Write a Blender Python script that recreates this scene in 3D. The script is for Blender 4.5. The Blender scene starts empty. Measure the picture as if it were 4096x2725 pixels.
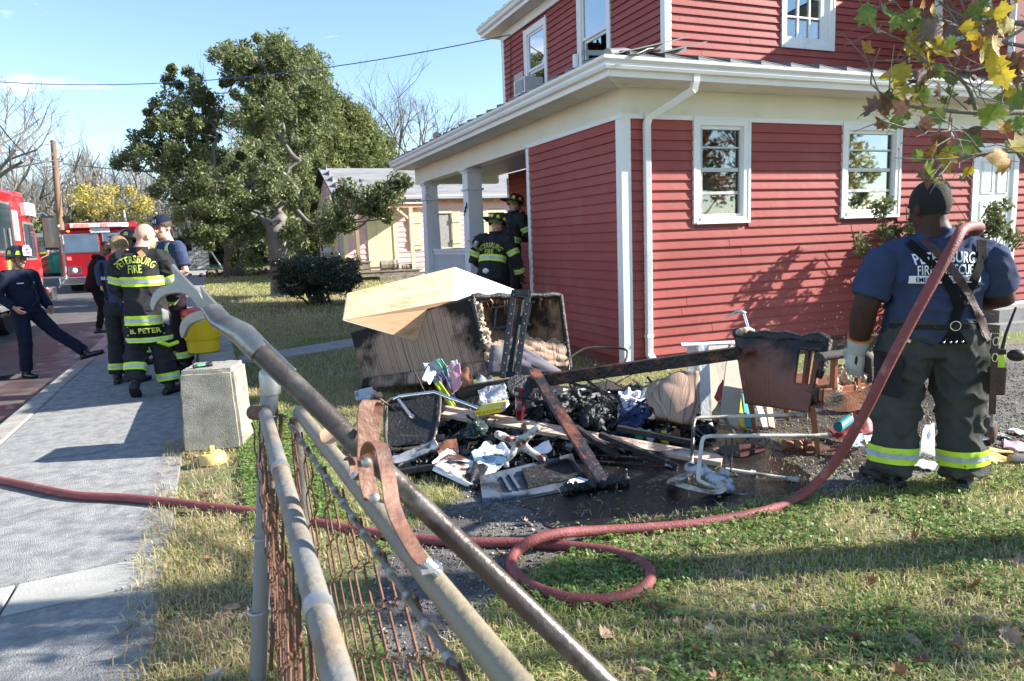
import bpy, bmesh, math, random
import numpy as np
from mathutils import Vector, Matrix, noise
from mathutils.bvhtree import BVHTree
random.seed(7); np.random.seed(7)
R = math.radians
C = bpy.context.scene.collection
SC = bpy.context.scene
# ------------------------------------------------------------------ camera
YAW, PITCH, ROLL, FPX, CAMH = R(22.23), R(8.0), R(2.19), 2865.0, 1.55
CF = Vector((math.sin(YAW)*math.cos(PITCH), math.cos(YAW)*math.cos(PITCH), -math.sin(PITCH)))
_r0 = Vector((math.cos(YAW), -math.sin(YAW), 0)); _u0 = _r0.cross(CF)
CR = _r0*math.cos(ROLL) - _u0*math.sin(ROLL)
CU = _u0*math.cos(ROLL) + _r0*math.sin(ROLL)
CP = Vector((0, 0, CAMH))
cam_data = bpy.data.cameras.new('camera'); cam = bpy.data.objects.new('camera', cam_data); C.objects.link(cam)
cam.matrix_world = Matrix(((CR.x, CU.x, -CF.x, 0), (CR.y, CU.y, -CF.y, 0), (CR.z, CU.z, -CF.z, CAMH), (0, 0, 0, 1)))
cam_data.sensor_width = 36; cam_data.lens = 36*FPX/4096
cam_data.clip_start = 0.05; cam_data.clip_end = 1500
cam_data.dof.use_dof = True; cam_data.dof.focus_distance = 6.0; cam_data.dof.aperture_fstop = 9
SC.camera = cam
# ------------------------------------------------------------------ light
EL, AZ = R(29), R(19)
SUN = Vector((math.cos(AZ)*math.cos(EL), -math.sin(AZ)*math.cos(EL), math.sin(EL)))
sl = bpy.data.lights.new('sun', 'SUN'); sl.energy = 5.0; sl.angle = R(0.55); sl.color = (1.0, 0.945, 0.86)
so = bpy.data.objects.new('sun', sl); C.objects.link(so)
so.rotation_euler = SUN.to_track_quat('Z', 'Y').to_euler(); so.location = (20, -10, 20)
W = bpy.data.worlds.new('World'); SC.world = W; W.use_nodes = True
wn = W.node_tree.nodes; wl = W.node_tree.links; wn.clear()
sky = wn.new('ShaderNodeTexSky'); sky.sky_type = 'NISHITA'; sky.sun_disc = False
sky.sun_elevation = EL; sky.sun_rotation = math.atan2(SUN.x, SUN.y)
sky.air_density = 1.0; sky.dust_density = 0.0; sky.ozone_density = 2.5
bg = wn.new('ShaderNodeBackground'); bg.inputs[1].default_value = 0.10
tc = wn.new('ShaderNodeTexCoord')
mp = wn.new('ShaderNodeMapping'); mp.inputs['Scale'].default_value = (1, 1, 4.2); mp.inputs['Location'].default_value = (0.31, 0.2, 0.0)
nz = wn.new('ShaderNodeTexNoise'); nz.inputs['Scale'].default_value = 4.2; nz.inputs['Detail'].default_value = 6; nz.inputs['Roughness'].default_value = .52
cr = wn.new('ShaderNodeValToRGB'); cr.color_ramp.elements[0].position = .63; cr.color_ramp.elements[1].position = .74
mx = wn.new('ShaderNodeMix'); mx.data_type = 'RGBA'; mx.inputs[7].default_value = (6.2, 6.4, 6.6, 1)
wo = wn.new('ShaderNodeOutputWorld')
wl.new(tc.outputs['Generated'], mp.inputs[0]); wl.new(mp.outputs[0], nz.inputs['Vector']); wl.new(nz.outputs[0], cr.inputs[0])
wl.new(cr.outputs[0], mx.inputs[0]); wl.new(sky.outputs[0], mx.inputs[6]); wl.new(mx.outputs[2], bg.inputs[0]); wl.new(bg.outputs[0], wo.inputs[0])
vs = SC.view_settings; vs.view_transform = 'Standard'; vs.look = 'None'; vs.exposure = 1.55; vs.gamma = 1; vs.use_curve_mapping = False
SC.cycles.max_bounces = 8; SC.cycles.transparent_max_bounces = 24
# ------------------------------------------------------------------ pixel -> place (pixels of a 2357 x 1568 view)
FP, PW, PH = FPX*2357/4096, 2357/2, 2725*2357/4096/2
def ray(px, py): return CR*((px-PW)/FP) - CU*((py-PH)/FP) + CF
def G(px, py, z=0.0):
 d = ray(px, py); return CP + d*((z-CAMH)/d.z)
def PXp(px, py, x):
 d = ray(px, py); return CP + d*(x/d.x)
def PYp(px, py, y):
 d = ray(px, py); return CP + d*(y/d.y)
def AT(px, py, dep): return CP + ray(px, py)*dep
def gz(y): return 0.025*max(0.0, y-13)
def GG(px, py):
 d = ray(px, py); t = 0.5
 while t < 400:
  p = CP + d*t
  if p.z <= gz(p.y): return p
  t *= 1.004
 return p
# ------------------------------------------------------------------ objects
def wloc(o):
 v = Vector((0, 0, 0))
 while o: v = v + o.location; o = o.parent
 return v
def tag(o, label=None, cat=None, group=None, kind=None):
 if label: o['label'] = label
 if cat: o['category'] = cat
 if group: o['group'] = group
 if kind: o['kind'] = kind
 return o
def thing(name, label, cat, loc=(0, 0, 0), rz=0.0, group=None):
 o = bpy.data.objects.new(name, None); C.objects.link(o); o.location = loc; o.rotation_euler = (0, 0, rz)
 o.empty_display_size = .1
 return tag(o, label, cat, group)
def link(name, me, parent=None):
 o = bpy.data.objects.new(name, me); C.objects.link(o)
 if parent: o.parent = parent
 return o
def dup(o, parent=None, loc=None, rot=None, label=None):
 c = o.copy(); C.objects.link(c); c.parent = parent
 if loc is not None: c.location = loc
 if rot is not None: c.rotation_euler = rot
 if label: c['label'] = label
 for ch in list(o.children): dup(ch, c)
 return c
def frame_of(d, side=None):
 d = d.normalized()
 s = side if side is not None else (Vector((0, 0, 1)) if abs(d.z) < .9 else Vector((1, 0, 0)))
 a = s - d*s.dot(d)
 if a.length < 1e-6: a = Vector((0, 1, 0)) - d*d.y
 a.normalize(); return a, d.cross(a)
class MB:
 def __init__(s): s.v = []; s.f = []; s.mi = []; s.cur = 0
 def add(s, vs, fs):
  b = len(s.v); s.v += [tuple(v) for v in vs]
  s.f += [tuple(i+b for i in f) for f in fs]; s.mi += [s.cur]*len(fs); return s
 def hexa(s, p): return s.add(p, [(0, 3, 2, 1), (4, 5, 6, 7), (0, 1, 5, 4), (1, 2, 6, 5), (2, 3, 7, 6), (3, 0, 4, 7)])
 def box(s, lo, hi):
  (a, b, c), (d, e, f) = lo, hi
  return s.hexa([(a, b, c), (d, b, c), (d, e, c), (a, e, c), (a, b, f), (d, b, f), (d, e, f), (a, e, f)])
 def obox(s, c, sz, M=None):          # box of size sz centred on c, axes given by the 3x3 matrix M
  h = [x/2 for x in sz]; M = M or Matrix.Identity(3); c = Vector(c)
  return s.hexa([c + M @ Vector((x*h[0], y*h[1], z*h[2])) for z in (-1, 1) for x, y in ((-1, -1), (1, -1), (1, 1), (-1, 1))])
 def plank(s, a, b, w, t, up=None):   # bar from a to b, width w across, thickness t along up
  a = Vector(a); b = Vector(b); d = b-a; n, sd = frame_of(d, Vector(up) if up is not None else None)
  p = [q + sd*(x*w/2) + n*(y*t/2) for q in (a, b) for x, y in ((-1, -1), (1, -1), (1, 1), (-1, 1))]
  return s.hexa(p)
 def tube(s, pts, r, n=8, caps=True, side=None, closed=False):   # r: number, list, or list of (r along side, r across)
  pts = [Vector(p) for p in pts]; m = len(pts)
  rr = r if isinstance(r, (list, tuple)) else [r]*m
  rr = [q if isinstance(q, (list, tuple)) else (q, q) for q in rr]
  vs = []; prev = side if side is None else Vector(side)
  for i, p in enumerate(pts):
   if closed: d = pts[(i+1) % m]-pts[i-1]
   else: d = pts[min(i+1, m-1)]-pts[max(i-1, 0)]
   if d.length < 1e-9: d = Vector((0, 0, 1))
   a, b = frame_of(d, prev)
   if side is None: prev = a
   for k in range(n):
    t = 2*math.pi*k/n; vs.append(p + a*(math.cos(t)*rr[i][0]) + b*(math.sin(t)*rr[i][1]))
  fs = [(i*n+k, i*n+(k+1) % n, (i+1)*n+(k+1) % n, (i+1)*n+k) for i in range(m-1) for k in range(n)]
  if closed: fs += [((m-1)*n+k, (m-1)*n+(k+1) % n, (k+1) % n, k) for k in range(n)]
  elif caps: fs += [tuple(range(n-1, -1, -1)), tuple(range((m-1)*n, m*n))]
  return s.add(vs, fs)
 def lathe(s, prof, n=16, c=(0, 0, 0), M=None, caps=True):       # profile of (r, z)
  c = Vector(c); M = M or Matrix.Identity(3); vs = []
  for r, z in prof:
   for k in range(n):
    t = 2*math.pi*k/n; vs.append(c + M @ Vector((r*math.cos(t), r*math.sin(t), z)))
  m = len(prof)
  fs = [(i*n+k, i*n+(k+1) % n, (i+1)*n+(k+1) % n, (i+1)*n+k) for i in range(m-1) for k in range(n)]
  if caps: fs += [tuple(range(n-1, -1, -1)), tuple(range((m-1)*n, m*n))]
  return s.add(vs, fs)
 def prism(s, poly, vec):             # closed outline of 3-D points pushed along vec
  poly = [Vector(p) for p in poly]; n = len(poly); vec = Vector(vec)
  return s.add(poly + [p+vec for p in poly], [tuple(range(n-1, -1, -1)), tuple(range(n, 2*n))] + [(i, (i+1) % n, n+(i+1) % n, n+i) for i in range(n)])
 def sheet(s, P, t=0.0):              # grid of points P[i][j]; with thickness t
  nu, nv = len(P), len(P[0]); vs = [Vector(p) for row in P for p in row]
  q = [(i*nv+j, i*nv+j+1, (i+1)*nv+j+1, (i+1)*nv+j) for i in range(nu-1) for j in range(nv-1)]
  if t == 0: return s.add(vs, q)
  nr = []
  for i in range(nu):
   for j in range(nv):
    a = Vector(P[min(i+1, nu-1)][j])-Vector(P[max(i-1, 0)][j]); b = Vector(P[i][min(j+1, nv-1)])-Vector(P[i][max(j-1, 0)])
    n_ = a.cross(b); nr.append(n_.normalized() if n_.length > 1e-12 else Vector((0, 0, 1)))
  N = nu*nv; vs2 = [v+n_*t for v, n_ in zip(vs, nr)]
  fs = [tuple(reversed(f)) for f in q] + [tuple(i+N for i in f) for f in q]
  bd = [(0, j) for j in range(nv)] + [(i, nv-1) for i in range(1, nu)] + [(nu-1, j) for j in range(nv-2, -1, -1)] + [(i, 0) for i in range(nu-2, 0, -1)]
  ix = [i*nv+j for i, j in bd]
  fs += [(ix[k], ix[(k+1) % len(ix)], ix[(k+1) % len(ix)]+N, ix[k]+N) for k in range(len(ix))]
  return s.add(vs+vs2, fs)
 def ball(s, c, r, n=10, M=None):
  r = r if isinstance(r, (tuple, list)) else (r, r, r); c = Vector(c); M = M or Matrix.Identity(3); m = max(4, n//2+1); vs = []
  for i in range(m):
   ph = math.pi*(i+.02)/(m-1+.04)
   for k in range(n):
    t = 2*math.pi*k/n; vs.append(c + M @ Vector((r[0]*math.sin(ph)*math.cos(t), r[1]*math.sin(ph)*math.sin(t), -r[2]*math.cos(ph))))
  fs = [(i*n+k, i*n+(k+1) % n, (i+1)*n+(k+1) % n, (i+1)*n+k) for i in range(m-1) for k in range(n)] + [tuple(range(n-1, -1, -1)), tuple(range((m-1)*n, m*n))]
  return s.add(vs, fs)
 def mesh(s, name, mats, off=None, smooth=None):
  me = bpy.data.meshes.new(name)
  v = [(x-off.x, y-off.y, z-off.z) for x, y, z in s.v] if off is not None else s.v
  me.from_pydata(v, [], s.f)
  for m in (mats if isinstance(mats, (list, tuple)) else [mats]): me.materials.append(m)
  if max(s.mi or [0]) > 0: me.polygons.foreach_set('material_index', s.mi)
  if smooth:
   me.polygons.foreach_set('use_smooth', [True]*len(s.f)); me.set_sharp_from_angle(angle=R(smooth))
  me.update(); return me
 def build(s, name, mats, parent=None, smooth=None, bevel=0, local=False):
  off = None if (local or parent is None) else wloc(parent)
  o = link(name, s.mesh(name, mats, off, smooth), parent)
  if bevel:
   b = o.modifiers.new('bevel', 'BEVEL'); b.width = bevel; b.segments = 2; b.limit_method = 'ANGLE'; b.angle_limit = R(40)
  return o
def top(o, at=None):      # move a mesh thing's origin to its base
 me = o.data; n = len(me.vertices); co = np.empty(n*3, np.float32); me.vertices.foreach_get('co', co); co = co.reshape(-1, 3)
 b = Vector(((co[:, 0].min()+co[:, 0].max())/2, (co[:, 1].min()+co[:, 1].max())/2, co[:, 2].min())) if at is None else Vector(at)
 me.vertices.foreach_set('co', (co-np.array(b, np.float32)).ravel()); o.location = b; me.update(); return o
def npmesh(name, v, f, mats, parent=None, attrs=None, mi=None, smooth=False):   # fast mesh from arrays; f has 3 or 4 columns
 v = np.asarray(v, np.float32); f = np.asarray(f, np.int32); me = bpy.data.meshes.new(name); k = f.shape[1]
 me.vertices.add(len(v)); me.vertices.foreach_set('co', v.ravel()); me.loops.add(f.size); me.loops.foreach_set('vertex_index', f.ravel())
 me.polygons.add(len(f)); me.polygons.foreach_set('loop_start', np.arange(len(f), dtype=np.int32)*k)
 if mi is not None: me.polygons.foreach_set('material_index', np.asarray(mi, np.int32))
 if smooth: me.polygons.foreach_set('use_smooth', np.ones(len(f), bool))
 for nm, val in (attrs or {}).items():
  a = me.attributes.new(nm, 'FLOAT', 'FACE'); a.data.foreach_set('value', np.asarray(val, np.float32))
 for m in (mats if isinstance(mats, (list, tuple)) else [mats]): me.materials.append(m)
 me.update(calc_edges=True); me.validate()
 return link(name, me, parent)
# ------------------------------------------------------------------ materials
def mat(name, col, rough=.6, var=.12, scale=6, bump=0, bscale=60, metal=0, spec=.5, col2=None, mask=(.45, .6), mscale=3, stretch=(1, 1, 1), trans=0, coat=0, rvar=0, detail=5, objrand=0.0):
 m = bpy.data.materials.new(name); m.use_nodes = True; nt = m.node_tree; n = nt.nodes; l = nt.links; b = n['Principled BSDF']
 tc = n.new('ShaderNodeTexCoord'); mp = n.new('ShaderNodeMapping'); mp.inputs['Scale'].default_value = stretch; l.new(tc.outputs['Object'], mp.inputs[0])
 vec = mp.outputs[0]
 nz = n.new('ShaderNodeTexNoise'); nz.inputs['Scale'].default_value = scale; nz.inputs['Detail'].default_value = detail; l.new(vec, nz.inputs['Vector'])
 hsv = n.new('ShaderNodeHueSaturation'); hsv.inputs['Color'].default_value = (*col, 1)
 mr = n.new('ShaderNodeMapRange'); mr.inputs[1].default_value = .25; mr.inputs[2].default_value = .75; mr.inputs[3].default_value = 1-var; mr.inputs[4].default_value = 1+var
 l.new(nz.outputs[0], mr.inputs[0]); v = mr.outputs[0]
 if objrand:
  oi = n.new('ShaderNodeObjectInfo'); m2 = n.new('ShaderNodeMapRange'); m2.inputs[3].default_value = 1-objrand; m2.inputs[4].default_value = 1+objrand
  l.new(oi.outputs['Random'], m2.inputs[0]); mm = n.new('ShaderNodeMath'); mm.operation = 'MULTIPLY'; l.new(v, mm.inputs[0]); l.new(m2.outputs[0], mm.inputs[1]); v = mm.outputs[0]
 l.new(v, hsv.inputs['Value']); out = hsv.outputs[0]
 if col2 is not None:
  n2 = n.new('ShaderNodeTexNoise'); n2.inputs['Scale'].default_value = mscale; n2.inputs['Detail'].default_value = 6; n2.inputs['Roughness'].default_value = .62; l.new(vec, n2.inputs['Vector'])
  r2 = n.new('ShaderNodeMapRange'); r2.inputs[1].default_value = mask[0]; r2.inputs[2].default_value = mask[1]; l.new(n2.outputs[0], r2.inputs[0])
  mx = n.new('ShaderNodeMix'); mx.data_type = 'RGBA'; mx.inputs[7].default_value = (*col2, 1); l.new(r2.outputs[0], mx.inputs[0]); l.new(out, mx.inputs[6]); out = mx.outputs[2]
 l.new(out, b.inputs['Base Color'])
 b.inputs['Roughness'].default_value = rough; b.inputs['Metallic'].default_value = metal; b.inputs['Specular IOR Level'].default_value = spec
 b.inputs['Transmission Weight'].default_value = trans; b.inputs['Coat Weight'].default_value = coat
 if rvar:
  m3 = n.new('ShaderNodeMapRange'); m3.inputs[1].default_value = .3; m3.inputs[2].default_value = .7; m3.inputs[3].default_value = max(.02, rough-rvar); m3.inputs[4].default_value = min(1, rough+rvar)
  l.new(nz.outputs[0], m3.inputs[0]); l.new(m3.outputs[0], b.inputs['Roughness'])
 if bump:
  nb = n.new('ShaderNodeTexNoise'); nb.inputs['Scale'].default_value = bscale; nb.inputs['Detail'].default_value = 4; l.new(vec, nb.inputs['Vector'])
  bp = n.new('ShaderNodeBump'); bp.inputs['Strength'].default_value = bump; bp.inputs['Distance'].default_value = .02; l.new(nb.outputs[0], bp.inputs['Height']); l.new(bp.outputs[0], b.inputs['Normal'])
 return m
def ramp_mat(name, stops, attr='rnd', rough=.6, sub=0.0, spec=.4):     # colour picked by a per-face attribute (leaf, blade, pebble)
 m = bpy.data.materials.new(name); m.use_nodes = True; n = m.node_tree.nodes; l = m.node_tree.links; b = n['Principled BSDF']
 a = n.new('ShaderNodeAttribute'); a.attribute_name = attr; cr = n.new('ShaderNodeValToRGB'); e = cr.color_ramp.elements
 while len(e) < len(stops): e.new(.5)
 for i, (p, c) in enumerate(stops): e[i].position = p; e[i].color = (*c, 1)
 l.new(a.outputs['Fac'], cr.inputs[0]); l.new(cr.outputs[0], b.inputs['Base Color']); b.inputs['Roughness'].default_value = rough; b.inputs['Specular IOR Level'].default_value = spec
 if sub:
  t = n.new('ShaderNodeBsdfTranslucent'); l.new(cr.outputs[0], t.inputs[0]); ms = n.new('ShaderNodeMixShader'); ms.inputs[0].default_value = sub
  l.new(b.outputs[0], ms.inputs[1]); l.new(t.outputs[0], ms.inputs[2]); l.new(ms.outputs[0], n['Material Output'].inputs[0])
 return m
def glass_mat(name, refl=.35, tint=(.9, .95, .95), rough=.02):
 m = bpy.data.materials.new(name); m.use_nodes = True; n = m.node_tree.nodes; l = m.node_tree.links; n.remove(n['Principled BSDF'])
 g = n.new('ShaderNodeBsdfGlossy'); g.inputs[1].default_value = rough; t = n.new('ShaderNodeBsdfTransparent'); t.inputs[0].default_value = (*tint, 1)
 ly = n.new('ShaderNodeLayerWeight'); ly.inputs[0].default_value = .5; mr = n.new('ShaderNodeMapRange'); mr.inputs[3].default_value = refl; mr.inputs[4].default_value = 1
 l.new(ly.outputs['Facing'], mr.inputs[0]); mr.inputs[1].default_value = .2
 ms = n.new('ShaderNodeMixShader'); l.new(mr.outputs[0], ms.inputs[0]); l.new(t.outputs[0], ms.inputs[1]); l.new(g.outputs[0], ms.inputs[2]); l.new(ms.outputs[0], n['Material Output'].inputs[0])
 return m
def emit_mat(name, col, st):
 m = bpy.data.materials.new(name); m.use_nodes = True; b = m.node_tree.nodes['Principled BSDF']; b.inputs['Base Color'].default_value = (*col, 1)
 b.inputs['Emission Color'].default_value = (*col, 1); b.inputs['Emission Strength'].default_value = st; return m
white = mat('white paint', (.76, .77, .78), .45, .05, 3, .05, 40, col2=(.55, .52, .47), mask=(.62, .85), mscale=2.5)
oldwhite = mat('weathered white paint', (.74, .75, .76), .55, .07, 5, .25, 30, col2=(.42, .40, .37), mask=(.6, .68), mscale=9, stretch=(1, 1, .5))
cream = mat('cream trim', (.72, .70, .60), .5, .05, 2, .04, 30, col2=(.55, .50, .40), mask=(.6, .9))
siding = mat('red vinyl siding', (.325, .082, .074), .55, .10, 1.3, .10, 14, spec=.12, objrand=.07, col2=(.36, .12, .108), mask=(.52, .75), mscale=1.6)
siding_up = siding
black = mat('black', (.012, .012, .013), .6, .2, 8)
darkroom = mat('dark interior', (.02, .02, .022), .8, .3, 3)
glass = glass_mat('window glass', .2, (.75, .8, .8))
glass_dark = glass_mat('dark window glass', .16)
chrome = mat('chrome', (.75, .75, .76), .18, .05, 5, metal=1)
galv = mat('galvanised steel', (.42, .42, .41), .45, .2, 9, .1, 60, metal=.75, rvar=.15)
concrete = mat('concrete', (.36, .345, .32), .9, .16, 3, .6, 130, col2=(.20, .19, .17), mask=(.5, .75), mscale=7, detail=8)
char = mat('charred wood', (.018, .016, .016), .55, .5, 20, .6, 40, col2=(.09, .08, .075), mask=(.58, .72), mscale=16)
# ------------------------------------------------------------------ ground, road, pavement
soil = mat('lawn soil', (.19, .165, .085), .95, .35, 1.2, .8, 35, col2=(.11, .14, .04), mask=(.42, .58), mscale=.9, detail=9)
g = MB(); ys = [-60, -6, 0, 6, 13, 20, 30, 50, 90, 400]; xs = [-300, -60, -12, -1.99, -.36, -.1, 4, 12, 60, 300]
g.sheet([[(x, y, gz(y) + (-.16 if x <= -1.99 else -.03 if x < -.2 else 0)) for y in ys] for x in xs])
gr = g.build('ground', soil); tag(gr, kind='structure')
me = gr.data
if me.polygons[0].normal.z < 0: me.flip_normals()
asph = mat('road asphalt', (.085, .082, .083), .85, .25, 2.2, .5, 160, col2=(.13, .12, .11), mask=(.45, .7), mscale=.7, detail=9)
g = MB(); g.sheet([[(x, y, gz(y)-.125 + .004*((x+6)/4)) for y in ys[:-1]] for x in (-2.05, -6, -9.5)])
o = g.build('road', asph); tag(o, kind='structure')
if o.data.polygons[0].normal.z < 0: o.data.flip_normals()
wet = mat('wet gutter silt', (.12, .095, .075), .6, .4, 3, .3, 70, col2=(.05, .04, .036), mask=(.4, .6), mscale=2, rvar=.3)
g = MB(); n = 40; L = []; Q = []
for i in range(n):
 y = 4+i*.36; L.append((-2.06, y, gz(y)-.119)); Q.append((-2.75-.22*noise.noise((y*.8, 0, 3)), y, gz(y)-.119))
g.sheet([L, Q]); o = g.build('gutter_silt', wet); tag(o, kind='structure')
if o.data.polygons[0].normal.z < 0: o.data.flip_normals()
pud = mat('puddle water', (.02, .02, .024), .03, .1, 3, spec=.9)
def blotch(name, c, rx, ry, z, m, seed, n=36, rough=.45):
 g = MB(); pts = []
 for i in range(n):
  t = 2*math.pi*i/n; k = 1+rough*noise.noise((math.cos(t)*1.5, math.sin(t)*1.5, seed)); pts.append((c[0]+rx*k*math.cos(t), c[1]+ry*k*math.sin(t), z))
 g.add([(c[0], c[1], z)]+pts, [(0, 1+i, 1+(i+1) % n) for i in range(n)]); o = g.build(name, m); tag(o, kind='structure'); return o
for k, (px, py, rx, ry) in enumerate(((120, 812, .2, .55), (25, 868, .28, .22), (150, 768, .16, .5))):
 p = G(px, py, -.12); blotch('puddle', p, rx, ry, -.1145, pud, k*3.3)
walk = mat('pavement concrete', (.35, .345, .33), .92, .22, 34, .9, 150, col2=(.215, .215, .22), mask=(.42, .66), mscale=9, detail=12, objrand=.05)
patchm = mat('pavement patch', (.37, .36, .33), .9, .1, 2, .2, 60, col2=(.27, .26, .23), mask=(.5, .7), mscale=4)
bed = MB(); bed.box((-1.82, -4, -.2), (-.33, 60, -.034)); pav = bed.build('pavement', mat('joint dirt', (.07, .065, .04), .95, .4, 6), None); tag(pav, kind='structure')
joints = [-4, -1.4, .5, 2.02, 3.6, 3.95, 6.40, 8.6, 10.75, 12.6, 14.5, 16.4, 18.3, 20.2, 22.1, 24, 26, 28, 30, 32, 36, 40, 46, 52, 60]
for a, b in zip(joints[:-1], joints[1:]):
 s = MB(); e = .009; dz = random.uniform(-.003, .003); sk = .10
 for (x0, x1, m) in ((-1.80, -.36, walk),) if a != 3.6 else ((-1.80, -1.02, patchm), (-1.005, -.36, patchm)):
  q = MB(); A = [(x0, a+e+sk*(x0+1), gz(a)+dz), (x1, a+e+sk*(x1+1), gz(a)+dz), (x1, b-e+sk*(x1+1), gz(b)+dz), (x0, b-e+sk*(x0+1), gz(b)+dz)]
  q.hexa([(x, y, z-.1) for x, y, z in A]+A); q.build('slab', m, pav, bevel=.006)
crk = mat('crack shadow', (.05, .048, .042), .95)
for P_ in ([(-1.78, 4.9), (-1.5, 5.05), (-1.25, 4.98), (-1.0, 5.12)], [(-.38, 7.3), (-.6, 7.45), (-.9, 7.38), (-1.2, 7.55), (-1.5, 7.5)], [(-.4, 3.3), (-.62, 3.05), (-.7, 2.7), (-.95, 2.45)], [(-1.75, 3.1), (-1.5, 2.95), (-1.3, 3.05), (-1.1, 2.9)]):
 w = MB(); q = []
 for (a, b), (c, d) in zip(P_[:-1], P_[1:]): q += [(a+(c-a)*k/6+random.gauss(0, .008), b+(d-b)*k/6+random.gauss(0, .008)) for k in range(6)]
 w.sheet([[(x, y-.0035*random.uniform(.4, 1), .004), (x, y+.0035*random.uniform(.4, 1), .004)] for x, y in q]); w.build('crack', crk, pav)
kerbm = mat('kerb concrete', (.36, .34, .30), .9, .15, 2, .5, 120, col2=(.22, .2, .16), mask=(.45, .7), mscale=6, objrand=.05)
kb = MB(); kb.box((-2.03, -4, -.3), (-1.84, 60, -.05)); kerb = kb.build('kerb', kerbm); tag(kerb, kind='structure')
y = -4
while y < 60:
 q = MB(); z0, z1 = gz(y), gz(y+2.4); q.hexa([(-2.045, y+.006, z0-.16), (-1.815, y+.006, z0-.16), (-1.815, y+2.394, z1-.16), (-2.045, y+2.394, z1-.16), (-2.02, y+.006, z0), (-1.815, y+.006, z0+.002), (-1.815, y+2.394, z1+.002), (-2.02, y+2.394, z1)])
 q.build('kerbstone', kerbm, kerb, bevel=.02); y += 2.4
pa = MB(); P = [G(640, 826), G(812, 803), G(812, 785), G(700, 800), G(640, 808)]
pp = [(0.55, 10.45, .012), (1.75, 11.05, .012), (3.3, 11.9, .012), (4.2, 12.35, .012), (4.2, 13.2, .012), (3.1, 12.7, .012), (1.75, 11.95, .012), (.75, 11.35, .012), (.2, 11.2, .012), (.2, 10.45, .012)]
path = MB().prism([(x, y, z-.08) for x, y, z in pp], (0, 0, .08)).build('path', concrete); tag(path, kind='structure')
gravel = mat('drive gravel', (.17, .155, .14), .9, .4, 22, 1.0, 120, col2=(.085, .078, .072), mask=(.42, .62), mscale=5, detail=10)
def irregular(name, poly, z, m, seed, jit=.12, step=.12):
 pts = []
 for i in range(len(poly)):
  a = Vector(poly[i]).to_2d(); b = Vector(poly[(i+1) % len(poly)]).to_2d(); k = max(1, int((b-a).length/step))
  for j in range(k):
   p = a.lerp(b, j/k); pts.append((p.x+jit*noise.noise((p.x*2.1, p.y*2.1, seed)), p.y+jit*noise.noise((p.x*2.1, p.y*2.1, seed+9)), z))
 bm = bmesh.new(); vs = [bm.verts.new(p) for p in pts]; f = bm.faces.new(vs); bmesh.ops.triangulate(bm, faces=[f])
 for f in bm.faces:
  if f.normal.z < 0: f.normal_flip()
 me = bpy.data.meshes.new(name); bm.to_mesh(me); bm.free(); me.materials.append(m); o = link(name, me); tag(o, kind='structure'); return o, pts
DRIVE = [(.45, 2.3), (1.0, 2.75), (1.9, 3.25), (3.1, 3.05), (4.6, 2.92), (7, 3.3), (14, 4.2), (14, 6.2), (8, 5.8), (4.8, 5.6), (3.5, 5.7), (2.2, 5.2), (1.6, 4.6), (1.35, 4.1), (.9, 3.7), (.5, 3.1)]
irregular('gravel_drive', DRIVE, .004, gravel, 1.0)
burnt = mat('wet burnt ground', (.010, .0095, .0095), .2, .5, 6, .35, 90, col2=(.035, .026, .022), mask=(.54, .66), mscale=4, rvar=.16, spec=.6)
irregular('burnt_ground', [(1.6, 3.35), (2.2, 3.05), (2.9, 3.05), (3.35, 3.3), (3.55, 4.0), (3.7, 5.2), (3.0, 5.8), (1.9, 5.6), (1.5, 4.7), (1.4, 4.0)], .008, burnt, 4.0)
wetg = mat('wet gravel', (.075, .062, .048), .22, .4, 8, .7, 110, col2=(.13, .11, .09), mask=(.45, .6), mscale=7, rvar=.2)
irregular('wet_gravel', [(3.2, 3.3), (3.8, 3.25), (4.6, 3.5), (5.4, 4.0), (6.5, 4.4), (6.2, 5.2), (4.8, 5.2), (3.7, 4.9), (3.4, 4.0)], .006, wetg, 7.0)
blotch('puddle', G(1930, 1035), .28, .1, .0125, pud, 5.5); blotch('puddle', G(1700, 1040), .2, .12, .0125, pud, 8.1)
# ------------------------------------------------------------------ the red house
HX, HY = 4.312, 7.095
house = thing('red_house', 'two storey red sided house with white trim and a corner porch', 'house', (HX, HY, 0))
LAP = .1125
def board(axis, plane, a, b, z, h=LAP, wall=None, out=-1):
 b0, b1 = plane+out*.024, plane+out*.003; w = MB(); bk = plane
 if axis == 'x': P = [(bk, a, z), (b0, a, z), (b0, b, z), (bk, b, z), (bk, a, z+h+.004), (b1, a, z+h+.004), (b1, b, z+h+.004), (bk, b, z+h+.004)]
 else: P = [(a, b0, z), (b, b0, z), (b, bk, z), (a, bk, z), (a, b1, z+h+.004), (b, b1, z+h+.004), (b, bk, z+h+.004), (a, bk, z+h+.004)]
 if axis == 'x': w.hexa(P); w.hexa([(bk, a, z), (b0-.003, a, z), (b0-.003, b, z), (bk, b, z), (bk, a, z+.014), (b0-.002, a, z+.014), (b0-.002, b, z+.014), (bk, b, z+.014)])
 else: w.hexa(P); w.hexa([(a, b0-.003, z), (b, b0-.003, z), (b, bk, z), (a, bk, z), (a, b0-.002, z+.014), (b, b0-.002, z+.014), (b, bk, z+.014), (a, bk, z+.014)])
 return w.build('siding_board', siding, wall)
def run(axis, plane, a, b, z, h, wall):
 if b-a > 1.7 and random.random() < .55:
  m = random.uniform(a+.4, b-.4); board(axis, plane, a, m+.012, z, h, wall); board(axis, plane-.0022, m, b, z, h, wall)
 elif b-a > .03: board(axis, plane, a, b, z, h, wall)
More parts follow.
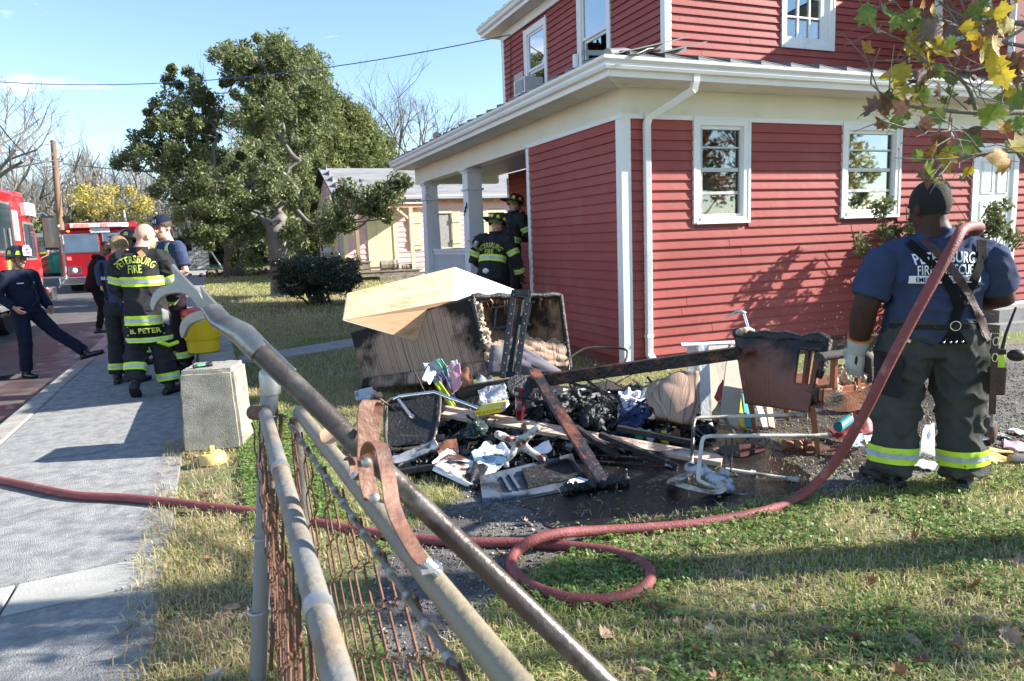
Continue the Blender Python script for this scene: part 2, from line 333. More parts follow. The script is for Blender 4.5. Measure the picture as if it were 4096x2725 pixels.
def clad(wall, axis, plane, a, b, z0, z1, holes=(), rnd=0):
 z = z0
 while z < z1-.02:
  h = min(LAP, z1-z); cuts = [(ha, hb) for (ha, hb, hz0, hz1) in holes if hz0 < z+h-.01 and hz1 > z+.01]; s = a
  for ha, hb in sorted(cuts):
   run(axis, plane, s, ha, z, h, wall)
   s = max(s, hb)
  run(axis, plane, s, b, z, h, wall)
  z += LAP
backm = mat('wall backing', (.2, .06, .055), .8)
W1 = (5.262, 6.068, 1.66, 2.872); W2 = (7.567, 8.592, 1.67, 2.866); DR = (10.03, 11.0, .40, 2.65)
w = MB()
for a, b, z0, z1 in ((HX+.02, W1[0]+.08, 0, 2.87), (W1[0]+.08, W1[1]-.08, 0, W1[2]+.08), (W1[0]+.08, W1[1]-.08, W1[3]-.08, 2.87), (W1[1]-.08, W2[0]+.08, 0, 2.87), (W2[0]+.08, W2[1]-.08, 0, W2[2]+.08), (W2[0]+.08, W2[1]-.08, W2[3]-.08, 2.87), (W2[1]-.08, 16, 0, 2.87)):
 w.box((a, HY+.002, z0), (b, HY+.12, z1))
wall_side = w.build('wall', backm, house)
clad(wall_side, 'y', HY, HX+.10, 15.5, .135, 2.84, [(W1[0], W1[1], W1[2], 3), (W2[0], W2[1], W2[2], 3), (DR[0], DR[1], DR[2], DR[3])])
w = MB(); w.box((HX+.002, HY+.02, 0), (HX+.12, 9.68, 2.87)); w.box((HX+.12, 9.6, 0), (6.2, 9.69, 2.9))
wall_front = w.build('wall', backm, house); clad(wall_front, 'x', HX, HY+.10, 9.62, .135, 2.84)
PB = 6.2
w = MB(); w.box((PB+.002, 9.69, 0), (PB+.12, 15.03, 3.0)); wall_porch = w.build('wall', backm, house)
PW1 = (13.05, 13.95, 1.15, 2.62)
clad(wall_porch, 'x', PB, 9.69, 14.98, .5, 2.9, [PW1])
fnd = mat('foundation render', (.34, .34, .33), .9, .2, 3, .4, 60, col2=(.16, .19, .15), mask=(.45, .65), mscale=5)
f = MB(); f.box((HX+.03, HY+.03, -.1), (HX+.3, 9.7, .15)); f.box((HX+.031, HY+.032, -.1), (16, HY+.3, .14)); f.build('foundation', fnd, house)
br = mat('old brick footing', (.24, .09, .07), .9, .3, 8, .5, 60, col2=(.30, .28, .26), mask=(.5, .62), mscale=5)
f = MB(); f.box((4.75, HY-.10, -.1), (9.9, HY+.02, .085)); f.build('footing', br, house)
f = MB(); f.box((10.0, HY-.55, -.1), (15, HY-.02, .12)); f.box((10.2, HY-.4, .12), (15, HY-.025, .3)); f.build('door_step', mat('step concrete', (.2, .2, .2), .9, .2, 4, .3, 50), house)
f = MB(); f.box((9.95, HY-.03, .30), (15.5, HY-.002, .345)); f.build('skirt_trim', white, house)
t = MB(); t.box((HX-.022, HY-.022, .06), (HX+.10, HY-.0, 2.845)); t.box((HX-.022, HY, .06), (HX, HY+.10, 2.845)); t.build('corner_board', white, house)
t = MB(); t.box((HX-.03, 9.60, .3), (HX+.005, 9.69, 2.845)); t.box((HX+.005, 9.655, .3), (HX+.12, 9.71, 2.9)); t.build('corner_board', white, house)
t = MB(); t.box((PB-.03, 14.95, .4), (PB, 15.06, 2.9)); t.build('corner_board', white, house)
t = MB(); t.box((HX-.018, HY-.02, 2.845), (15.5, HY-.0, 3.17)); t.build('frieze_board', cream, house)
t = MB(); t.box((HX-.02, HY, 2.845), (HX, 9.69, 3.17)); t.build('frieze_board', cream, house)
t = MB(); t.box((HX-.028, HY-.03, 2.835), (15.5, HY-.018, 2.885)); t.build('frieze_moulding', white, house)
t = MB(); t.box((HX-.03, HY-.018, 2.835), (HX-.018, 9.69, 2.885)); t.build('frieze_moulding', white, house)
t = MB(); t.box((HX-.02, 9.692, 2.845), (HX+.20, 15.83, 3.17)); t.box((HX+.20, 15.6, 2.845), (PB, 15.83, 3.17)); t.build('porch_beam', cream, house)
t = MB(); t.box((HX+.2, 9.692, 3.02), (PB, 15.6, 3.05)); t.build('porch_ceiling', mat('porch ceiling', (.45, .47, .47), .6, .1, 3), house)
pf = mat('porch floor', (.25, .25, .26), .7, .15, 4)
t = MB(); t.box((HX-.05, 9.70, .36), (PB, 15.9, .45)); t.build('porch_floor', pf, house); t = MB(); t.box((HX+.02, 9.72, -.1), (HX+.1, 15.85, .36)); t.build('porch_skirt', oldwhite, house)
for k in range(2):
 t = MB(); t.box((HX-.45-.35*k, 10.1, -.05), (HX-.1-.35*k, 11.7, .30-.15*k)); t.build('porch_step', concrete, house)
for k, y in enumerate((12.52, 15.28)):
 c = MB(); s0, s1 = .165, .135; xx, yy = HX+.14, y
 c.hexa([(xx+a*s0, yy+b*s0, .45) for a, b in ((-1, -1), (1, -1), (1, 1), (-1, 1))] + [(xx+a*s1, yy+b*s1, 2.46) for a, b in ((-1, -1), (1, -1), (1, 1), (-1, 1))])
 for z0, z1, s in ((2.46, 2.50, .165), (2.50, 2.77, .138), (2.77, 2.81, .165), (2.81, 2.845, .19)): c.box((xx-s, yy-s, z0), (xx+s, yy+s, z1))
 col = c.build('porch_column', oldwhite, house, bevel=.006)
 if k == 0:
  nm = MB(); pts = {'2': [(0, 1), (.5, 1), (.5, .5), (0, .5), (0, 0), (.5, 0)], '0': [(0, 0), (.5, 0), (.5, 1), (0, 1), (0, 0)], '8': [(0, 0), (.5, 0), (.5, 1), (0, 1), (0, 0), (0, .5), (.5, .5)]}
  for i, ch in enumerate('208'):
   q = [(xx-.152, yy+.08-.07*(i+u*.85), 2.02+.06*i+v*.095) for u, v in pts[ch]]
   for a, b in zip(q[:-1], q[1:]): nm.plank(a, b, .014, .008, up=(1, 0, 0))
  nm.build('house_number', mat('bronze numerals', (.05, .045, .03), .4, metal=.6), house)
def railing(x0, y0, x1, y1):
 a = Vector((x0, y0, 0)); b = Vector((x1, y1, 0)); t = MB()
 t.plank(a+Vector((0, 0, 1.39)), b+Vector((0, 0, 1.39)), .09, .05, up=(0, 0, 1)); t.plank(a+Vector((0, 0, 1.33)), b+Vector((0, 0, 1.33)), .045, .06, up=(0, 0, 1)); t.build('handrail', white, house)
 t = MB(); t.plank(a+Vector((0, 0, .55)), b+Vector((0, 0, .55)), .05, .06, up=(0, 0, 1)); t.build('bottom_rail', white, house)
 n = int((b-a).length/.098); first = None
 for i in range(n):
  p = a.lerp(b, (i+.5)/n)
  if first is None:
   t = MB(); t.box((p.x-.017, p.y-.017, .58), (p.x+.017, p.y+.017, 1.30)); first = t.build('baluster', white, house); p0 = p
  else: c = first.copy(); C.objects.link(c); c.parent = house; c.location = first.location + (p-p0)
railing(HX+.14, 12.69, HX+.14, 15.11); railing(HX+.31, 15.28, PB, 15.28)
# ---------------- eaves: gutter, fascia, soffit panels, metal roof panels
EX, EY, EZ = 3.84, 6.56, 3.17          # fascia line
gut = mat('gutter white', (.78, .78, .77), .4, .06, 2, col2=(.55, .5, .43), mask=(.62, .85), mscale=2.2, stretch=(1, 1, 3))
def gutter(p, q, outn, z, par):          # K-style gutter from p to q, outward normal outn
 prof = [(0, 0), (.055, 0), (.07, .03), (.07, .055), (.10, .085), (.105, .115), (.098, .118), (.09, .095), (.0, .11)]
 w = MB(); P = []
 for e, (x, y) in enumerate((p, q)): P.append([(x+outn[0]*u, y+outn[1]*u, z+v) for u, v in prof])
 return w, P
def eave(p, q, outn, z, par, mit=(0, 0)):
 prof = [(0, 0), (.055, 0), (.07, .03), (.07, .055), (.10, .085), (.105, .115), (.098, .118), (.09, .095), (.0, .105)]
 w = MB(); d = (Vector(q)-Vector(p)).normalized(); P = []
 for e, pt in ((0, p), (1, q)): P.append([(pt[0]+outn[0]*u + d.x*mit[e]*u, pt[1]+outn[1]*u + d.y*mit[e]*u, z+v) for u, v in prof])
 w.sheet(P, .0); w.add(P[0], [tuple(range(len(prof)))]); w.add(P[1], [tuple(range(len(prof)-1, -1, -1))])
 w.build('gutter', gut, par, smooth=25)
YE = 15.95
eave((EX, EY), (EX, YE), (-1, 0), EZ+.045, house, (-1, 0)); eave((EX, EY), (15.5, EY), (0, -1), EZ+.045, house, (-1, 0))
t = MB(); t.box((EX-.001, EY-.001, EZ-.02), (EX+.022, YE, EZ+.15)); t.build('fascia', gut, house)
t = MB(); t.box((EX+.022, EY-.001, EZ-.02), (15.5, EY+.022, EZ+.15)); t.build('fascia', gut, house)
sofm = mat('soffit vinyl', (.66, .64, .58), .5, .06, 3, objrand=.04)
y = EY+.03
while y < YE:
 t = MB(); y2 = min(y+.30, YE); x1 = min(HX-.02, EX+.022+(y-EY)); t.box((EX+.022, y+.004, EZ-.004), (HX-.021, y2-.004, EZ+.004)); t.box((EX+.022, y2-.004, EZ), (HX-.021, y2+.004, EZ+.008)); t.build('soffit_panel', sofm, house); y = y2
x = HX-.02
while x < 15.4:
 t = MB(); t.box((x+.004, EY+.022, EZ-.004), (x+.296, HY-.021, EZ+.004)); t.box((x+.296, EY+.022, EZ), (x+.304, HY-.021, EZ+.008)); t.build('soffit_panel', sofm, house); x += .30
t = MB(); t.plank((EX+.02, EY+.02, EZ-.008), (HX-.02, HY-.02, EZ-.008), .035, .012, up=(0, 0, 1)); t.build('soffit_joint', white, house)
rm = mat('grey metal roof', (.17, .175, .175), .42, .12, 3, .1, 30, metal=.35, objrand=.08); rdark = mat('roof deck', (.02, .02, .02), .8)
UX, UY, UZ = 6.2, 8.98, 3.93
r = MB(); e = .02
r.add([(EX+e, EY+e, EZ+.15), (UX, UY, UZ), (UX, 15.03, UZ), (EX+e, YE, EZ+.15), (15.5, UY, UZ), (15.5, EY+e, EZ+.15), (UX, YE, 3.6)], [(0, 1, 2, 3), (0, 5, 4, 1), (3, 2, 6)]); r.build('roof', rdark, house)
def roof_panel(a, b, up, run, rise, lift):   # a..b along the eave; panel climbs run in plan with rise; the nose is turned down
 a = Vector(a); b = Vector(b); up = Vector(up); z = Vector((0, 0, 1)); t = MB(); l = z*lift; s = (b-a)
 k = [a+z*.012-up*.03, b+z*.012-up*.03+l, b+up*run+z*(rise+.012)+l, a+up*run+z*(rise+.012)]
 t.hexa([p-z*.006 for p in k]+[p+z*.006 for p in k]); t.hexa([k[0]-z*.045, k[1]-z*.045, k[1]-z*.045+up*.008, k[0]-z*.045+up*.008, k[0], k[1], k[1]+up*.008, k[0]+up*.008])
 t.hexa([k[1]-z*.05, k[1]-z*.05+s*.02, k[2]-z*.05+s*.02, k[2]-z*.05, k[1], k[1]+s*.02, k[2]+s*.02, k[2]]); t.build('roof_panel', rm, house)
sl_ = (UZ-EZ-.15)/(UX-EX)
for row in range(2):
 y = EY+.05+row*.9
 while y < YE-.1:
  o_ = row*.95; roof_panel((EX+o_, y, EZ+.165+sl_*o_), (EX+o_, min(y+.42, YE), EZ+.165+sl_*o_), (1, 0, 0), 1.0, sl_, .055); y += .42
 x = EX+.25+row*.9
 while x < 15:
  o_ = row*.95; roof_panel((x+.42, EY+o_, EZ+.165+sl_*o_), (x, EY+o_, EZ+.165+sl_*o_), (0, 1, 0), 1.0, sl_, .05); x += .42
hip = MB(); hip.tube([(EX-.02, EY-.02, EZ+.19), (EX+.5, EY+.5, EZ+.19+.5*sl_+.03), (UX, UY, UZ+.05)], [.05, .06, .06], 8); hip.build('hip_cap', rm, house, smooth=60)
fl = MB(); fl.sheet([[(EX-.05+.07*i+.10*j, EY+.22-.10*i+.05*j, EZ+.185+.03*math.sin(i*1.3+j)+.02*j) for j in range(4)] for i in range(5)], .006); fl.build('loose_flashing', rm, house)
# ---------------- upper storey
ux1 = 15.5; uy1 = 15.03; UT = 5.80
SW = (8.29, 9.33, 4.31, 5.75); A1 = (12.82, 13.86, 4.30, 5.70); A2 = (10.46, 11.56, 4.10, 5.78)
w = MB()
for a, b, z0, z1 in ((UX, SW[0]+.06, 3.4, 6), (SW[0]+.06, SW[1]-.06, 3.4, SW[2]+.06), (SW[0]+.06, SW[1]-.06, SW[3]-.04, 6), (SW[1]-.06, ux1, 3.4, 6)): w.box((a, UY+.002, z0), (b, UY+.12, z1))
wu = w.build('wall', backm, house); clad(wu, 'y', UY, UX+.09, 11.0, 3.86, UT, [SW])
w = MB()
for a, b, z0, z1 in ((UY, A2[0]+.06, 3.4, 6), (A2[0]+.06, A2[1]-.06, 3.4, A2[2]+.06), (A2[0]+.06, A2[1]-.06, A2[3]-.04, 6), (A2[1]-.06, A1[0]+.06, 3.4, 6), (A1[0]+.06, A1[1]-.06, 3.4, A1[2]+.06), (A1[0]+.06, A1[1]-.06, A1[3]-.04, 6), (A1[1]-.06, uy1, 3.4, 6)): w.box((UX+.002, a, z0), (UX+.12, b, z1))
w.box((UX, uy1-.02, 3.4), (ux1, uy1+.05, 6)); w.box((UX+2.5, UY+2.5, 3.6), (UX+2.6, uy1, 6))
wf = w.build('wall', backm, house); clad(wf, 'x', UX, UY+.09, uy1-.06, 3.86, UT, [A1, A2])
t = MB(); t.box((UX-.022, UY-.022, 3.85), (UX+.09, UY, UT)); t.box((UX-.022, UY, 3.85), (UX, UY+.09, UT)); t.build('corner_board', white, house)
t = MB(); t.box((UX-.022, uy1-.07, 3.85), (UX, uy1+.07, UT)); t.build('corner_board', white, house)
t = MB(); t.box((UX-.03, UY-.03, UT), (ux1, UY-.001, 6.0)); t.build('frieze_board', white, house); t = MB(); t.box((UX-.03, UY-.001, UT), (UX-.001, uy1+.07, 6.0)); t.build('frieze_board', white, house)
VX, VY, VZ, VE = 5.86, 8.6, 5.98, 15.5
t = MB(); t.box((VX, VY, VZ-.01), (UX-.03, VE, VZ+.01)); t.box((UX-.03, VY, VZ-.01), (ux1, UY-.03, VZ+.01)); t.box((UX-.03, uy1+.07, VZ-.01), (ux1, VE, VZ+.01)); t.build('soffit', sofm, house)
eave((VX, VY), (VX, VE), (-1, 0), VZ+.06, house, (-1, 0)); eave((VX, VY), (10.55, VY), (0, -1), VZ+.06, house, (-1, 0))
t = MB(); t.box((VX-.001, VY, VZ-.02), (VX+.02, VE, VZ+.17)); t.box((VX+.02, VY-.001, VZ-.02), (10.55, VY+.02, VZ+.17)); t.build('fascia', gut, house)
t = MB(); t.add([(VX, VY, VZ+.18), (ux1, VY, VZ+.18), (ux1, VE, VZ+.18), (VX, VE, VZ+.18), (9, 12, 7.6), (ux1, 12, 7.6)], [(0, 1, 5, 4), (3, 0, 4), (2, 3, 4, 5), (1, 2, 5)]); t.build('roof', rm, house)
y = VY
while y < VE-.1: roof_panel((VX, y, VZ+.185), (VX, min(y+.42, VE), VZ+.185), (1, 0, 0), .8, .36, .05); y += .42
WX = 11.02; w = MB(); w.box((WX+.002, 7.25, 3.5), (14.5, UY+.01, 5.9)); ww = w.build('wall', backm, house); clad(ww, 'x', WX, 7.3, UY-.02, 3.86, 5.55)
t = MB(); t.box((WX-.02, UY-.05, 3.85), (WX+.0, UY-.0, 5.8)); t.build('corner_board', white, house); t = MB(); t.box((WX-.02, 7.23, 3.85), (WX+.0, 7.32, 5.8)); t.build('corner_board', white, house)
t = MB(); t.box((WX-.55, 6.8, 5.52), (15, UY, 5.62)); t.add([(WX-.55, 6.8, 5.62), (15, 6.8, 5.62), (15, UY, 6.3), (WX+.6, UY, 6.3)], [(0, 1, 2, 3)]); t.build('wing_roof', rm, house)
# ---------------- windows
def window_y(x0, x1, z0, z1, plane, style):     # window in a wall facing -Y
 f = MB(); T = .085; o = .035
 f.box((x0, plane-o, z0), (x0+T, plane+.02, z1)); f.box((x1-T, plane-o, z0), (x1, plane+.02, z1)); f.box((x0+T, plane-o, z1-T), (x1-T, plane+.02, z1)); f.box((x0+T, plane-o-.012, z0), (x1-T, plane+.02, z0+T*.8))
 f.box((x0-.012, plane-o-.008, z0-.01), (x0+.022, plane-.001, z1+.01)); f.box((x1-.022, plane-o-.008, z0-.01), (x1+.012, plane-.001, z1+.01))
 f.box((x0+.022, plane-o-.008, z1-.022), (x1-.022, plane-o, z1+.01)); f.box((x0+.022, plane-o-.02, z0-.012), (x1-.022, plane-o-.012, z0+.02))
 fr = f.build('window', white, house); a, b, c, d = x0+T, x1-T, z0+T*.8, z1-T
 j = MB(); s = .03; y0, y1 = plane+.0, plane+.05
 for q in ((a, c, a+s, d), (b-s, c, b, d), (a+s, d-s*1.4, b-s, d), (a+s, c, b-s, c+s*1.2)): j.box((q[0], y0, q[1]), (q[2], y1, q[3]))
 j.build('sash', oldwhite, fr); h = d-c
 if style == 'storm':
  j = MB()
  for zf, hh in ((.25, .035), (.50, .045), (.755, .02)): j.box((a+s, y0+.005, c+h*zf), (b-s, y1-.005, c+h*zf+hh))
  j.box((a+s, y0-.004, c+s*1.2), (a+s+.02, y0+.01, d-s)); j.box((b-s-.02, y0-.004, c+s*1.2), (b-s, y0+.01, d-s)); j.build('sash_rail', galv, fr)
  for z_0, z_1 in ((0, .25), (.25, .5), (.5, .755), (.755, 1)):
   k = MB(); k.box((a+s, y0+.03, c+h*z_0+.02), (b-s, y0+.034, c+h*z_1-.005)); k.build('pane', glass, fr)
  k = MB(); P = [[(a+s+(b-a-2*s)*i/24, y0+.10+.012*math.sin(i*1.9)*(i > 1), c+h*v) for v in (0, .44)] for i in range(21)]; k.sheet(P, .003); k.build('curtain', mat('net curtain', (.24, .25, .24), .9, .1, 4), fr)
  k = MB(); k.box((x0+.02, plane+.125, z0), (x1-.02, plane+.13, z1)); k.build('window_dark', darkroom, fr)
 else:
  j = MB(); nx, nz_ = 3, 4
  for i in range(1, nx): xx = a+s+(b-a-2*s-.12)*i/nx; j.box((xx-.012, y0+.005, c+s), (xx+.012, y1-.01, d-s))
  for i in range(1, nz_): zz = c+.1+(h-.1)*i/nz_; j.box((a+s, y0+.004, zz-.012), (b-s, y1-.012, zz+.012))
  j.box((b-s-.13, y0, c), (b-s, y1, d)); j.box((a, y0-.002, c), (b, y1, c+.1)); j.build('muntin', oldwhite, fr)
  k = MB(); k.box((a+s, y0+.03, c+.1), (b-s-.13, y0+.034, d-s)); k.build('pane', glass_dark, fr)
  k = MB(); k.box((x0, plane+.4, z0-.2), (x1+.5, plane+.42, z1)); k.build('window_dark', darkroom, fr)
 return fr
window_y(*W1, HY, 'storm'); window_y(*W2, HY, 'storm'); window_y(*SW, UY, 'old')
def window_x(y0, y1, z0, z1, plane, mid, broken=False):
 f = MB(); T = .12; o = .03
 f.box((plane-o, y0, z0), (plane+.02, y0+T, z1)); f.box((plane-o, y1-T, z0), (plane+.02, y1, z1)); f.box((plane-o, y0+T, z1-T), (plane+.02, y1-T, z1)); f.box((plane-o-.015, y0+T, z0), (plane+.02, y1-T, z0+.06))
 f.box((plane-o-.01, y0-.01, z0), (plane-.001, y0+.03, z1+.01)); f.box((plane-o-.01, y1-.03, z0), (plane-.001, y1+.01, z1+.01))
 fr = f.build('window', white, house); a, b, c, d = y0+T, y1-T, z0+.06, z1-T; m = c+(d-c)*mid; s = .045
 for q0, q1, dx in ((m, d, .0), (c, m, .035)):
  j = MB(); x0_, x1_ = plane+dx, plane+dx+.035
  j.box((x0_, a, q0), (x1_, a+s, q1)); j.box((x0_, b-s, q0), (x1_, b, q1)); j.box((x0_, a+s, q0), (x1_, b-s, q0+s)); j.box((x0_, a+s, q1-s), (x1_, b-s, q1)); j.build('sash', white, fr)
  k = MB()
  if broken and q0 == c:
   for i, (u, v, ww_, hh) in enumerate(((0, 0, .05, .5), (0, .7, .04, .3), (.35, .8, .08, .2), (.55, .9, .12, .1), (.9, .3, .05, .5))):
    ya = a+s+(b-a-2*s)*u; za = q0+s+(q1-q0-2*s)*v; k.prism([(x0_+.015, ya, za), (x0_+.015, ya+ww_, za+hh*.3), (x0_+.015, ya+ww_*.6, za+hh*(q1-q0)*.9), (x0_+.015, ya, za+hh*(q1-q0))], (.004, 0, 0))
  else: k.box((x0_+.014, a+s, q0+s), (x0_+.018, b-s, q1-s))
  k.build('pane', glass if not broken or q0 == m else glass, fr)
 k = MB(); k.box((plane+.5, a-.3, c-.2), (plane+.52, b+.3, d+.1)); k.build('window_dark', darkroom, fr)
 return fr
window_x(*A1, UX, .42); window_x(*A2, UX, .48, True); window_x(*PW1, PB, .5); window_x(7.6, 8.5, 4.35, 5.55, WX, .5)
d = MB(); x0, x1, z0, z1 = DR
d.box((x0, HY-.04, z0), (x0+.10, HY+.02, z1)); d.box((x1-.10, HY-.04, z0), (x1, HY+.02, z1)); d.box((x0+.10, HY-.04, z1-.10), (x1-.10, HY+.02, z1)); d.box((x0-.02, HY-.09, z0-.03), (x1+.02, HY-.0, z0+.03)); frd = d.build('door_frame', white, house)
d = MB(); a, b, c, e = x0+.10, x1-.10, z0+.03, z1-.10; d.box((a, HY-.012, c), (b, HY+.001, e))
w_ = (b-a-.30)/2
for i in range(2):
 for zz0, zz1 in ((.10, .62), (.72, 1.42), (1.52, 1.98)):
  xa = a+.10+i*(w_+.10); d.box((xa, HY-.026, c+zz0), (xa+.014, HY-.012, c+zz1)); d.box((xa+w_-.014, HY-.026, c+zz0), (xa+w_, HY-.012, c+zz1)); d.box((xa+.014, HY-.026, c+zz1-.014), (xa+w_-.014, HY-.012, c+zz1)); d.box((xa+.014, HY-.026, c+zz0), (xa+w_-.014, HY-.012, c+zz0+.014)); d.box((xa+.035, HY-.020, c+zz0+.035), (xa+w_-.035, HY-.012, c+zz1-.035))
dr = d.build('door', white, house, bevel=.003); k = MB(); k.ball((a+.07, HY-.07, c+.95), .028); k.tube([(a+.07, HY-.012, c+.95), (a+.07, HY-.06, c+.95)], .012); k.build('knob', mat('brass', (.5, .38, .15), .3, metal=1), dr)
ds = MB(); sx = 4.62
def dspt(pts, wd=.076, th=.055):
 for a, b in zip(pts[:-1], pts[1:]):
  ds.plank(a, b, wd, th, up=(0, -1, 0))
dspt([(5.02-.12, EY-.02, EZ+.06), (4.90, EY+.0, EZ-.03)]); dspt([(4.90, EY+.0, EZ-.03), (4.90, EY+.04, EZ-.12)]); dspt([(4.90, EY+.02, EZ-.10), (4.63, HY-.07, EZ-.32)], .076, .056); dspt([(4.63, HY-.075, EZ-.29), (4.60, HY-.06, EZ-.40)]); dspt([(4.60, HY-.06, EZ-.38), (4.60, HY-.06, .14)])
dspt([(4.60, HY-.06, .17), (4.63, HY-.15, .06), (4.68, HY-.33, .045)])
for k_ in range(5): ds.plank((4.60-.028+.014*k_, HY-.0885, EZ-.42), (4.60-.028+.014*k_, HY-.0885, .18), .007, .006, up=(0, -1, 0))
dsp = ds.build('downspout', gut, house, bevel=.006); k = MB(); k.box((4.555, HY-.095, .36), (4.645, HY-.02, .40)); k.build('strap', gut, dsp, bevel=.004)
v = MB(); vp = Vector((4.55, 14.6, 3.46)); v.tube([vp, vp+Vector((0, .0, .16)), vp+Vector((-.04, -.05, .24)), vp+Vector((-.14, -.12, .25))], [.07, .07, .075, .085], 12); v.build('vent_pipe', mat('terracotta', (.48, .27, .15), .8, .15, 6), house, smooth=50)
v = MB(); vp = PXp(1388, 140, 5.2); v.tube([(5.3, 10.0, 3.6), (5.3, 10.0, 4.27)], .05, 12); v.build('vent_pipe', oldwhite, house, smooth=50)
c = MB(); c.tube([(UX-.02, 14.55, UT-.03), (UX-.03, 14.58, 5.2), (UX-.03, 14.66, 4.6), (UX-.03, 14.72, 4.0)], .008, 5); c.build('cable', black, house)
ac = thing('window_air_conditioner', 'grey boxed air conditioner sticking out of the left upper window', 'air conditioner', (UX-.15, 13.34, 4.36))
b = MB(); y0, y1, z0, z1 = 13.12, 13.66, 4.37, 4.66; b.box((UX-.36, y0, z0), (UX+.03, y1, z1)); b.build('case', mat('ac case', (.45, .46, .48), .5, .06, 4), ac, bevel=.01)
b = MB(); b.box((UX-.37, y0+.0, z0), (UX-.36, y1, z1)); b.build('back_rim', white, ac)
for i in range(13):
 b = MB(); zz = z0+.035+i*.029; b.box((UX-.384, y0+.06, zz), (UX-.371, y1-.06, zz+.012)); b.build('louvre', white, ac)
b = MB(); b.box((UX-.373, y0+.05, z0+.03), (UX-.3695, y1-.05, z1-.03)); b.build('grille', black, ac)
# ------------------------------------------------------------------ trees
bark = mat('bark', (.085, .07, .055), .9, .35, 5, .8, 40, stretch=(1, 1, .25))
barkg = mat('grey bark', (.17, .155, .14), .9, .3, 5, .6, 40, stretch=(1, 1, .25))
leafm = ramp_mat('evergreen leaf', [(0, (.065, .085, .035)), (.45, (.14, .17, .065)), (.8, (.225, .25, .11)), (.975, (.30, .30, .16)), (1, (.28, .07, .04))], rough=.45, sub=.4, spec=.4)
cedarm = ramp_mat('cedar foliage', [(0, (.08, .105, .035)), (.5, (.165, .19, .065)), (1, (.26, .27, .10))], rough=.7, sub=.35)
bushm = ramp_mat('clipped shrub leaf', [(0, (.012, .024, .012)), (.6, (.028, .05, .02)), (1, (.055, .085, .03))], rough=.35, sub=.12, spec=.6)
yelm = ramp_mat('yellowing leaf', [(0, (.26, .28, .09)), (.5, (.46, .40, .11)), (1, (.60, .46, .13))], rough=.6, sub=.4)
twigm = ramp_mat('twigs', [(0, (.11, .095, .08)), (.6, (.20, .175, .15)), (1, (.30, .27, .24))], rough=.9)
def leaves(rng, cen, rad, n, size, aspect=.42, up=.35, droop=0.0):
 k = rng.integers(0, len(cen), n); d = rng.normal(0, 1, (n, 3)); d /= np.linalg.norm(d, axis=1)[:, None]
 p = cen[k] + d*(rad[k]*rng.random(n)**.45)[:, None]
 ax = rng.normal(0, 1, (n, 3)) + d*.8; ax[:, 2] -= droop; ax /= np.linalg.norm(ax, axis=1)[:, None]
 nn = rng.normal(0, 1, (n, 3)); nn[:, 2] += up*2; nn += d*.5; sd = np.cross(ax, nn); sd /= np.linalg.norm(sd, axis=1)[:, None]+1e-9
 L = size*rng.uniform(.6, 1.25, n); Wd = L*aspect
 v = np.stack([p-ax*L[:, None]/2, p+sd*Wd[:, None]/2, p+ax*L[:, None]/2, p-sd*Wd[:, None]/2], 1).reshape(-1, 3)
 f = np.arange(n*4).reshape(-1, 4); return v, f, k
def clumps(rng, blobs, per, frac):
 cen = []; rad = []
 for c, r in blobs:
  m = max(3, int(per*r**2))
  for _ in range(m):
   d = rng.normal(0, 1, 3); d /= np.linalg.norm(d); q = np.array(c)+d*r*(rng.random()**.4*1.02+.22*max(0, rng.normal(0, .7)))*np.array([1, 1, .85]); cen.append(q); rad.append(frac*rng.uniform(.5, 1.5))
 return np.array(cen), np.array(rad)
def limb(mb, a, b, r0, r1, rng, n=6, sag=.12, seg=6):
 a = Vector(a); b = Vector(b); L = (b-a).length; pts = []; o1 = Vector(rng.normal(0, 1, 3))*L*.06; o2 = Vector((0, 0, -L*sag))
 for i in range(seg+1):
  t = i/seg; pts.append(a.lerp(b, t)+(o1*math.sin(t*6.28)+o2*math.sin(t*math.pi)))
 mb.tube(pts, [r0+(r1-r0)*i/seg for i in range(seg+1)], n); return pts
def leafy_tree(name, label, base, blobs, tr, fork, seed, lm, bm, nleaf, size, cat='tree', per=5.0, frac=.42, aspect=.42, forks=(), group=None):
 rng = np.random.default_rng(seed); root = thing(name, label, cat, base, group=group); t = MB(); b = Vector(base); f = Vector(fork)
 pts = [b+Vector((0, 0, -.15)), b+Vector((0, 0, .12)), b.lerp(f, .35), b.lerp(f, .7), f]
 t.tube(pts, [tr*1.75, tr*1.25, tr, tr*.9, tr*.8], 12)
 FK = [f]
 for q_ in forks: q_ = Vector(q_); s_ = min(FK, key=lambda k: (k-q_).length); limb(t, s_, q_, tr*(.66 if s_ is f else .26), tr*(.28 if s_ is f else .15), rng, 8, .02); FK.append(q_)
 for i, (c, r) in enumerate(blobs):
  c = Vector(c); f = min([k for k in FK if k.z < c.z+.6] or FK, key=lambda k: (k-c).length); limb(t, f, c, tr*(.30 if len(FK) < 2 else .12), tr*.04, rng)
  for _ in range(int(3+r*2.5)):
   q = c+Vector(rng.normal(0, 1, 3)).normalized()*r*.85; s = f.lerp(c, rng.uniform(.55, .98)); limb(t, s, q, tr*.11, .012, rng, 5, .05, 4)
 t.build('trunk', bm, root, smooth=60)
 cen, rad = clumps(rng, blobs, per, frac); v, fc, k = leaves(rng, cen, rad, nleaf, size, aspect)
 tone = rng.random(len(cen)); col = np.clip(.5*tone[k]+.5*rng.random(nleaf), 0, 1)
 v -= np.array(base, float); o = npmesh('crown', v, fc, lm, root, {'rnd': col}); o['kind'] = 'stuff'; return root
def pxblobs(lst, dep, z=1.08): return [(AT(px, py, dep+dd), r*(dep+dd)/FP*z) for px, py, r, dd in lst]
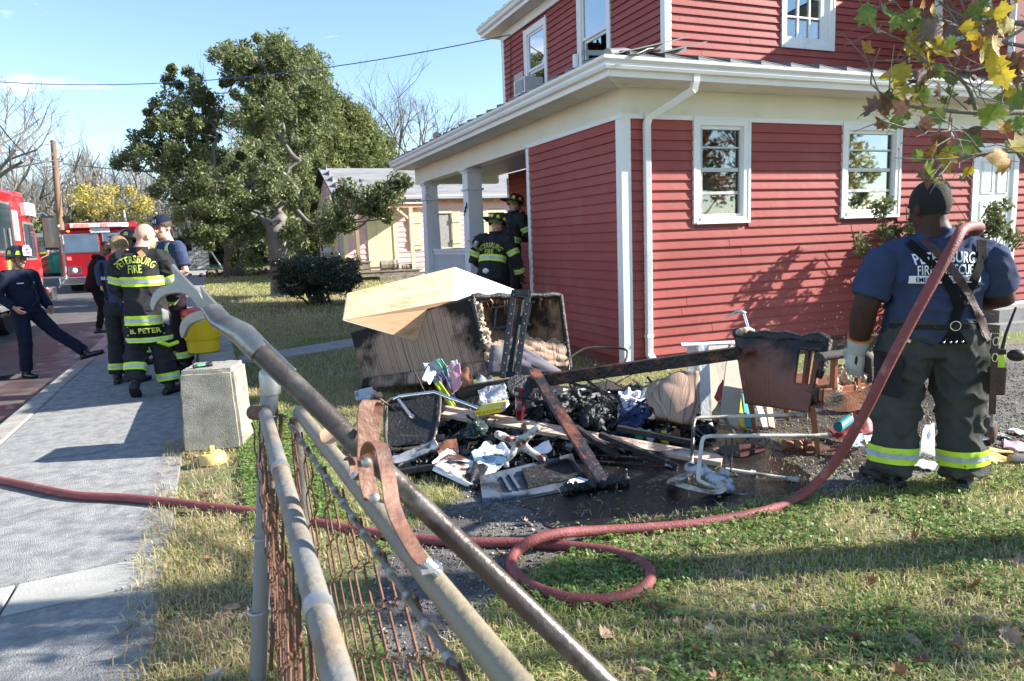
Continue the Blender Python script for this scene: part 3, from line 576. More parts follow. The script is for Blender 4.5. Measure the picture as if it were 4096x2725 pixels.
B1 = [(563, 178, 82, 0), (640, 160, 78, .8), (690, 245, 68, .3), (612, 250, 75, -.8), (520, 130, 40, .3), (600, 130, 45, -.4), (436, 206, 56, .5), (398, 268, 66, -.4), (478, 285, 66, 1.2), (337, 361, 62, 0), (395, 392, 70, -1), (457, 354, 66, .9), (492, 453, 70, -1.2), (425, 462, 52, .4), (471, 528, 52, -1.4), (530, 510, 54, -.6), (598, 411, 70, 1.2), (612, 488, 62, .2), (669, 455, 46, -.5), (655, 538, 46, -.4), (560, 585, 34, -.6), (300, 372, 28, .2), (690, 360, 36, .6)]
F1 = [(748, 495, 26, -1.0), (800, 462, 40, -1.6), (858, 448, 42, -2.0), (920, 425, 34, -2.2), (852, 494, 32, -1.8), (806, 508, 28, -1.2), (760, 540, 20, -.8), (895, 470, 28, -2.0)]
tb = GG(655, 682)
leafy_tree('evergreen_tree', 'big glossy broadleaf evergreen with a pale flared trunk beside the clipped shrub', tb, pxblobs(B1+F1, 20.6), .30, tb+Vector((-.1, .1, 2.0)), 3, leafm, barkg, 92000, .125, per=24, frac=.25, aspect=.42, forks=[AT(*q, 20.6) for q in ((655, 470), (590, 500), (560, 440), (690, 370), (640, 320), (480, 400), (500, 320), (660, 250), (600, 230), (430, 430), (560, 520), (735, 520))])
tb2 = GG(540, 636)
leafy_tree('shade_tree', 'dark barked tree standing behind the evergreen, trunk in shade', tb2, pxblobs([(500, 480, 80, 0), (590, 470, 90, 1), (545, 400, 80, 2)], 30.5), .36, tb2+Vector((.1, 0, 2.6)), 8, leafm, bark, 9000, .2, per=2, frac=.6)
def cedar(px, py0, py1, wpx, dep, seed, label, n=26000):
 rng = np.random.default_rng(seed); a = AT(px, py0, dep); b = AT(px, py1, dep); base = Vector((a.x, a.y, gz(a.y))); root = thing('cedar_tree', label, 'tree', base, group='tall cedars behind the pink house')
 t = MB(); t.tube([base, base.lerp(a, .5), a], [.35, .2, .04], 8); cen = []; rad = []; H = a.z-b.z; wm = wpx*dep/FP
 for i in range(330):
  u = rng.random()**.75; r = wm*(.10+.9*u**.8)*(.75+.45*rng.random()); th = rng.uniform(0, 6.283); q = Vector((a.x+math.cos(th)*r, a.y+math.sin(th)*r, a.z-H*u+.25*r)); cen.append(q); rad.append(rng.uniform(.35, .8))
  if i % 3 == 0: limb(t, Vector((a.x, a.y, q.z-.3*r)), q, .05, .015, rng, 4, .05, 3)
 t.build('trunk', bark, root); cen = np.array(cen); rad = np.array(rad)
 v, f, k = leaves(rng, cen, rad, n, .34, .22, 0.2); tone = rng.random(len(cen)); col = .55*tone[k]+.45*rng.random(n); o = npmesh('crown', v-np.array(base), f, cedarm, root, {'rnd': col}); o['kind'] = 'stuff'
cedar(640, 88, 560, 130, 37, 21, 'tallest cedar, its pointed top rising above the evergreen', 30000)
cedar(715, 130, 560, 120, 39, 22, 'middle cedar right behind the evergreen crown')
cedar(806, 236, 560, 120, 41, 23, 'shorter cedar standing over the ridge of the pink house', 30000)
cedar(880, 320, 560, 60, 43, 24, 'smallest cedar, rightmost of the row', 14000)
sb = GG(735, 702); rng = np.random.default_rng(5); root = thing('clipped_shrub', 'dark green clipped shrub with many bare stems, on the lawn', 'shrub', sb)
t = MB(); sd = 18.0
for i in range(26):
 a = sb+Vector((rng.normal(0, .16), rng.normal(0, .14), 0)); th = rng.uniform(0, 6.283); rr = rng.uniform(.1, 1.0); limb(t, a, sb+Vector((rr*math.cos(th), rr*math.sin(th)*.9, rng.uniform(.5, 1.1))), .035, .010, rng, 5, .05, 5)
t.build('stem', bark, root)
cen = []; rad = []
for i in range(420):
 th = rng.uniform(0, 6.283); u = rng.random()**.5; z = rng.uniform(.38, 1.20); rr = (.55+.45*min(1, (z-.2)/.45))*1.06*u; cen.append(sb+Vector((rr*math.cos(th), rr*math.sin(th), z-.10*u))); rad.append(rng.uniform(.08, .17))
v, f, k = leaves(rng, np.array(cen), np.array(rad), 30000, .06, .5, .3); o = npmesh('foliage', v-np.array(sb), f, bushm, root, {'rnd': rng.random(30000)}); o['kind'] = 'stuff'
def bare_mesh(name, seed, H, r0, levels=5, spread=.55, leaf=None):
 rng = random.Random(seed); t = MB(); tips = []
 def grow(p, d, L, r, lv):
  pts = [p]; q = p; dd = d
  for i in range(3):
   dd = (dd+Vector((rng.gauss(0, .10), rng.gauss(0, .10), rng.gauss(.02, .06)))).normalized(); q = q+dd*L/3; pts.append(q)
  t.tube(pts, [r, r*.88, r*.76, r*.64], 5 if r > .03 else 3, caps=False)
  if lv == 0: tips.append(q); return
  for k in range(rng.choice((2, 3, 3)) if lv < levels else 4):
   a = Vector((rng.gauss(0, 1), rng.gauss(0, 1), rng.gauss(.25, .6))); s = pts[rng.choice((2, 3, 3))]
   grow(s, (dd+a*spread).normalized(), L*rng.uniform(.6, .85), r*rng.uniform(.45, .62), lv-1)
 grow(Vector((0, 0, -.1)), Vector((0, 0, 1)), H*.30, r0, levels); return t.mesh(name, [barkg]), tips
BM = [bare_mesh('bare_tree', s, 9, .2, 6) for s in (1, 2, 3)]
def bare(px, dep, h, var, label, group='bare winter trees along the skyline', base=None):
 p = AT(px, 560, dep); p = Vector((p.x, p.y, gz(p.y))); root = thing('bare_tree', label, 'tree', p, random.uniform(0, 6), group); o = link('trunk', BM[var][0], root); o.scale = (h/9,)*3; o['kind'] = 'stuff'; return root
rr = random.Random(4)
lab = 'leafless grey tree in the far thicket along the skyline'
for i in range(30):
 px = -60+i*17+rr.uniform(-9, 9); bare(px, rr.uniform(58, 90), rr.uniform(8.5, 12.5), i % 3, lab)
for px in (925, 960, 900): bare(px, 62, 15, px % 3, 'leafless tree showing above the porch roof', 'bare trees above the porch roof')
for px in (575, 640, 700): bare(px, 60, 15, px % 3, 'leafless tree glimpsed through the evergreen crown', 'bare trees behind the evergreen')
bare(-28, 30, 11.5, 1, 'large leafless tree at the left edge behind the red truck', None); bare(20, 36, 10, 2, 'smaller leafless tree right of the large one behind the truck', None)
for i, (px, lst) in enumerate(((260, [(255, 450, 36, 0), (305, 470, 34, 1), (275, 490, 34, -1), (320, 505, 26, 0), (340, 475, 24, 1)]), (190, [(185, 480, 32, 0), (170, 515, 28, 0), (215, 500, 28, 1), (200, 450, 20, 1)]))):
 p = AT(px, 560, 46); p = Vector((p.x, p.y, gz(p.y))); leafy_tree('yellow_tree', ('yellow leaved tree beyond the far fire engine', 'greenish yellow tree left of the far fire engine')[i], p, pxblobs(lst, 46, 1.15), .18, p+Vector((0, 0, 1.6)), 30+i, yelm, barkg, 2600, .20, per=3, frac=.6, aspect=.6)
rng = np.random.default_rng(12); n = 52000
th = np.radians(rng.uniform(-42, 30, n)); dist = rng.uniform(62, 110, n); x = np.sin(th)*dist; y = np.cos(th)*dist; zz = gz(80)+rng.random(n)**1.5*(4.6+1.5*np.sin(th*37)+1.2*np.sin(th*91+1));
ax = rng.normal(0, .35, (n, 3)); ax[:, 2] = 1; L = rng.uniform(.5, 1.6, n); w = rng.uniform(.02, .07, n); p = np.stack([x, y, zz], 1); sd = np.stack([np.cos(th), -np.sin(th), 0*th], 1)
v = np.stack([p-sd*w[:, None], p+sd*w[:, None], p+sd*w[:, None]*.4+ax*L[:, None], p-sd*w[:, None]*.4+ax*L[:, None]], 1).reshape(-1, 3)
o = npmesh('far_wood', v, np.arange(n*4).reshape(-1, 4), twigm, None, {'rnd': rng.random(n)}); tag(o, 'far brown thicket of twigs closing the view down the street', 'thicket', kind='stuff')
undm = ramp_mat('undergrowth leaf', [(0, (.03, .05, .015)), (.5, (.08, .11, .03)), (.8, (.15, .16, .05)), (1, (.2, .14, .07))], rough=.6, sub=.25)
rng = np.random.default_rng(13); n = 30000; th = np.radians(rng.uniform(-36, 26, n)); dist = rng.uniform(44, 60, n); p = np.stack([np.sin(th)*dist, np.cos(th)*dist, gz(52)+rng.random(n)**1.3*(2.3+.9*np.sin(th*29))], 1)
v, f, k = leaves(rng, p, np.full(n, .2), n, .34, .55); o = npmesh('far_hedge', v, f, undm, None, {'rnd': np.clip(rng.random(n)*.5+.5*rng.random(n)[k], 0, 1)}); tag(o, 'rough green undergrowth at the far side of the lawn', 'hedge', kind='stuff')
for i, (px, py, r, m_, lb) in enumerate(((425, 575, 30, undm, 'light green shrub behind the stone chimney'), (590, 600, 22, undm, 'low shrub between the two trunks'), (510, 560, 40, cedarm, 'dark conifer shrub left of the shaded trunk'))):
 p = AT(px, py, 40+i); rng = np.random.default_rng(60+i); b = Vector((p.x, p.y, gz(p.y))); root = thing('shrub', lb, 'shrub', b); t = MB(); t.tube([b, p], [.08, .03], 6); t.build('stem', bark, root)
 cen, rad = clumps(rng, [(p, r*40/FP), (p-Vector((0, 0, .5)), r*40/FP)], 14, .3); v, f, k = leaves(rng, cen, rad, 3500, .2, .5); o = npmesh('foliage', v-np.array(b), f, m_, root, {'rnd': rng.random(3500)}); o['kind'] = 'stuff'
for i, (px, dep, lb) in enumerate(((492, 42, 'slim dark trunk left of the shaded tree'), (520, 45, 'second slim dark trunk nearer the shaded tree'), (690, 29, 'dark trunk at the corner of the pink house'))):
 p = AT(px, 560, dep); b = Vector((p.x, p.y, gz(p.y))); root = thing('tree', lb, 'tree', b); t = MB(); t.tube([b-Vector((0, 0, .2)), b+Vector((.05, 0, 2)), b+Vector((0, .1, 6.5))], [.34, .26, .12], 10); t.build('trunk', bark, root, smooth=60)
 rng = np.random.default_rng(80+i); cen, rad = clumps(rng, [(b+Vector((0, 0, 5.4)), 1.7)], 8, .45); v, f, k = leaves(rng, cen, rad, 3000, .22, .45); o = npmesh('crown', v-np.array(b), f, leafm, root, {'rnd': rng.random(3000)*.9}); o['kind'] = 'stuff'
# ------------------------------------------------------------------ the pink house
pk = mat('pink siding', (.72, .48, .46), .75, .08, 2, .1, 20, objrand=.05); yl = mat('pale yellow paint', (.74, .67, .42), .65, .08, 3, .1, 20, objrand=.04); sal = mat('salmon paint', (.66, .33, .22), .7, .1, 3)
rf = mat('grey roll roofing', (.23, .235, .24), .85, .15, 2, .2, 40, col2=(.15, .15, .15), mask=(.5, .7), mscale=3, stretch=(.4, 1, 1)); oldwood = mat('weathered wood', (.26, .22, .17), .9, .3, 6, .5, 40, stretch=(1, 1, 1), col2=(.10, .085, .07), mask=(.5, .65), mscale=5)
QY = 26.4; qx = PYp(796, 600, QY).x; gq = gz(QY)
pink = thing('pink_house', 'derelict pink sided cottage with pale yellow door and shutters', 'house', (qx, QY, gq))
ZE = PYp(960, 456, QY).z; ZR = AT(748, 392, 28.6).z; X2 = qx+13; YB = QY+6.6
def Q(px, py): p = PYp(px, py, QY); return p.x, p.z
w = MB(); w.box((qx+.01, QY+.02, gq-.2), (X2, QY+.2, ZE)); wp = w.build('wall', pk, pink)
door_x0, door_zt = Q(842, 492); door_x1 = Q(910, 492)[0]; zb = gq+.42
w1 = (Q(990, 500)[0], Q(1037, 500)[0], Q(1010, 571)[1], Q(1010, 485)[1]); w2 = (Q(1123, 500)[0], Q(1160, 500)[0], Q(1130, 571)[1], Q(1130, 483)[1])
z = gq+.15; H_ = .19
def pboard(a, b, z, h, y=QY):
 t = MB(); t.hexa([(a, y-.025, z), (b, y-.025, z), (b, y, z), (a, y, z), (a, y-.004, z+h), (b, y-.004, z+h), (b, y, z+h), (a, y, z+h)]); t.build('siding_board', pk, wp)
while z < ZE-.05:
 s = qx+.02
 for ha, hb, h0, h1 in ((door_x0, door_x1, zb-.4, door_zt), w1, w2):
  if h0 < z+H_ and h1 > z:
   if ha > s: pboard(s, ha, z, H_)
   s = hb
 pboard(s, X2, z, H_); z += H_
w = MB(); w.prism([(qx+.02, QY, gq-.2), (qx+.02, YB, gq-.2), (qx+.02, YB, ZE), (qx+.02, (QY+YB)/2, ZR-.05), (qx+.02, QY, ZE)], (.15, 0, 0)); wg = w.build('wall', pk, pink)
z = gq+.15
while z < ZR-.1:
 ins = 0 if z < ZE else (z-ZE)/(ZR-ZE)*(YB-QY)/2
 if YB-QY-2*ins > .2:
  t = MB(); a, b = QY+ins, YB-ins; h = H_*1.5; t.hexa([(qx-.012, a, z), (qx-.012, b, z), (qx+.02, b, z), (qx+.02, a, z), (qx+.012, a, z+h), (qx+.012, b, z+h), (qx+.02, b, z+h), (qx+.02, a, z+h)]); t.build('siding_board', pk, wg)
 z += H_*1.5
ov = .28; ym = (QY+YB)/2; dz = (ZR-ZE)*ov/(ym-QY)
r = MB()
for sgn in (1, -1):
 y_e = QY-ov if sgn > 0 else YB+ov
 r.hexa([(qx-ov, y_e, ZE-dz), (X2, y_e, ZE-dz), (X2, ym, ZR), (qx-ov, ym, ZR), (qx-ov, y_e, ZE-dz+.06), (X2, y_e, ZE-dz+.06), (X2, ym, ZR+.06), (qx-ov, ym, ZR+.06)])
roofp = r.build('roof', mat('roof edge', (.02, .02, .02), .8), pink)
for i in range(5):
 t0, t1 = i/5, (i+1)/5+.02; P = lambda t, d: (QY-ov+(ym-QY+ov)*t, ZE-dz+.062+(ZR-ZE+dz)*t+d)
 (ya, za), (yb, zb_) = P(t0, .012), P(min(t1, 1), .002); t = MB(); t.hexa([(qx-ov+.01, ya, za-.012), (X2, ya, za-.012), (X2, yb, zb_-.002), (qx-ov+.01, yb, zb_-.002), (qx-ov+.01, ya, za), (X2, ya, za), (X2, yb, zb_), (qx-ov+.01, yb, zb_)]); t.build('roofing_strip', rf, roofp)
t = MB(); t.box((qx, QY-.03, ZE-.22), (X2, QY-.0, ZE)); t.build('frieze_board', sal, pink)
x = qx+.2
while x < X2-1:
 t = MB(); t.box((x, QY-ov+.03, ZE-.16), (x+.06, QY-.03, ZE-.06)); t.build('rafter_tail', sal, pink); x += .62
t = MB(); t.box((qx-.02, QY-.035, gq), (qx+.12, QY-.0, ZE)); t.build('corner_board', yl, pink)
t = MB(); t.box((door_x0, QY-.05, zb), (door_x0+.13, QY+.02, door_zt)); t.box((door_x1-.13, QY-.05, zb), (door_x1, QY+.02, door_zt)); t.box((door_x0+.13, QY-.05, door_zt-.13), (door_x1-.13, QY+.02, door_zt)); df = t.build('door_frame', yl, pink)
wd = (door_x1-door_x0-.26)/4
for i in range(4):
 t = MB(); a = door_x0+.13+i*wd; t.box((a+.004, QY-.025, zb), (a+wd-.004, QY+.015, door_zt-.13)); t.build('door_plank', yl, df)
osb = mat('chipboard sheet', (.40, .38, .36), .85, .25, 40, .2, 60, col2=(.26, .25, .24), mask=(.45, .6), mscale=30); osb2 = mat('brown chipboard', (.24, .17, .09), .85, .3, 12)
for (a, b, c, d), m_ in ((w1, osb), (w2, osb2)):
 t = MB(); t.box((a, QY-.05, d-.11), (b, QY, d)); t.box((a-.05, QY-.05, c-.06), (b+.05, QY, c)); t.box((a-.06, QY-.05, c), (a, QY, d)); t.box((b, QY-.05, c), (b+.06, QY, d)); wn_ = t.build('window', yl, pink)
 t = MB(); t.box((a+.01, QY-.015, c), (b-.01, QY+.0, d-.16)); t.build('boarding', m_, wn_); t = MB(); t.box((a, QY-.0, d-.16), (b, QY+.015, d-.11)); t.build('gap', black, wn_)
for a, b in ((Q(939, 500)[0], Q(969, 500)[0]), (Q(1039, 500)[0], Q(1058, 500)[0]), (Q(1092, 500)[0], Q(1121, 500)[0])):
 t = MB(); n_ = 3; ww = (b-a)/n_
 for i in range(n_): t.box((a+i*ww+.004, QY-.06, w1[2]-.02), (a+(i+1)*ww-.004, QY-.028, w1[3]-.05))
 for zz in (w1[2]+.15, w1[3]-.45): t.box((a, QY-.085, zz), (b, QY-.06, zz+.16))
 t.build('shutter', yl, pink)
hx0, hz = Q(862, 475); hx1 = Q(962, 475)[0]
t = MB(); t.box((hx0, QY-1.25, hz), (hx1, QY-.0, hz+.05)); hood = t.build('porch_hood', oldwhite, pink); t = MB(); t.box((hx0+.05, QY-1.2, hz-.13), (hx1-.05, QY-1.1, hz)); t.box((hx1-.15, QY-1.1, hz-.13), (hx1-.05, QY-.03, hz)); t.build('hood_beam', sal, pink)
for k, px in enumerate((826, 951)):
 p = PYp(px, 600, QY-1.15); zt_ = hz-.13 if k else hz-.35; t = MB(); t.box((p.x-.06, QY-1.21, gq+.25), (p.x+.06, QY-1.09, zt_)); t.build('porch_post', yl if k else mat('raw timber', (.34, .27, .17), .85, .2, 6, stretch=(1, 1, .2)), pink)
 if k:
  t = MB(); t.plank((p.x+.05, QY-1.15, hz-.62), (p.x-.55, QY-1.15, hz-.1), .07, .09, up=(0, 1, 0)); t.build('bracket', yl, pink)
d0 = PYp(808, 640, QY-1.2).x; d1 = PYp(965, 640, QY-1.2).x; y = QY-1.35
while y < QY-.05:
 t = MB(); t.box((d0, y, gq+.27), (d1+random.uniform(-.1, .1), y+.13, gq+.31)); t.build('deck_board', oldwood, pink); y += .145
t = MB(); t.box((d0+.1, QY-1.3, gq-.1), (d0+.2, QY-.2, gq+.27)); t.box((d0+.1, QY-1.32, gq+.12), (d1, QY-1.28, gq+.27)); t.build('deck_frame', oldwood, pink)
t = MB(); t.box((d0+.9, QY-1.75, gq-.05), (d0+2.4, QY-1.4, gq+.13)); t.build('deck_step', oldwood, pink)
for y0_, y1_, z0_, z1_, m_, nm in ((QY+.6, QY+1.15, gq+.55, gq+1.75, osb, 'boarding'), (QY+2.4, QY+3.2, gq+.9, gq+2.1, darkroom, 'window'), (QY+4.9, QY+5.6, gq+.9, gq+2.3, osb, 'boarding')):
 t = MB(); t.box((qx-.05, y0_, z0_), (qx-.02, y1_, z1_)); o = t.build(nm, m_, pink); t = MB(); t.box((qx-.06, y0_-.09, z0_), (qx-.01, y0_, z1_)); t.box((qx-.06, y1_, z0_), (qx-.01, y1_+.09, z1_)); t.build('side_trim', yl, o)
ac2 = thing('air_conditioner', 'small white air conditioner on the gable of the pink house', 'air conditioner', (qx-.2, QY+2.8, gq+1.2)); t = MB(); t.box((qx-.42, QY+2.5, gq+1.0), (qx-.06, QY+3.05, gq+1.38)); t.build('case', white, ac2); t = MB(); t.box((qx-.425, QY+2.55, gq+1.05), (qx-.42, QY+3.0, gq+1.33)); t.build('grille', darkroom, ac2)
for k, (px, py, w_, h_) in enumerate(((897, 631, .62, .36), (937, 628, .34, .2))):
 p = PYp(px, py, QY-1.1); t = MB(); P = []
 for i in range(9):
  u = i/8; r_ = h_/2*(.9+.2*noise.noise((i, k, 1))); P.append(Vector((p.x-w_/2+w_*u, p.y, gq+.31+h_/2)))
 t.tube(P, [h_/2*(.95+.2*noise.noise((i*.9, k, 1))) for i in range(9)], 9); o = top(t.build('rotten_log', oldwood)); tag(o, ('thick rotten log section on the pink house deck', 'short splintered wood piece beside the log on the deck')[k], 'log')
p = PYp(837, 632, QY-.9); t = MB(); t.box((p.x-.22, p.y-.2, gq+.31), (p.x+.22, p.y+.2, gq+.62)); t.box((p.x-.26, p.y-.24, gq+.62), (p.x+.26, p.y+.24, gq+.66)); t.box((p.x-.22, p.y-.22, gq+.40), (p.x+.22, p.y-.2, gq+.47)); o = top(t.build('wooden_crate', oldwood)); tag(o, 'weathered wooden crate behind the raw timber porch post', 'crate')
# ------------------------------------------------------------------ pole, wires, far house, stone chimney
polem = mat('pole wood', (.20, .12, .075), .9, .25, 4, .4, 30, stretch=(1, 1, .1))
pb = AT(150, 640, 34.5); pb = Vector((pb.x, pb.y, gz(pb.y))); ptp = AT(122, 324, 34.5); pole = thing('utility_pole', 'leaning brown wooden utility pole beside the street', 'pole', pb)
t = MB(); t.tube([pb-Vector((0, 0, .3)), pb.lerp(ptp, .5), ptp], [.17, .15, .12], 10); t.build('shaft', polem, pole, smooth=60)
q = pb.lerp(ptp, .845); t = MB(); t.obox(q, (.75, .09, .08)); t.build('crossarm', galv, pole)
for s in (-.32, .32): t = MB(); t.lathe([(.05, 0), (.06, .05), (.03, .12)], 8, q+Vector((s, 0, .04))); t.build('insulator', darkroom, pole)
q2 = pb.lerp(ptp, .42); t = MB(); t.obox(q2+Vector((.28, 0, 0)), (.3, .18, .2)); t.build('lamp_bracket', black, pole)
def wire(name, label, a, b, sag, r, m=black, n=24):
 a = Vector(a); b = Vector(b); t = MB(); t.tube([a.lerp(b, i/n)-Vector((0, 0, sag*4*(i/n)*(1-i/n))) for i in range(n+1)], r, 5, caps=False); o = top(t.build(name, m)); return tag(o, label, 'wire')
bluew = mat('blue sheathed cable', (.03, .07, .22), .5)
wire('overhead_cable', 'blue service cable running from the red house across the sky', (UX-.02, 14.55, UT+.02), AT(-40, 186, 20), .45, .011, bluew)
wire('overhead_wire', 'thin wire from the pole down behind the evergreen tree', q+Vector((.3, 0, -.1)), AT(420, 395, 34), .1, .02)
wire('overhead_wire', 'thin wire falling to the pole from the upper left', q+Vector((-.3, 0, .1)), AT(-20, 262, 20), .5, .018)
wire('overhead_wire', 'lowest thin wire crossing behind the utility pole', AT(-30, 512, 50), AT(420, 505, 50), .2, .02); wire('overhead_wire', 'wire crossing the bare trees above the far engine', AT(-30, 495, 60), AT(420, 480, 60), .3, .022)
p = AT(300, 565, 44); b = Vector((p.x, p.y, gz(p.y))); pole2 = thing('service_pole', 'short pale pole behind the far fire engine', 'pole', b); t = MB(); t.tube([b, AT(284, 483, 44)], [.1, .08], 8); t.build('shaft', mat('pale pole', (.45, .42, .38), .8), pole2)
fh = thing('white_bungalow', 'white clapboard bungalow with tall windows beyond the road', 'house', GG(118, 640))
D0 = 37.5; a = AT(86, 640, D0); zg = gz(a.y); b = AT(152, 640, D0-1.0); u = (b-a); u.z = 0; Ln = u.length; u.normalize(); nrm = Vector((u.y, -u.x, 0)); up = Vector((0, 0, 1)); M3 = Matrix((u, -nrm, up)).transposed(); o3 = Vector((a.x, a.y, zg)); ztop = AT(100, 548, D0).z-zg
def fb(x0, x1, z0, z1, d0, d1, nm, m_, par): t = MB(); t.obox(o3+u*(x0+x1)/2+up*(z0+z1)/2+nrm*(d0+d1)/2, (x1-x0, abs(d1-d0), z1-z0), M3); return t.build(nm, m_, par)
fb(0, Ln, 0, ztop, -4, 0, 'wall', white, fh)
for i in range(7): fb(.01, Ln*.62, .45+i*.13, .565+i*.13, 0, .02, 'siding_board', mat('grey siding', (.5, .53, .56), .6) if i == 0 else bpy.data.materials['grey siding'], fh)
fb(-.3, Ln+.3, ztop, ztop+.22, -4.3, .5, 'roof', white, fh)
for x0, x1 in ((.15, .5), (.55, .95), (1.0, 1.2)): fb(Ln*x0*.62, Ln*x1*.62, 1.35, ztop-.15, 0, .03, 'window', glass_dark, fh)
fb(Ln*.72, Ln*.80, .4, ztop-.1, 0, .03, 'window', glass_dark, fh); fb(Ln*.86, Ln*.95, 1.2, ztop-.1, 0, .03, 'window', glass_dark, fh)
def wheelie(px, py, dep, body, lid, label):
 p = AT(px, py, dep); b = Vector((p.x, p.y, gz(p.y))); bn = thing('wheeled_bin', label, 'bin', b); t = MB(); t.hexa([b+Vector((x*.26, y*.28, .05)) for x, y in ((-1, -1), (1, -1), (1, 1), (-1, 1))]+[b+Vector((x*.33, y*.36, 1.0)) for x, y in ((-1, -1), (1, -1), (1, 1), (-1, 1))]); t.build('body', mat(label[:8]+' body', body, .5), bn); t = MB(); t.hexa([b+Vector((x*.36, y*.39, 1.0)) for x, y in ((-1, -1), (1, -1), (1, 1), (-1, 1))]+[b+Vector((x*.33, y*.34, 1.1)) for x, y in ((-1, -1), (1, -1), (1, 1), (-1, 1))]); t.build('lid', mat(label[:8]+' lid', lid, .5), bn)
 for s in (-1, 1): t = MB(); t.tube([b+Vector((s*.27, .25, .12)), b+Vector((s*.33, .25, .12))], .12, 10); t.build('wheel', black, bn)
wheelie(102, 634, 36, (.22, .03, .02), (.6, .45, .03), 'dark red wheeled bin with a yellow lid by the bungalow'); wheelie(128, 634, 36.2, (.01, .16, .13), (.01, .13, .11), 'teal wheeled bin beside the dark red one'); wheelie(145, 634, 36.3, (.01, .17, .14), (.01, .13, .11), 'teal wheeled bin nearest the utility pole')
st = mat('stone blocks', (.42, .40, .35), .9, .25, 6, .4, 40, objrand=.15); p = GG(460, 620); ch = thing('stone_grill', 'pale stone built garden chimney across the lawn', 'chimney', p); z = 0; k = 0
while z < 1.55:
 wd = .95 if z < .9 else .55; n_ = 2 if k % 2 else 3
 for i in range(n_): t = MB(); w_ = wd/n_; xx = p.x-wd/2+i*w_; t.box((xx+.008, p.y-wd*.4+random.uniform(-.015, .015), p.z+z+.008), (xx+w_-.008, p.y+wd*.4, p.z+z+.182)); t.build('stone', st, ch, bevel=.01)
 z += .19; k += 1
t = MB(); t.plank(p+Vector((.55, -.2, 1.0)), p+Vector((1.05, -.4, 0)), .09, .05); o = top(t.build('leaning_board', oldwhite)); tag(o, 'pale board leaning on the stone chimney', 'board')
# ------------------------------------------------------------------ fire engines
fred = mat('fire engine red', (.38, .009, .015), .22, .06, 3, coat=.6); fred_d = mat('fire engine red lower', (.28, .008, .014), .25, .06, 3, coat=.5); tread = mat('tread plate', (.55, .56, .57), .35, .15, 60, .5, 90, metal=.85); rub = mat('tyre', (.018, .018, .018), .8, .2, 9); winb = mat('engine glass', (.03, .045, .06), .06, .15, 2, spec=.8)
redlamp = emit_mat('red flashing lamp', (1.0, .10, .08), 1.3); clearl = mat('clear lamp', (.6, .62, .66), .1, .1, 20, coat=.5)
TX, T0, T1 = -4.05, 13.2, 21.6; tg = -.12+gz(18)
t1 = thing('fire_engine', 'bright red fire engine parked at the left edge, seen from its cab side', 'fire engine', (TX-1.2, 17.4, tg))
w = MB(); w.prism([(TX, T0, tg+.62), (TX, T1-.25, tg+.62), (TX, T1-.02, tg+1.25), (TX, T1-.12, tg+2.0), (TX, T1-.75, tg+2.55), (TX, T1-.85, tg+2.72), (TX, T1-1.3, tg+3.0), (TX, T0, tg+3.02)], (-2.45, 0, 0)); cab = w.build('body', fred, t1, bevel=.03)
w = MB(); w.box((TX-2.45, T0, tg+3.0), (TX-.12, T1-1.4, tg+3.08)); w.build('roof', mat('roof purple red', (.40, .02, .08), .3, coat=.4), t1, bevel=.03)
def flank(y0, y1, z0, z1, nm, m, d=.012, par=None, x=TX): w = MB(); w.box((x+.001, y0, tg+z0), (x+d, y1, tg+z1)); return w.build(nm, m, par or t1, bevel=.004)
for y0, y1, z0, z1 in ((18.15-1.2, 18.95, 1.72, 2.72), (20.05, 21.05, 1.55, 2.35)):
 f = flank(y0-.05, y1+.05, z0-.05, z1+.05, 'window', galv); flank(y0, y1, z0, z1, 'pane', winb, .018, f)
for y0, y1 in ((19.05, 19.08), (19.95, 19.98)): flank(y0, y1, .7, 2.75, 'door_seam', darkroom, .006)
e = flank(19.15, 19.60, 1.95, 2.62, 'door_emblem', wht if False else mat('emblem pale', (.70, .66, .66), .4), .016); w = MB(); w.prism([(TX+.017, 19.22, tg+2.55), (TX+.017, 19.53, tg+2.55), (TX+.017, 19.53, tg+2.15), (TX+.017, 19.375, tg+2.02), (TX+.017, 19.22, tg+2.15)], (.004, 0, 0)); w.build('emblem_shield', mat('emblem blue', (.22, .32, .46), .4), e)
w = MB(); w.tube([(TX+.06, 18.5, tg+.9), (TX+.06, 18.5, tg+2.2)], .025, 8); w.build('grab_rail', chrome, t1, smooth=60); flank(19.25, 19.42, 1.70, 1.82, 'door_handle', chrome, .04)
w = MB(); w.box((TX-.02, T1-1.15, tg+2.55), (TX+.10, T1-.55, tg+2.86)); w.build('warning_light', mat('light box white', (.74, .72, .72), .3), t1, bevel=.02); w = MB(); w.box((TX-.3, T1-1.5, tg+2.86), (TX-.05, T1-1.0, tg+3.1)); w.build('beacon', mat('beacon red', (.5, .06, .06), .2), t1, bevel=.03)
mp_ = Vector((TX+.32, T1-.28, tg+2.16)); w = MB(); w.tube([(TX, T1-.35, tg+2.60), (TX+.22, T1-.30, tg+2.66), mp_+Vector((0, 0, .38))], .022, 8); w.tube([(TX, T1-.2, tg+1.52), (TX+.2, T1-.25, tg+1.60), mp_+Vector((0, 0, -.36))], .022, 8); arm = w.build('mirror_arm', chrome, t1, smooth=60)
w = MB(); w.obox(mp_, (.34, .12, .86)); w.build('mirror', black, arm, bevel=.05); w = MB(); w.obox(mp_-Vector((.01, .063, 0)), (.27, .006, .74)); w.build('mirror_glass', mat('mirror glass', (.12, .13, .12), .08, metal=.5), arm, bevel=.01)
w = MB(); w.tube([(TX+.25, T1+.3, tg+.75), (TX+.42, T1+.42, tg+.98), (TX+.45, T1+.40, tg+1.9), (TX+.44, T1+.38, tg+2.1)], .028, 8); w.build('crossview_pipe', galv, t1, smooth=60)
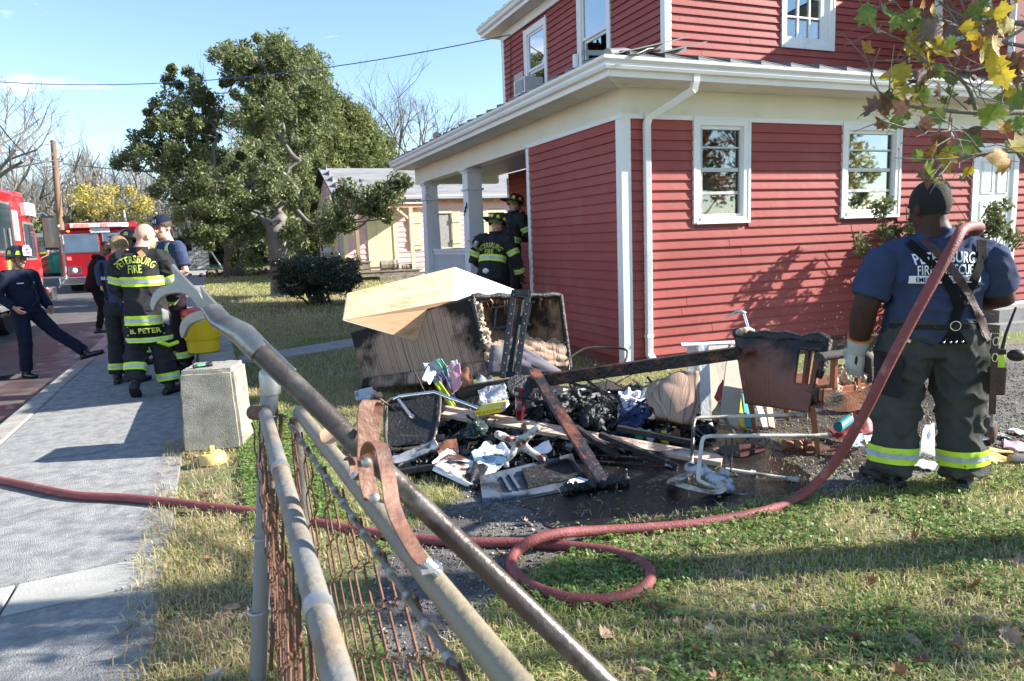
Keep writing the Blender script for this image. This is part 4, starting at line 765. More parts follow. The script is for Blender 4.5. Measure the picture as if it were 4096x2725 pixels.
w = MB(); w.box((TX-2.4, T1, tg+.42), (TX+.15, T1+.55, tg+.78)); w.build('bumper', chrome, t1, bevel=.03)
w = MB(); w.box((TX-.5, 16.3, tg+.52), (TX+.16, 18.2, tg+.62)); w.build('step', tread, t1, bevel=.01); w = MB(); w.box((TX-.02, 16.3, tg+.62), (TX+.02, 18.1, tg+.98)); w.build('tread_panel', tread, t1); flank(18.2, T1-.3, .66, 1.05, 'lower_panel', tread, .014); flank(18.2, 18.9, 1.05, 1.6, 'gold_stripe', mat('gold leaf', (.5, .32, .10), .4, metal=.3), .01)
def wheel(c, r, wd, par, ax=(1, 0, 0)):
 M3 = Vector((0, 0, 1)).rotation_difference(Vector(ax)).to_matrix(); w = MB(); w.lathe([(r*.62, -wd/2), (r*.96, -wd/2), (r, -wd*.35), (r, wd*.35), (r*.96, wd/2), (r*.62, wd/2)], 24, c, M3); wh = w.build('wheel', rub, par, smooth=40); w = MB(); w.lathe([(r*.61, wd*.46), (r*.58, wd*.3), (r*.25, wd*.25), (r*.22, wd*.5), (.01, wd*.5)], 20, c, M3); w.build('rim', chrome, wh, smooth=40)
for x in (TX-.12, TX-2.3):
 for y in (19.0-1.4, 14.3): wheel((x, y, tg+.52), .52, .32, t1)
w = MB(); w.box((TX-2.2, T0+.3, tg+.35), (TX-.3, T1-.2, tg+.65)); w.build('chassis', black, t1)
D2 = 25.5; a = AT(154, 600, D2); b = AT(322, 600, D2); cx = (a.x+b.x)/2; cy = 29.2; hw = 1.28; fg = gz(29)-.12
t2 = thing('fire_engine', 'far red fire engine facing down the street, red lights flashing', 'fire engine', (cx, cy+3, fg), R(3)); t2.rotation_euler = (0, 0, 0)
zz = lambda py: AT(240, py, D2).z
zt, zw1, zw0, zb_ = zz(527), zz(537), zz(581), zz(632)
w = MB(); w.box((cx-hw, cy, zb_), (cx+hw, cy+7.5, zt)); w.build('body', fred, t2, bevel=.08); w = MB(); w.box((cx-hw+.02, cy-.014, zb_), (cx+hw-.02, cy+.02, zw0-.03)); w.build('front_panel', fred_d, t2, bevel=.01)
for x0, x1 in ((cx-hw+.05, cx-.06), (cx+.06, cx+hw-.05)):
 w = MB(); w.box((x0, cy-.03, zw0), (x1, cy+.0, zw1)); fr = w.build('windscreen', chrome, t2, bevel=.04); w = MB(); w.box((x0+.03, cy-.04, zw0+.03), (x1-.03, cy-.028, zw1-.03)); w.build('pane', mat('windscreen glass', (.10, .16, .22), .05, .25, 2, spec=.9) if x0 < cx-.5 else bpy.data.materials['windscreen glass'], fr, bevel=.02)
w = MB(); w.box((cx-hw+.25, cy-.05, zt), (cx+hw-.1, cy+.6, zt+.22)); w.build('roof_visor', fred, t2, bevel=.05)
w = MB(); w.box((cx-hw+.40, cy-.16, zt+.05), (cx+hw-.35, cy-.06, zt+.20)); lb = w.build('light_bar', clearl, t2, bevel=.015)
for u in (.14, .27, .59, .93): w = MB(); c = cx-hw+.40+(2*hw-.75)*u; w.box((c-.10, cy-.175, zt+.065), (c+.10, cy-.158, zt+.185)); w.build('lamp', redlamp if u < .9 else emit_mat('white lamp', (1, .8, .8), 4), lb, bevel=.01)
w = MB(); w.box((cx-.28, cy-.08, zt-.14), (cx+.32, cy-.01, zt+.03)); w.build('number_plate_light', clearl, t2, bevel=.01)
for u in (-.75, -.2, -.05, .75): w = MB(); w.ball((cx+u*hw, cy-.02, zt-.06), (.05, .03, .03), 8); w.build('marker_lamp', emit_mat('amber lamp', (1, .35, .03), 1.5) if u == -.75 else bpy.data.materials['amber lamp'], t2)
w = MB(); w.box((cx-hw-.05, cy-.5, zb_-.30), (cx+hw+.05, cy+.05, zb_-.02)); w.build('bumper', chrome, t2, bevel=.04)
for s in (-1, 1):
 w = MB(); w.box((cx+s*(hw-.38)-.2, cy-.03, zb_+.06), (cx+s*(hw-.38)+.2, cy-.014, zb_+.32)); hl = w.build('headlight', chrome, t2, bevel=.03); w = MB(); w.ball((cx+s*(hw-.38), cy-.03, zb_+.19), (.09, .03, .09), 10); w.build('lens', clearl, hl, smooth=60); w = MB(); w.box((cx+s*(hw-.25)-.06, cy-.04, zb_+.55), (cx+s*(hw-.25)+.06, cy-.012, zb_+.66)); w.build('turn_lamp', redlamp, t2)
 m_ = Vector((cx+s*(hw+.22), cy-.2, (zw0+zw1)/2)); w = MB(); w.tube([(cx+s*hw, cy+.1, zw1-.02), m_+Vector((0, 0, .3)), m_], .02, 6); am = w.build('mirror_arm', chrome, t2, smooth=60); w = MB(); w.obox(m_, (.24, .12, .62)); w.build('mirror', chrome, am, bevel=.05)
w = MB(); w.box((cx-.5, cy-.02, zb_+.02), (cx+.5, cy-.012, zb_+.5)); w.build('grille', chrome, t2)
for y0, y1 in ((cy+.5, cy+1.5), (cy+1.9, cy+2.7)): w = MB(); w.box((cx+hw, y0, zw0), (cx+hw+.015, y1, zw1)); w.build('side_window', winb, t2)
w = MB(); w.box((cx+hw, cy+.3, zb_-.1), (cx+hw+.02, cy+7.4, zb_+.25)); w.build('side_panel', tread, t2); w = MB(); w.box((cx-.9, cy+3.2, zt), (cx+.9, cy+7.4, zt+.3)); w.build('hose_bed', tread, t2)
for s in (-1, 1):
 for y in (cy+1.3, cy+5.8): wheel((cx+s*(hw-.2), y, fg+.5), .5, .32, t2)
w = MB(); w.tube([(cx-hw+.12, cy-.16, zt+.12), (cx-hw-.1, cy-.18, zt+.10)], .05, 8); w.build('side_lamp', clearl, t2)
# ------------------------------------------------------------------ people
DG = None
def remeshed(mb, name, mats, voxel, smooth=4, parent=None, fold=None, local=True):
 tmp = link('tmp', mb.mesh('tmp', [mats] if not isinstance(mats, list) else mats))
 m = tmp.modifiers.new('r', 'REMESH'); m.mode = 'VOXEL'; m.voxel_size = voxel
 s = tmp.modifiers.new('s', 'SMOOTH'); s.factor = .5; s.iterations = smooth
 dg = bpy.context.evaluated_depsgraph_get(); me = bpy.data.meshes.new_from_object(tmp.evaluated_get(dg))
 old = tmp.data; bpy.data.objects.remove(tmp); bpy.data.meshes.remove(old); me.name = name
 n = len(me.vertices); co = np.empty(n*3, np.float32); me.vertices.foreach_get('co', co)
 if fold:
  no = np.empty(n*3, np.float32); me.vertices.foreach_get('normal', no); c3 = co.reshape(-1, 3); n3 = no.reshape(-1, 3); amp, sc, sx, sy, sz = fold
  d = np.array([.6*noise.noise((x*sc*sx, y*sc*sy, z*sc*sz))+.75*max(0, 1-2.6*abs(noise.noise((x*sc*1.25*sx+7+z*2, y*sc*1.25*sy, z*sc*1.7*sz+3))))**2-.15 for x, y, z in c3.tolist()], np.float32)
  me.vertices.foreach_set('co', (c3+n3*(amp*d)[:, None]).ravel())
 me.polygons.foreach_set('use_smooth', np.ones(len(me.polygons), bool)); me.update()
 while len(me.materials) > 1: me.materials.pop()
 if not len(me.materials): me.materials.append(mats if not isinstance(mats, list) else mats[0])
 return link(name, me, parent)
def bvh_of(*obs):
 vs = []; fs = []
 for o in obs:
  b = len(vs); vs += [tuple(v.co) for v in o.data.vertices]; fs += [tuple(i+b for i in p.vertices) for p in o.data.polygons]
 return BVHTree.FromPolygons(vs, fs)
def band(bv, a, b, t0, t1, name, m, parent, off=.005, n=40, rows=3, maxd=.6):
 a = Vector(a); b = Vector(b); ax, sd = frame_of(b-a, Vector((1, 0, 0)) if abs((b-a).normalized().x) < .8 else Vector((0, 1, 0))); P = []
 for i in range(rows):
  c = a.lerp(b, t0+(t1-t0)*i/(rows-1)); row = []; last = .12
  for k in range(n+1):
   th = 2*math.pi*k/n; d = ax*math.cos(th)+sd*math.sin(th); h = bv.ray_cast(c, d, maxd); dist = h[3] if h[0] is not None else last; last = dist; row.append(c+d*(dist+off))
  P.append(row)
 w = MB(); w.sheet(P); w.sheet(P[::-1]) if False else None
 return w.build(name, m, parent, smooth=60, local=True)
def strip(bv, pts, dirn, width, name, m, parent, off=.006, th=.004, step=.03):
 pts = [Vector(p) for p in pts]; dirn = Vector(dirn).normalized(); q = []
 for a, b in zip(pts[:-1], pts[1:]):
  k = max(1, int((b-a).length/step)); q += [a.lerp(b, i/k) for i in range(k)]
 q.append(pts[-1]); P = []; last = None
 for i, p in enumerate(q):
  t = (q[min(i+1, len(q)-1)]-q[max(i-1, 0)]); s = t.cross(dirn).normalized(); row = []
  for e in (-.5, 0, .5):
   o = p+s*(e*width); h = bv.ray_cast(o-dirn*.6, dirn, 1.2); row.append((h[0]-dirn*off) if h[0] is not None else None)
  base = row[1] or last
  if base is None: continue
  row = [r if r is not None and (r-base).length < width else base+s*(e*width) for r, e in zip(row, (-.5, 0, .5))]; last = base; P.append(row)
 if len(P) < 2: return None
 return MB().sheet(P, th).build(name, m, parent, smooth=50, local=True)
def text_mesh(body, size, bold=.0, spacing=1.0):
 cu = bpy.data.curves.new('t', 'FONT'); cu.body = body; cu.size = size; cu.align_x = 'CENTER'; cu.align_y = 'CENTER'; cu.offset = bold; cu.space_character = spacing; cu.resolution_u = 3
 o = bpy.data.objects.new('t', cu); C.objects.link(o); dg = bpy.context.evaluated_depsgraph_get(); me = bpy.data.meshes.new_from_object(o.evaluated_get(dg)); bpy.data.objects.remove(o); bpy.data.curves.remove(cu); return me
def lettering(bv, body, size, c, right, up, m, parent, arc=0, bold=.006, off=.013, stretch=1.0, spacing=1.05, name='lettering', sq=1.0):
 me = text_mesh(body, size, bold, spacing); c = Vector(c); right = Vector(right).normalized(); up = Vector(up).normalized(); nrm = right.cross(up)
 for v in me.vertices:
  u, w = v.co.x*sq, v.co.y*stretch
  if arc: th = u/arc; u, w = (arc+w)*math.sin(th), (arc+w)*math.cos(th)-arc
  p = c+right*u+up*w; h = bv.ray_cast(p+nrm*.6, -nrm, 1.2) if bv else (None,); v.co = (h[0]+nrm*off) if h[0] is not None else p+nrm*off
 me.materials.clear(); me.materials.append(m); return link(name, me, parent)
cloth_b = mat('turnout cloth', (.030, .031, .034), .85, .25, 9, .5, 300, spec=.15); cloth_g = mat('turnout trousers', (.062, .065, .060), .85, .25, 7, .5, 280, col2=(.09, .092, .085), mask=(.5, .75), mscale=6, spec=.15)
navy = mat('navy cotton', (.042, .058, .115), .9, .15, 9, .35, 260, spec=.15); navyd = mat('dark navy uniform', (.012, .016, .034), .85, .2, 8, .35, 240, spec=.15); blackc = mat('black cloth', (.011, .011, .012), .9, .2, 8, .3, 240, spec=.15); purple = mat('purple blue cotton', (.055, .055, .17), .9, .15, 8, .3, 240, spec=.15); plum = mat('plum dark cloth', (.022, .012, .022), .9, .2, 8, .3, 240, spec=.15)
lime = mat('lime reflective tape', (.56, .78, .04), .5, .1, 20); silver = mat('silver reflective tape', (.42, .48, .54), .35, .1, 20); limetext = mat('lime lettering', (.50, .58, .10), .6, .12, 30)
bootm = mat('black rubber boot', (.014, .014, .015), .5, .25, 8, .2, 60); skin_l = mat('fair skin', (.58, .33, .24), .5, .08, 9, .06, 120); skin_m = mat('tanned skin', (.42, .21, .14), .5, .08, 9, .06, 120); skin_d = mat('dark brown skin', (.058, .029, .02), .6, .15, 9, .08, 140, spec=.2); skin_b = mat('brown skin', (.16, .08, .05), .5, .12, 9)
hair_b = mat('black hair', (.008, .008, .009), .75, .3, 60, .8, 240); hair_l = mat('dark blonde hair', (.34, .235, .125), .5, .45, 40, .9, 90, stretch=(1, 4, 1), col2=(.17, .11, .055), mask=(.45, .6), mscale=22); hair_g = mat('brown hair', (.045, .03, .02), .7, .3, 40); wht = mat('white print', (.78, .79, .82), .7, .05, 9); eyem = mat('eye', (.02, .015, .012), .15); leatherd = mat('brown leather', (.055, .028, .022), .5, .3, 7, .3, 50); helmb = mat('black helmet', (.014, .014, .016), .3, .2, 8, .1, 40, coat=.4); helmr = mat('dark red helmet', (.075, .012, .022), .35, .2, 6, coat=.3)
def hand(mb, w, d, n, side, curl=.5, sc=1.0, thumb_out=.6):
 w = Vector(w); d = Vector(d).normalized(); s = Vector(side); s = (s-d*s.dot(d)).normalized(); n = s.cross(d) if n is None else Vector(n); n = (n-d*n.dot(d)-s*n.dot(s)); n = s.cross(d) if n.length < 1e-4 else n.normalized()
 mb.tube([w-d*.03*sc, w+d*.01*sc, w+d*.05*sc, w+d*.088*sc, w+d*.10*sc], [(.028*sc, .022*sc), (.033*sc, .020*sc), (.042*sc, .018*sc), (.042*sc, .016*sc), (.034*sc, .010*sc)], 10, side=s)
 for i, (o, L) in enumerate(((.031, .072), (.011, .082), (-.010, .076), (-.030, .058))):
  p = w+d*.088*sc+s*o*sc; q = [p-d*.02*sc, p]; dd = d
  for k in range(3):
   ang = curl*(.75+.12*i)*(.8 if k == 0 else 1); dd = (dd*math.cos(ang)-n*math.sin(ang)).normalized() if True else dd; n2 = n; q.append(q[-1]+dd*L*sc*(.42, .33, .25)[k]); n = n
  mb.tube(q, [.0095*sc, .0100*sc, .0092*sc, .0085*sc, .0065*sc], 7)
 p = w+d*.022*sc+s*.030*sc; td = (d*.7+s*thumb_out-n*.35).normalized(); td2 = (d*.95+s*.12-n*.45).normalized(); mb.tube([p-td*.01*sc, p+td*.036*sc, p+td*.036*sc+td2*.032*sc, p+td*.036*sc+td2*.056*sc], [.0125*sc, .0125*sc, .0105*sc, .0075*sc], 7)
def lerpr(a, b, t): return Vector(a).lerp(Vector(b), t)
BASE = dict(sl=(-.195, -.01, 1.45), sr=(.195, -.01, 1.45), el=(-.265, -.03, 1.15), er=(.265, -.03, 1.15), wl=(-.27, .06, .90), wr=(.27, .06, .90), hl=(-.095, 0, .93), hr=(.095, 0, .93), kl=(-.11, .02, .50), kr=(.11, .02, .50), al=(-.12, -.03, .09), ar=(.12, -.03, .09), tl=(-.25, 1, 0), tr=(.25, 1, 0), hip=(0, 0, .96), chest=(0, 0, 1.30), neck=(0, -.02, 1.51), head=(0, .015, 1.665), yaw=0, nod=0)
def head_frame(J): return Matrix.Rotation(J['yaw'], 3, 'Z') @ Matrix.Rotation(-J['nod'], 3, 'X')
def body(J, skin, voxel, g=1.0, hands=('open', 'open'), curl=(.35, .35), hs=1.0, label=None, loc=(0, 0, 0), rz=0, sc=1.0, neckr=.056, armr=1.0, hd=(None, None), hsd=(None, None)):
 V = {k: Vector(v) if isinstance(v, tuple) else v for k, v in J.items()}; mb = MB(); M = head_frame(J); h = V['head']; H = lambda x, y, z: h+M @ Vector((x, y, z))*hs
 mb.ball(H(0, -.012, .035), (.076*hs, .096*hs, .100*hs), 18, M); mb.ball(H(0, .022, -.045), (.060*hs, .072*hs, .078*hs), 14, M); mb.ball(H(0, .062, -.088), (.030*hs, .026*hs, .024*hs), 10, M)
 mb.tube([H(0, .080, .028), H(0, .098, .0), H(0, .108, -.022), H(0, .092, -.034)], [.010*hs, .013*hs, .017*hs, .012*hs], 8); mb.tube([H(-.045, .072, .030), H(0, .088, .034), H(.045, .072, .030)], .013*hs, 7)
 for s in (-1, 1):
  mb.ball(H(s*.079, -.012, -.002), (.012*hs, .024*hs, .034*hs), 9, M @ Matrix.Rotation(s*.35, 3, 'Z')); mb.ball(H(s*.040, .058, -.022), (.026*hs, .022*hs, .022*hs), 8, M)
 mb.tube([H(-.026, .078, -.062), H(0, .088, -.060), H(.026, .078, -.062)], .010*hs, 7)
 mb.tube([h+M @ Vector((0, -.02, -.03)), h.lerp(V['neck'], .6), V['neck']-Vector((0, .01, .04))], [neckr, neckr*1.05, neckr*1.35], 12)
 mb.tube([V['hip']-Vector((0, 0, .08)), V['hip'], V['hip'].lerp(V['chest'], .45), V['chest'], V['chest'].lerp(V['neck'], .65), V['neck']], [(.12*g, .09*g), (.15*g, .105*g), (.135*g, .095*g), (.155*g, .11*g), (.14*g, .085*g), (.06, .05)], 14, side=(1, 0, 0))
 for s, q in (('l', 0), ('r', 1)):
  S, E, Wr = V['s'+s], V['e'+s], V['w'+s]; c = V['chest'].lerp(V['neck'], .6); a = armr
  mb.tube([c.lerp(S, .4)-Vector((0, 0, .02)), S-Vector((0, 0, .015)), S.lerp(E, .35), E, E.lerp(Wr, .3), E.lerp(Wr, .85), Wr], [.05*min(a, 1), .056*min(a, 1.1), .050*a, .042*a, .044*a, .030*a, .027], 10)
  d = Vector(hd[q]) if hd[q] is not None else (Wr-E); sd = Vector(hsd[q]) if hsd[q] is not None else Vector((0, 1, 0)); nn = Vector((-1 if q == 0 else 1, 0, 0)) if hsd[q] is None else None
  if hands[q]: hand(mb, Wr, d, nn, sd, curl[q], 1.0 if hands[q] == 'open' else 1.0)
  hp, K, A = V['h'+s], V['k'+s], V['a'+s]; mb.tube([hp+Vector((0, 0, .03)), hp.lerp(K, .3), K, K.lerp(A, .35), A], [.08*g, .075*g, .052, .050, .036], 10)
  T = V['t'+s].normalized(); mb.tube([A-T*.05-Vector((0, 0, .05)), A+T*.06-Vector((0, 0, .055)), A+T*.17-Vector((0, 0, .06))], [.035, .038, .028], 8)
 o = remeshed(mb, 'person', skin, voxel, 3); o.location = loc; o.rotation_euler = (0, 0, rz); o.scale = (sc,)*3; return tag(o, label, 'person'), V, H, M
def face(o, H, hs=1, brow=hair_g, stache=None, eyes=True):
 w = MB()
 for s in (-1, 1): w.ball(H(s*.031, .080, .010), (.013*hs, .008*hs, .008*hs), 8)
 w.build('eye', eyem, o, local=True); w = MB()
 for s in (-1, 1): w.tube([H(s*.014, .096, .031), H(s*.034, .092, .036), H(s*.052, .076, .030)], .005*hs, 5)
 w.build('eyebrow', brow, o, local=True)
 if stache: w = MB(); w.tube([H(-.036, .078, -.056), H(-.018, .093, -.043), H(.018, .093, -.043), H(.036, .078, -.056)], [.006, .009, .009, .006], 7); w.build('moustache', stache, o, local=True)
def hair_cap(o, H, M, m, hs=1, thick=.006, extra=(), low=1.85):
 mb = MB(); P = []
 for i in range(13):
  ph = i/12*(2.05 if extra else low); row = []
  for k in range(25):
   th = 2*math.pi*k/24; y = math.sin(th); mp_ = ph*(1.0 if y < 0 else 1.0-.33*y); r = math.sin(mp_); row.append(H((.079+thick)*r*math.cos(th), -.012+(.099+thick)*r*math.sin(th), .035+(.103+thick)*math.cos(mp_)))
  P.append(row)
 mb.sheet(P, .006)
 for f in extra: f(mb)
 return mb.build('hair', m, o, smooth=60, local=True)
def torso_cloth(V, o, m, voxel, name='shirt', g=1.0, gy=1.0, hem=None, belly=0.0, top_=.02, thick=1.0, fold=(.010, 6, 1, 1, .8), flare=1.0, collar=False, shx=1.0):
 hp, ch, nk = V['hip'], V['chest'], V['neck']; up = (nk-hp).normalized(); hem = -.10 if hem is None else hem; mb = MB(); f = V.get('fwd', Vector((0, 1, 0)))
 pts = [hp+up*hem, hp+up*(hem*.5), hp+up*.06, hp.lerp(ch, .5), ch, ch.lerp(nk, .45), ch.lerp(nk, .8), nk+up*top_]
 sh = (V['sr']-V['sl']).length/2*shx
 rr = [(.175*g*flare, .128*gy*flare), (.172*g*flare, .128*gy*flare), (.168*g, .125*gy), (.168*g, .126*gy), (.182*g, .132*gy), (max(.17*g, sh*.98), .118*gy), (sh*.66, .092*gy), (.075, .070)]
 mb.tube(pts, rr, 20, side=(V['sr']-V['sl']).normalized())
 if belly: mb.ball(hp.lerp(ch, .35)+f*belly*.6, (.15*g, .12*gy, .20), 14)
 for s in 'lr': mb.tube([ch.lerp(nk, .55).lerp(V['s'+s], .35), V['s'+s], V['s'+s].lerp(V['e'+s], .22)], [.085*g, .082*thick, .070*thick], 12)
 return remeshed(mb, name, m, voxel, 5, o, fold)
def sleeve(V, s, o, m, voxel, t_end=1.0, r=(.082, .074, .066, .062, .058), name='sleeve', fold=(.009, 9, 1, 1, 1)):
 S, E, Wr = V['s'+s], V['e'+s], V['w'+s]; mb = MB(); P = [S.lerp(E, -.12), S, S.lerp(E, .5), E, E.lerp(Wr, .5), E.lerp(Wr, .93)]; rr = [r[0]*.7, r[0], r[1], r[2], r[3], r[4]]
 if t_end < .5: P = [S.lerp(E, -.15), S, S.lerp(E, .3), S.lerp(E, t_end*2)]; rr = [r[0]*.7, r[0], r[1], r[2]]
 mb.tube(P, rr, 14); return remeshed(mb, name, m, voxel, 5, o, fold)
def trousers(V, o, m, voxel, g=1.0, gy=1.0, r=(.105, .098, .088, .085, .080), end=.97, fold=(.011, 8, 1, 1, .9), rise=.06, name='trousers'):
 mb = MB(); hp = V['hip']; mb.tube([hp-Vector((0, 0, .14)), hp-Vector((0, 0, .05)), hp+Vector((0, 0, rise))], [(.14*g, .105*gy), (.178*g, .132*gy), (.165*g, .125*gy)], 18, side=(V['hr']-V['hl']).normalized())
 for s in 'lr':
  h_, K, A = V['h'+s], V['k'+s], V['a'+s]; mb.tube([h_+Vector((0, 0, .02)), h_.lerp(K, .35), K, K.lerp(A, .45), K.lerp(A, end)], r, 14)
 return remeshed(mb, name, m, voxel, 5, o, fold)
def boots(V, o, m, sz=1.0, tall=.14, name='boot', sole=None):
 for s in 'lr':
  A = V['a'+s]; T = V['t'+s].normalized(); K = V['k'+s]; up = (K-A).normalized(); dn = Vector((0, 0, -1)) if T.z > -.2 else -up; dn = (dn-T*dn.dot(T)).normalized(); w = MB()
  w.tube([A+up*tall, A+up*.03, A+dn*.03*sz], [.058*sz, .056*sz, .05*sz], 12); B = A+dn*.052*sz
  w.tube([B-T*.085*sz, B-T*.03*sz, B+T*.06*sz, B+T*.14*sz, B+T*.20*sz, B+T*.222*sz], [(.030*sz, .036*sz), (.038*sz, .042*sz), (.040*sz, .046*sz), (.036*sz, .050*sz), (.028*sz, .044*sz), (.015*sz, .025*sz)], 12, side=dn)
  bt = remeshed(w, name, m, .010, 3, o); w = MB(); Bs = A+dn*.084*sz
  w.tube([Bs-T*.095*sz, Bs+T*.0*sz, Bs+T*.12*sz, Bs+T*.215*sz], [(.010, .034*sz), (.010, .044*sz), (.010, .05*sz), (.010, .03*sz)], 12, side=dn); w.build('sole', sole or black, bt, smooth=50, local=True)
def helmet(o, H, M, m, hs=1.0, shield=None, name='helmet', neckflap=True, txt=None):
 w = MB(); c = lambda x, y, z: H(x*hs, (y-.01)*hs, z*hs+.055); n = 24
 prof = [(.118, .0), (.118, .02), (.112, .055), (.098, .085), (.070, .108), (.03, .118), (.002, .120)]; P = [[c(r*.92*math.cos(2*math.pi*k/n), r*1.14*math.sin(2*math.pi*k/n), z) for k in range(n+1)] for r, z in prof]; w.sheet(P, .005)
 B = []
 for k in range(n+1):
  t = 2*math.pi*k/n; cx, cy = math.cos(t), math.sin(t); ex = .165 if cy > 0 else .165+.085*(-cy)**2; dz = -.006-.028*max(0, -cy)-.004*cy; B.append([c(.105*cx, .128*cy, .004), c(.125*cx, ex*.85*cy, .006+dz*.3), c(.148*cx, ex*1.08*cy, dz)])
 w.sheet(B, .006)
 for k in range(8):
  t = math.pi/8+k*math.pi/4; w.tube([c(r*.93*math.cos(t), r*1.15*math.sin(t), z) for r, z in prof[:-1]], .006, 5)
 hm = w.build(name, m, o, smooth=50, local=True); w = MB()
 for k in range(8):
  t = k*math.pi/4+.0;
  if abs(math.sin(t)-1) < .1 and shield: continue
  q = [(t-.22, .022), (t+.22, .022), (t+.13, .066), (t-.13, .066)]; vs = []
  for a, z in q: r = .122-.12*max(0, z-.02)*1.6; vs.append(c(r*.955*math.cos(a), r*1.17*math.sin(a), z))
  w = MB(); w.add(vs, [(0, 1, 2, 3)]); w.build('reflective_patch', lime if m is not helmr else limetext, hm, local=True)
 if shield:
  w = MB(); w.prism([c(-.055, .150, .012), c(.055, .150, .012), c(.062, .140, .08), c(.035, .128, .135), c(-.035, .128, .135), c(-.062, .140, .08)], M @ Vector((0, .007, 0))); w.build('front_shield', shield, hm, local=True)
  w = MB(); w.tube([c(-.03, .164, .05), c(.03, .164, .05)], .008, 5); w.ball(c(0, .157, .09), (.02, .006, .022), 10); w.build('shield_crest', mat('crest red', (.35, .05, .04), .5), hm, local=True)
 w = MB(); w.tube([c(0, -.12, .05), c(0, -.06, .115), c(0, .06, .122), c(0, .125, .06)], .008, 6); w.build('crest_ridge', m, hm, local=True)
 if neckflap:
  w = MB(); w.sheet([[c(.10*math.cos(t), -.02+.11*math.sin(t), z) for t in [math.pi+math.pi*i/8 for i in range(9)]] for z in (-.005, -.06)], .004); w.build('ear_flap', mat('khaki flap', (.16, .15, .06), .9), hm, local=True)
  w = MB(); w.tube([c(.085, .02, 0), H(.07, .05, -.07), H(.02, .07, -.115), H(-.02, .07, -.115), H(-.07, .05, -.07), c(-.085, .02, 0)], .005, 5); w.build('chin_strap', blackc, hm, local=True)
 return hm
def turnout(o, V, vox, m=cloth_b, hem=-.34, g=1.12, gy=1.12, stripes=(), flare=1.06, **kw):
 jk = torso_cloth(V, o, m, vox, 'jacket', g, gy, hem, flare=flare, thick=1.15, fold=(.019, 5, 1.2, 1.2, .8), **kw); sl = {s: sleeve(V, s, o, m, vox, r=(.098, .088, .080, .078, .074), fold=(.026, 7, 1, 1, 1)) for s in 'lr'}; bv = bvh_of(jk)
 for z0, z1 in stripes:
  a = Vector((V['hip'].x, V['hip'].y, z0)); b = Vector((V['hip'].x, V['hip'].y, z1)); u = V['neck']-V['hip']; a += Vector((u.x, u.y, 0))*((z0-V['hip'].z)/u.z); b += Vector((u.x, u.y, 0))*((z1-V['hip'].z)/u.z)
  s_ = band(bv, a, b, 0, 1, 'reflective_stripe', lime, jk, .009, 56, 5); band(bv, a, b, .33, .67, 'silver_centre', silver, s_, .0125, 56, 3)
 for s in 'lr':
  bs = bvh_of(sl[s])
  for (a, b, t0, t1) in ((V['s'+s], V['e'+s], .60, .86), (V['e'+s], V['w'+s], .60, .88)):
   st_ = band(bs, a, b, t0, t1, 'reflective_stripe', lime, sl[s], .008, 32, 4, .13); band(bs, a, b, t0+(t1-t0)*.33, t0+(t1-t0)*.67, 'silver_centre', silver, st_, .0115, 32, 3, .13)
 w = MB(); nk = V['neck']; w.lathe([(.085, -.03), (.088, .05), (.082, .055), (.078, -.02)], 18, nk, caps=False); w.build('collar', m, jk, smooth=50, local=True); return jk, sl, bv
def leg_bands(o, tr, V, t=((.62, .80), (.62, .80))):
 bt = bvh_of(tr)
 for s, (t0, t1) in zip('lr', t):
  st_ = band(bt, V['k'+s], V['a'+s], t0, t1, 'reflective_stripe', lime, tr, .011, 40, 5, .16); band(bt, V['k'+s], V['a'+s], t0+(t1-t0)*.34, t0+(t1-t0)*.66, 'silver_centre', silver, st_, .0145, 40, 3, .16)
def J_(**k): d = dict(BASE); d.update(k); return d
def az(deg): return -R(deg)        # facing: degrees clockwise from +Y
# ---- 1. big firefighter holding the hose
p = G(2128, 1118); g_ = 1.50
J = J_(sl=(-.265, -.02, 1.385), sr=(.265, -.02, 1.385), el=(-.375, -.05, 1.10), er=(.38, .06, 1.13), wl=(-.385, .06, .835), wr=(.20, .34, 1.10), hl=(-.135, 0, .90), hr=(.135, 0, .90), kl=(-.17, .02, .49), kr=(.17, .0, .49), al=(-.19, -.02, .09), ar=(.195, -.03, .09), tl=(-.45, .9, 0), tr=(.35, 1, 0), chest=(0, 0, 1.27), head=(-.03, .03, 1.655), yaw=.45, nod=.18)
o, V, H, M = body(J, skin_d, .009, 1.45, ('open', 'open'), (.55, .9), 1.18, 'large firefighter in navy T-shirt seen from behind with a red hose over his shoulder', p, az(36), .985, .076, 1.75)
face(o, H, 1.18, hair_b); hair_cap(o, H, M, mat('cropped hair', (.014, .011, .010), .8, .3, 60, .6, 240), 1.165, thick=.0, low=2.3)
sh = torso_cloth(V, o, navy, .012, 'shirt', 1.50, 1.55, -.05, belly=.14, top_=.05, fold=(.026, 5, .8, 1, 1.5), shx=.90)
ss = {s: sleeve(V, s, o, navy, .012, .40, (.108, .112, .112, 0, 0), fold=(.012, 8, 1, 1, 1)) for s in 'lr'}
tr = trousers(V, o, cloth_g, .012, 1.56, 1.5, (.156, .150, .128, .122, .124), 1.0, fold=(.032, 5, 1.2, 1.2, 1.0), rise=.07); leg_bands(o, tr, V, ((.60, .84), (.60, .84))); boots(V, o, bootm, 1.15, .1)
bv = bvh_of(sh, ss['l'], ss['r']); bt = bvh_of(tr); rt, upv = (1, 0, 0), (0, 0, 1)
lettering(bv, 'PETERSBURG', .075, (.0, -.3, 1.385), rt, upv, wht, sh, 1.1, .002, stretch=1.1, sq=.70); lettering(bv, 'FIRE & RESCUE', .07, (.0, -.3, 1.318), rt, upv, wht, sh, 1.5, .001, stretch=1.1, sq=.60)
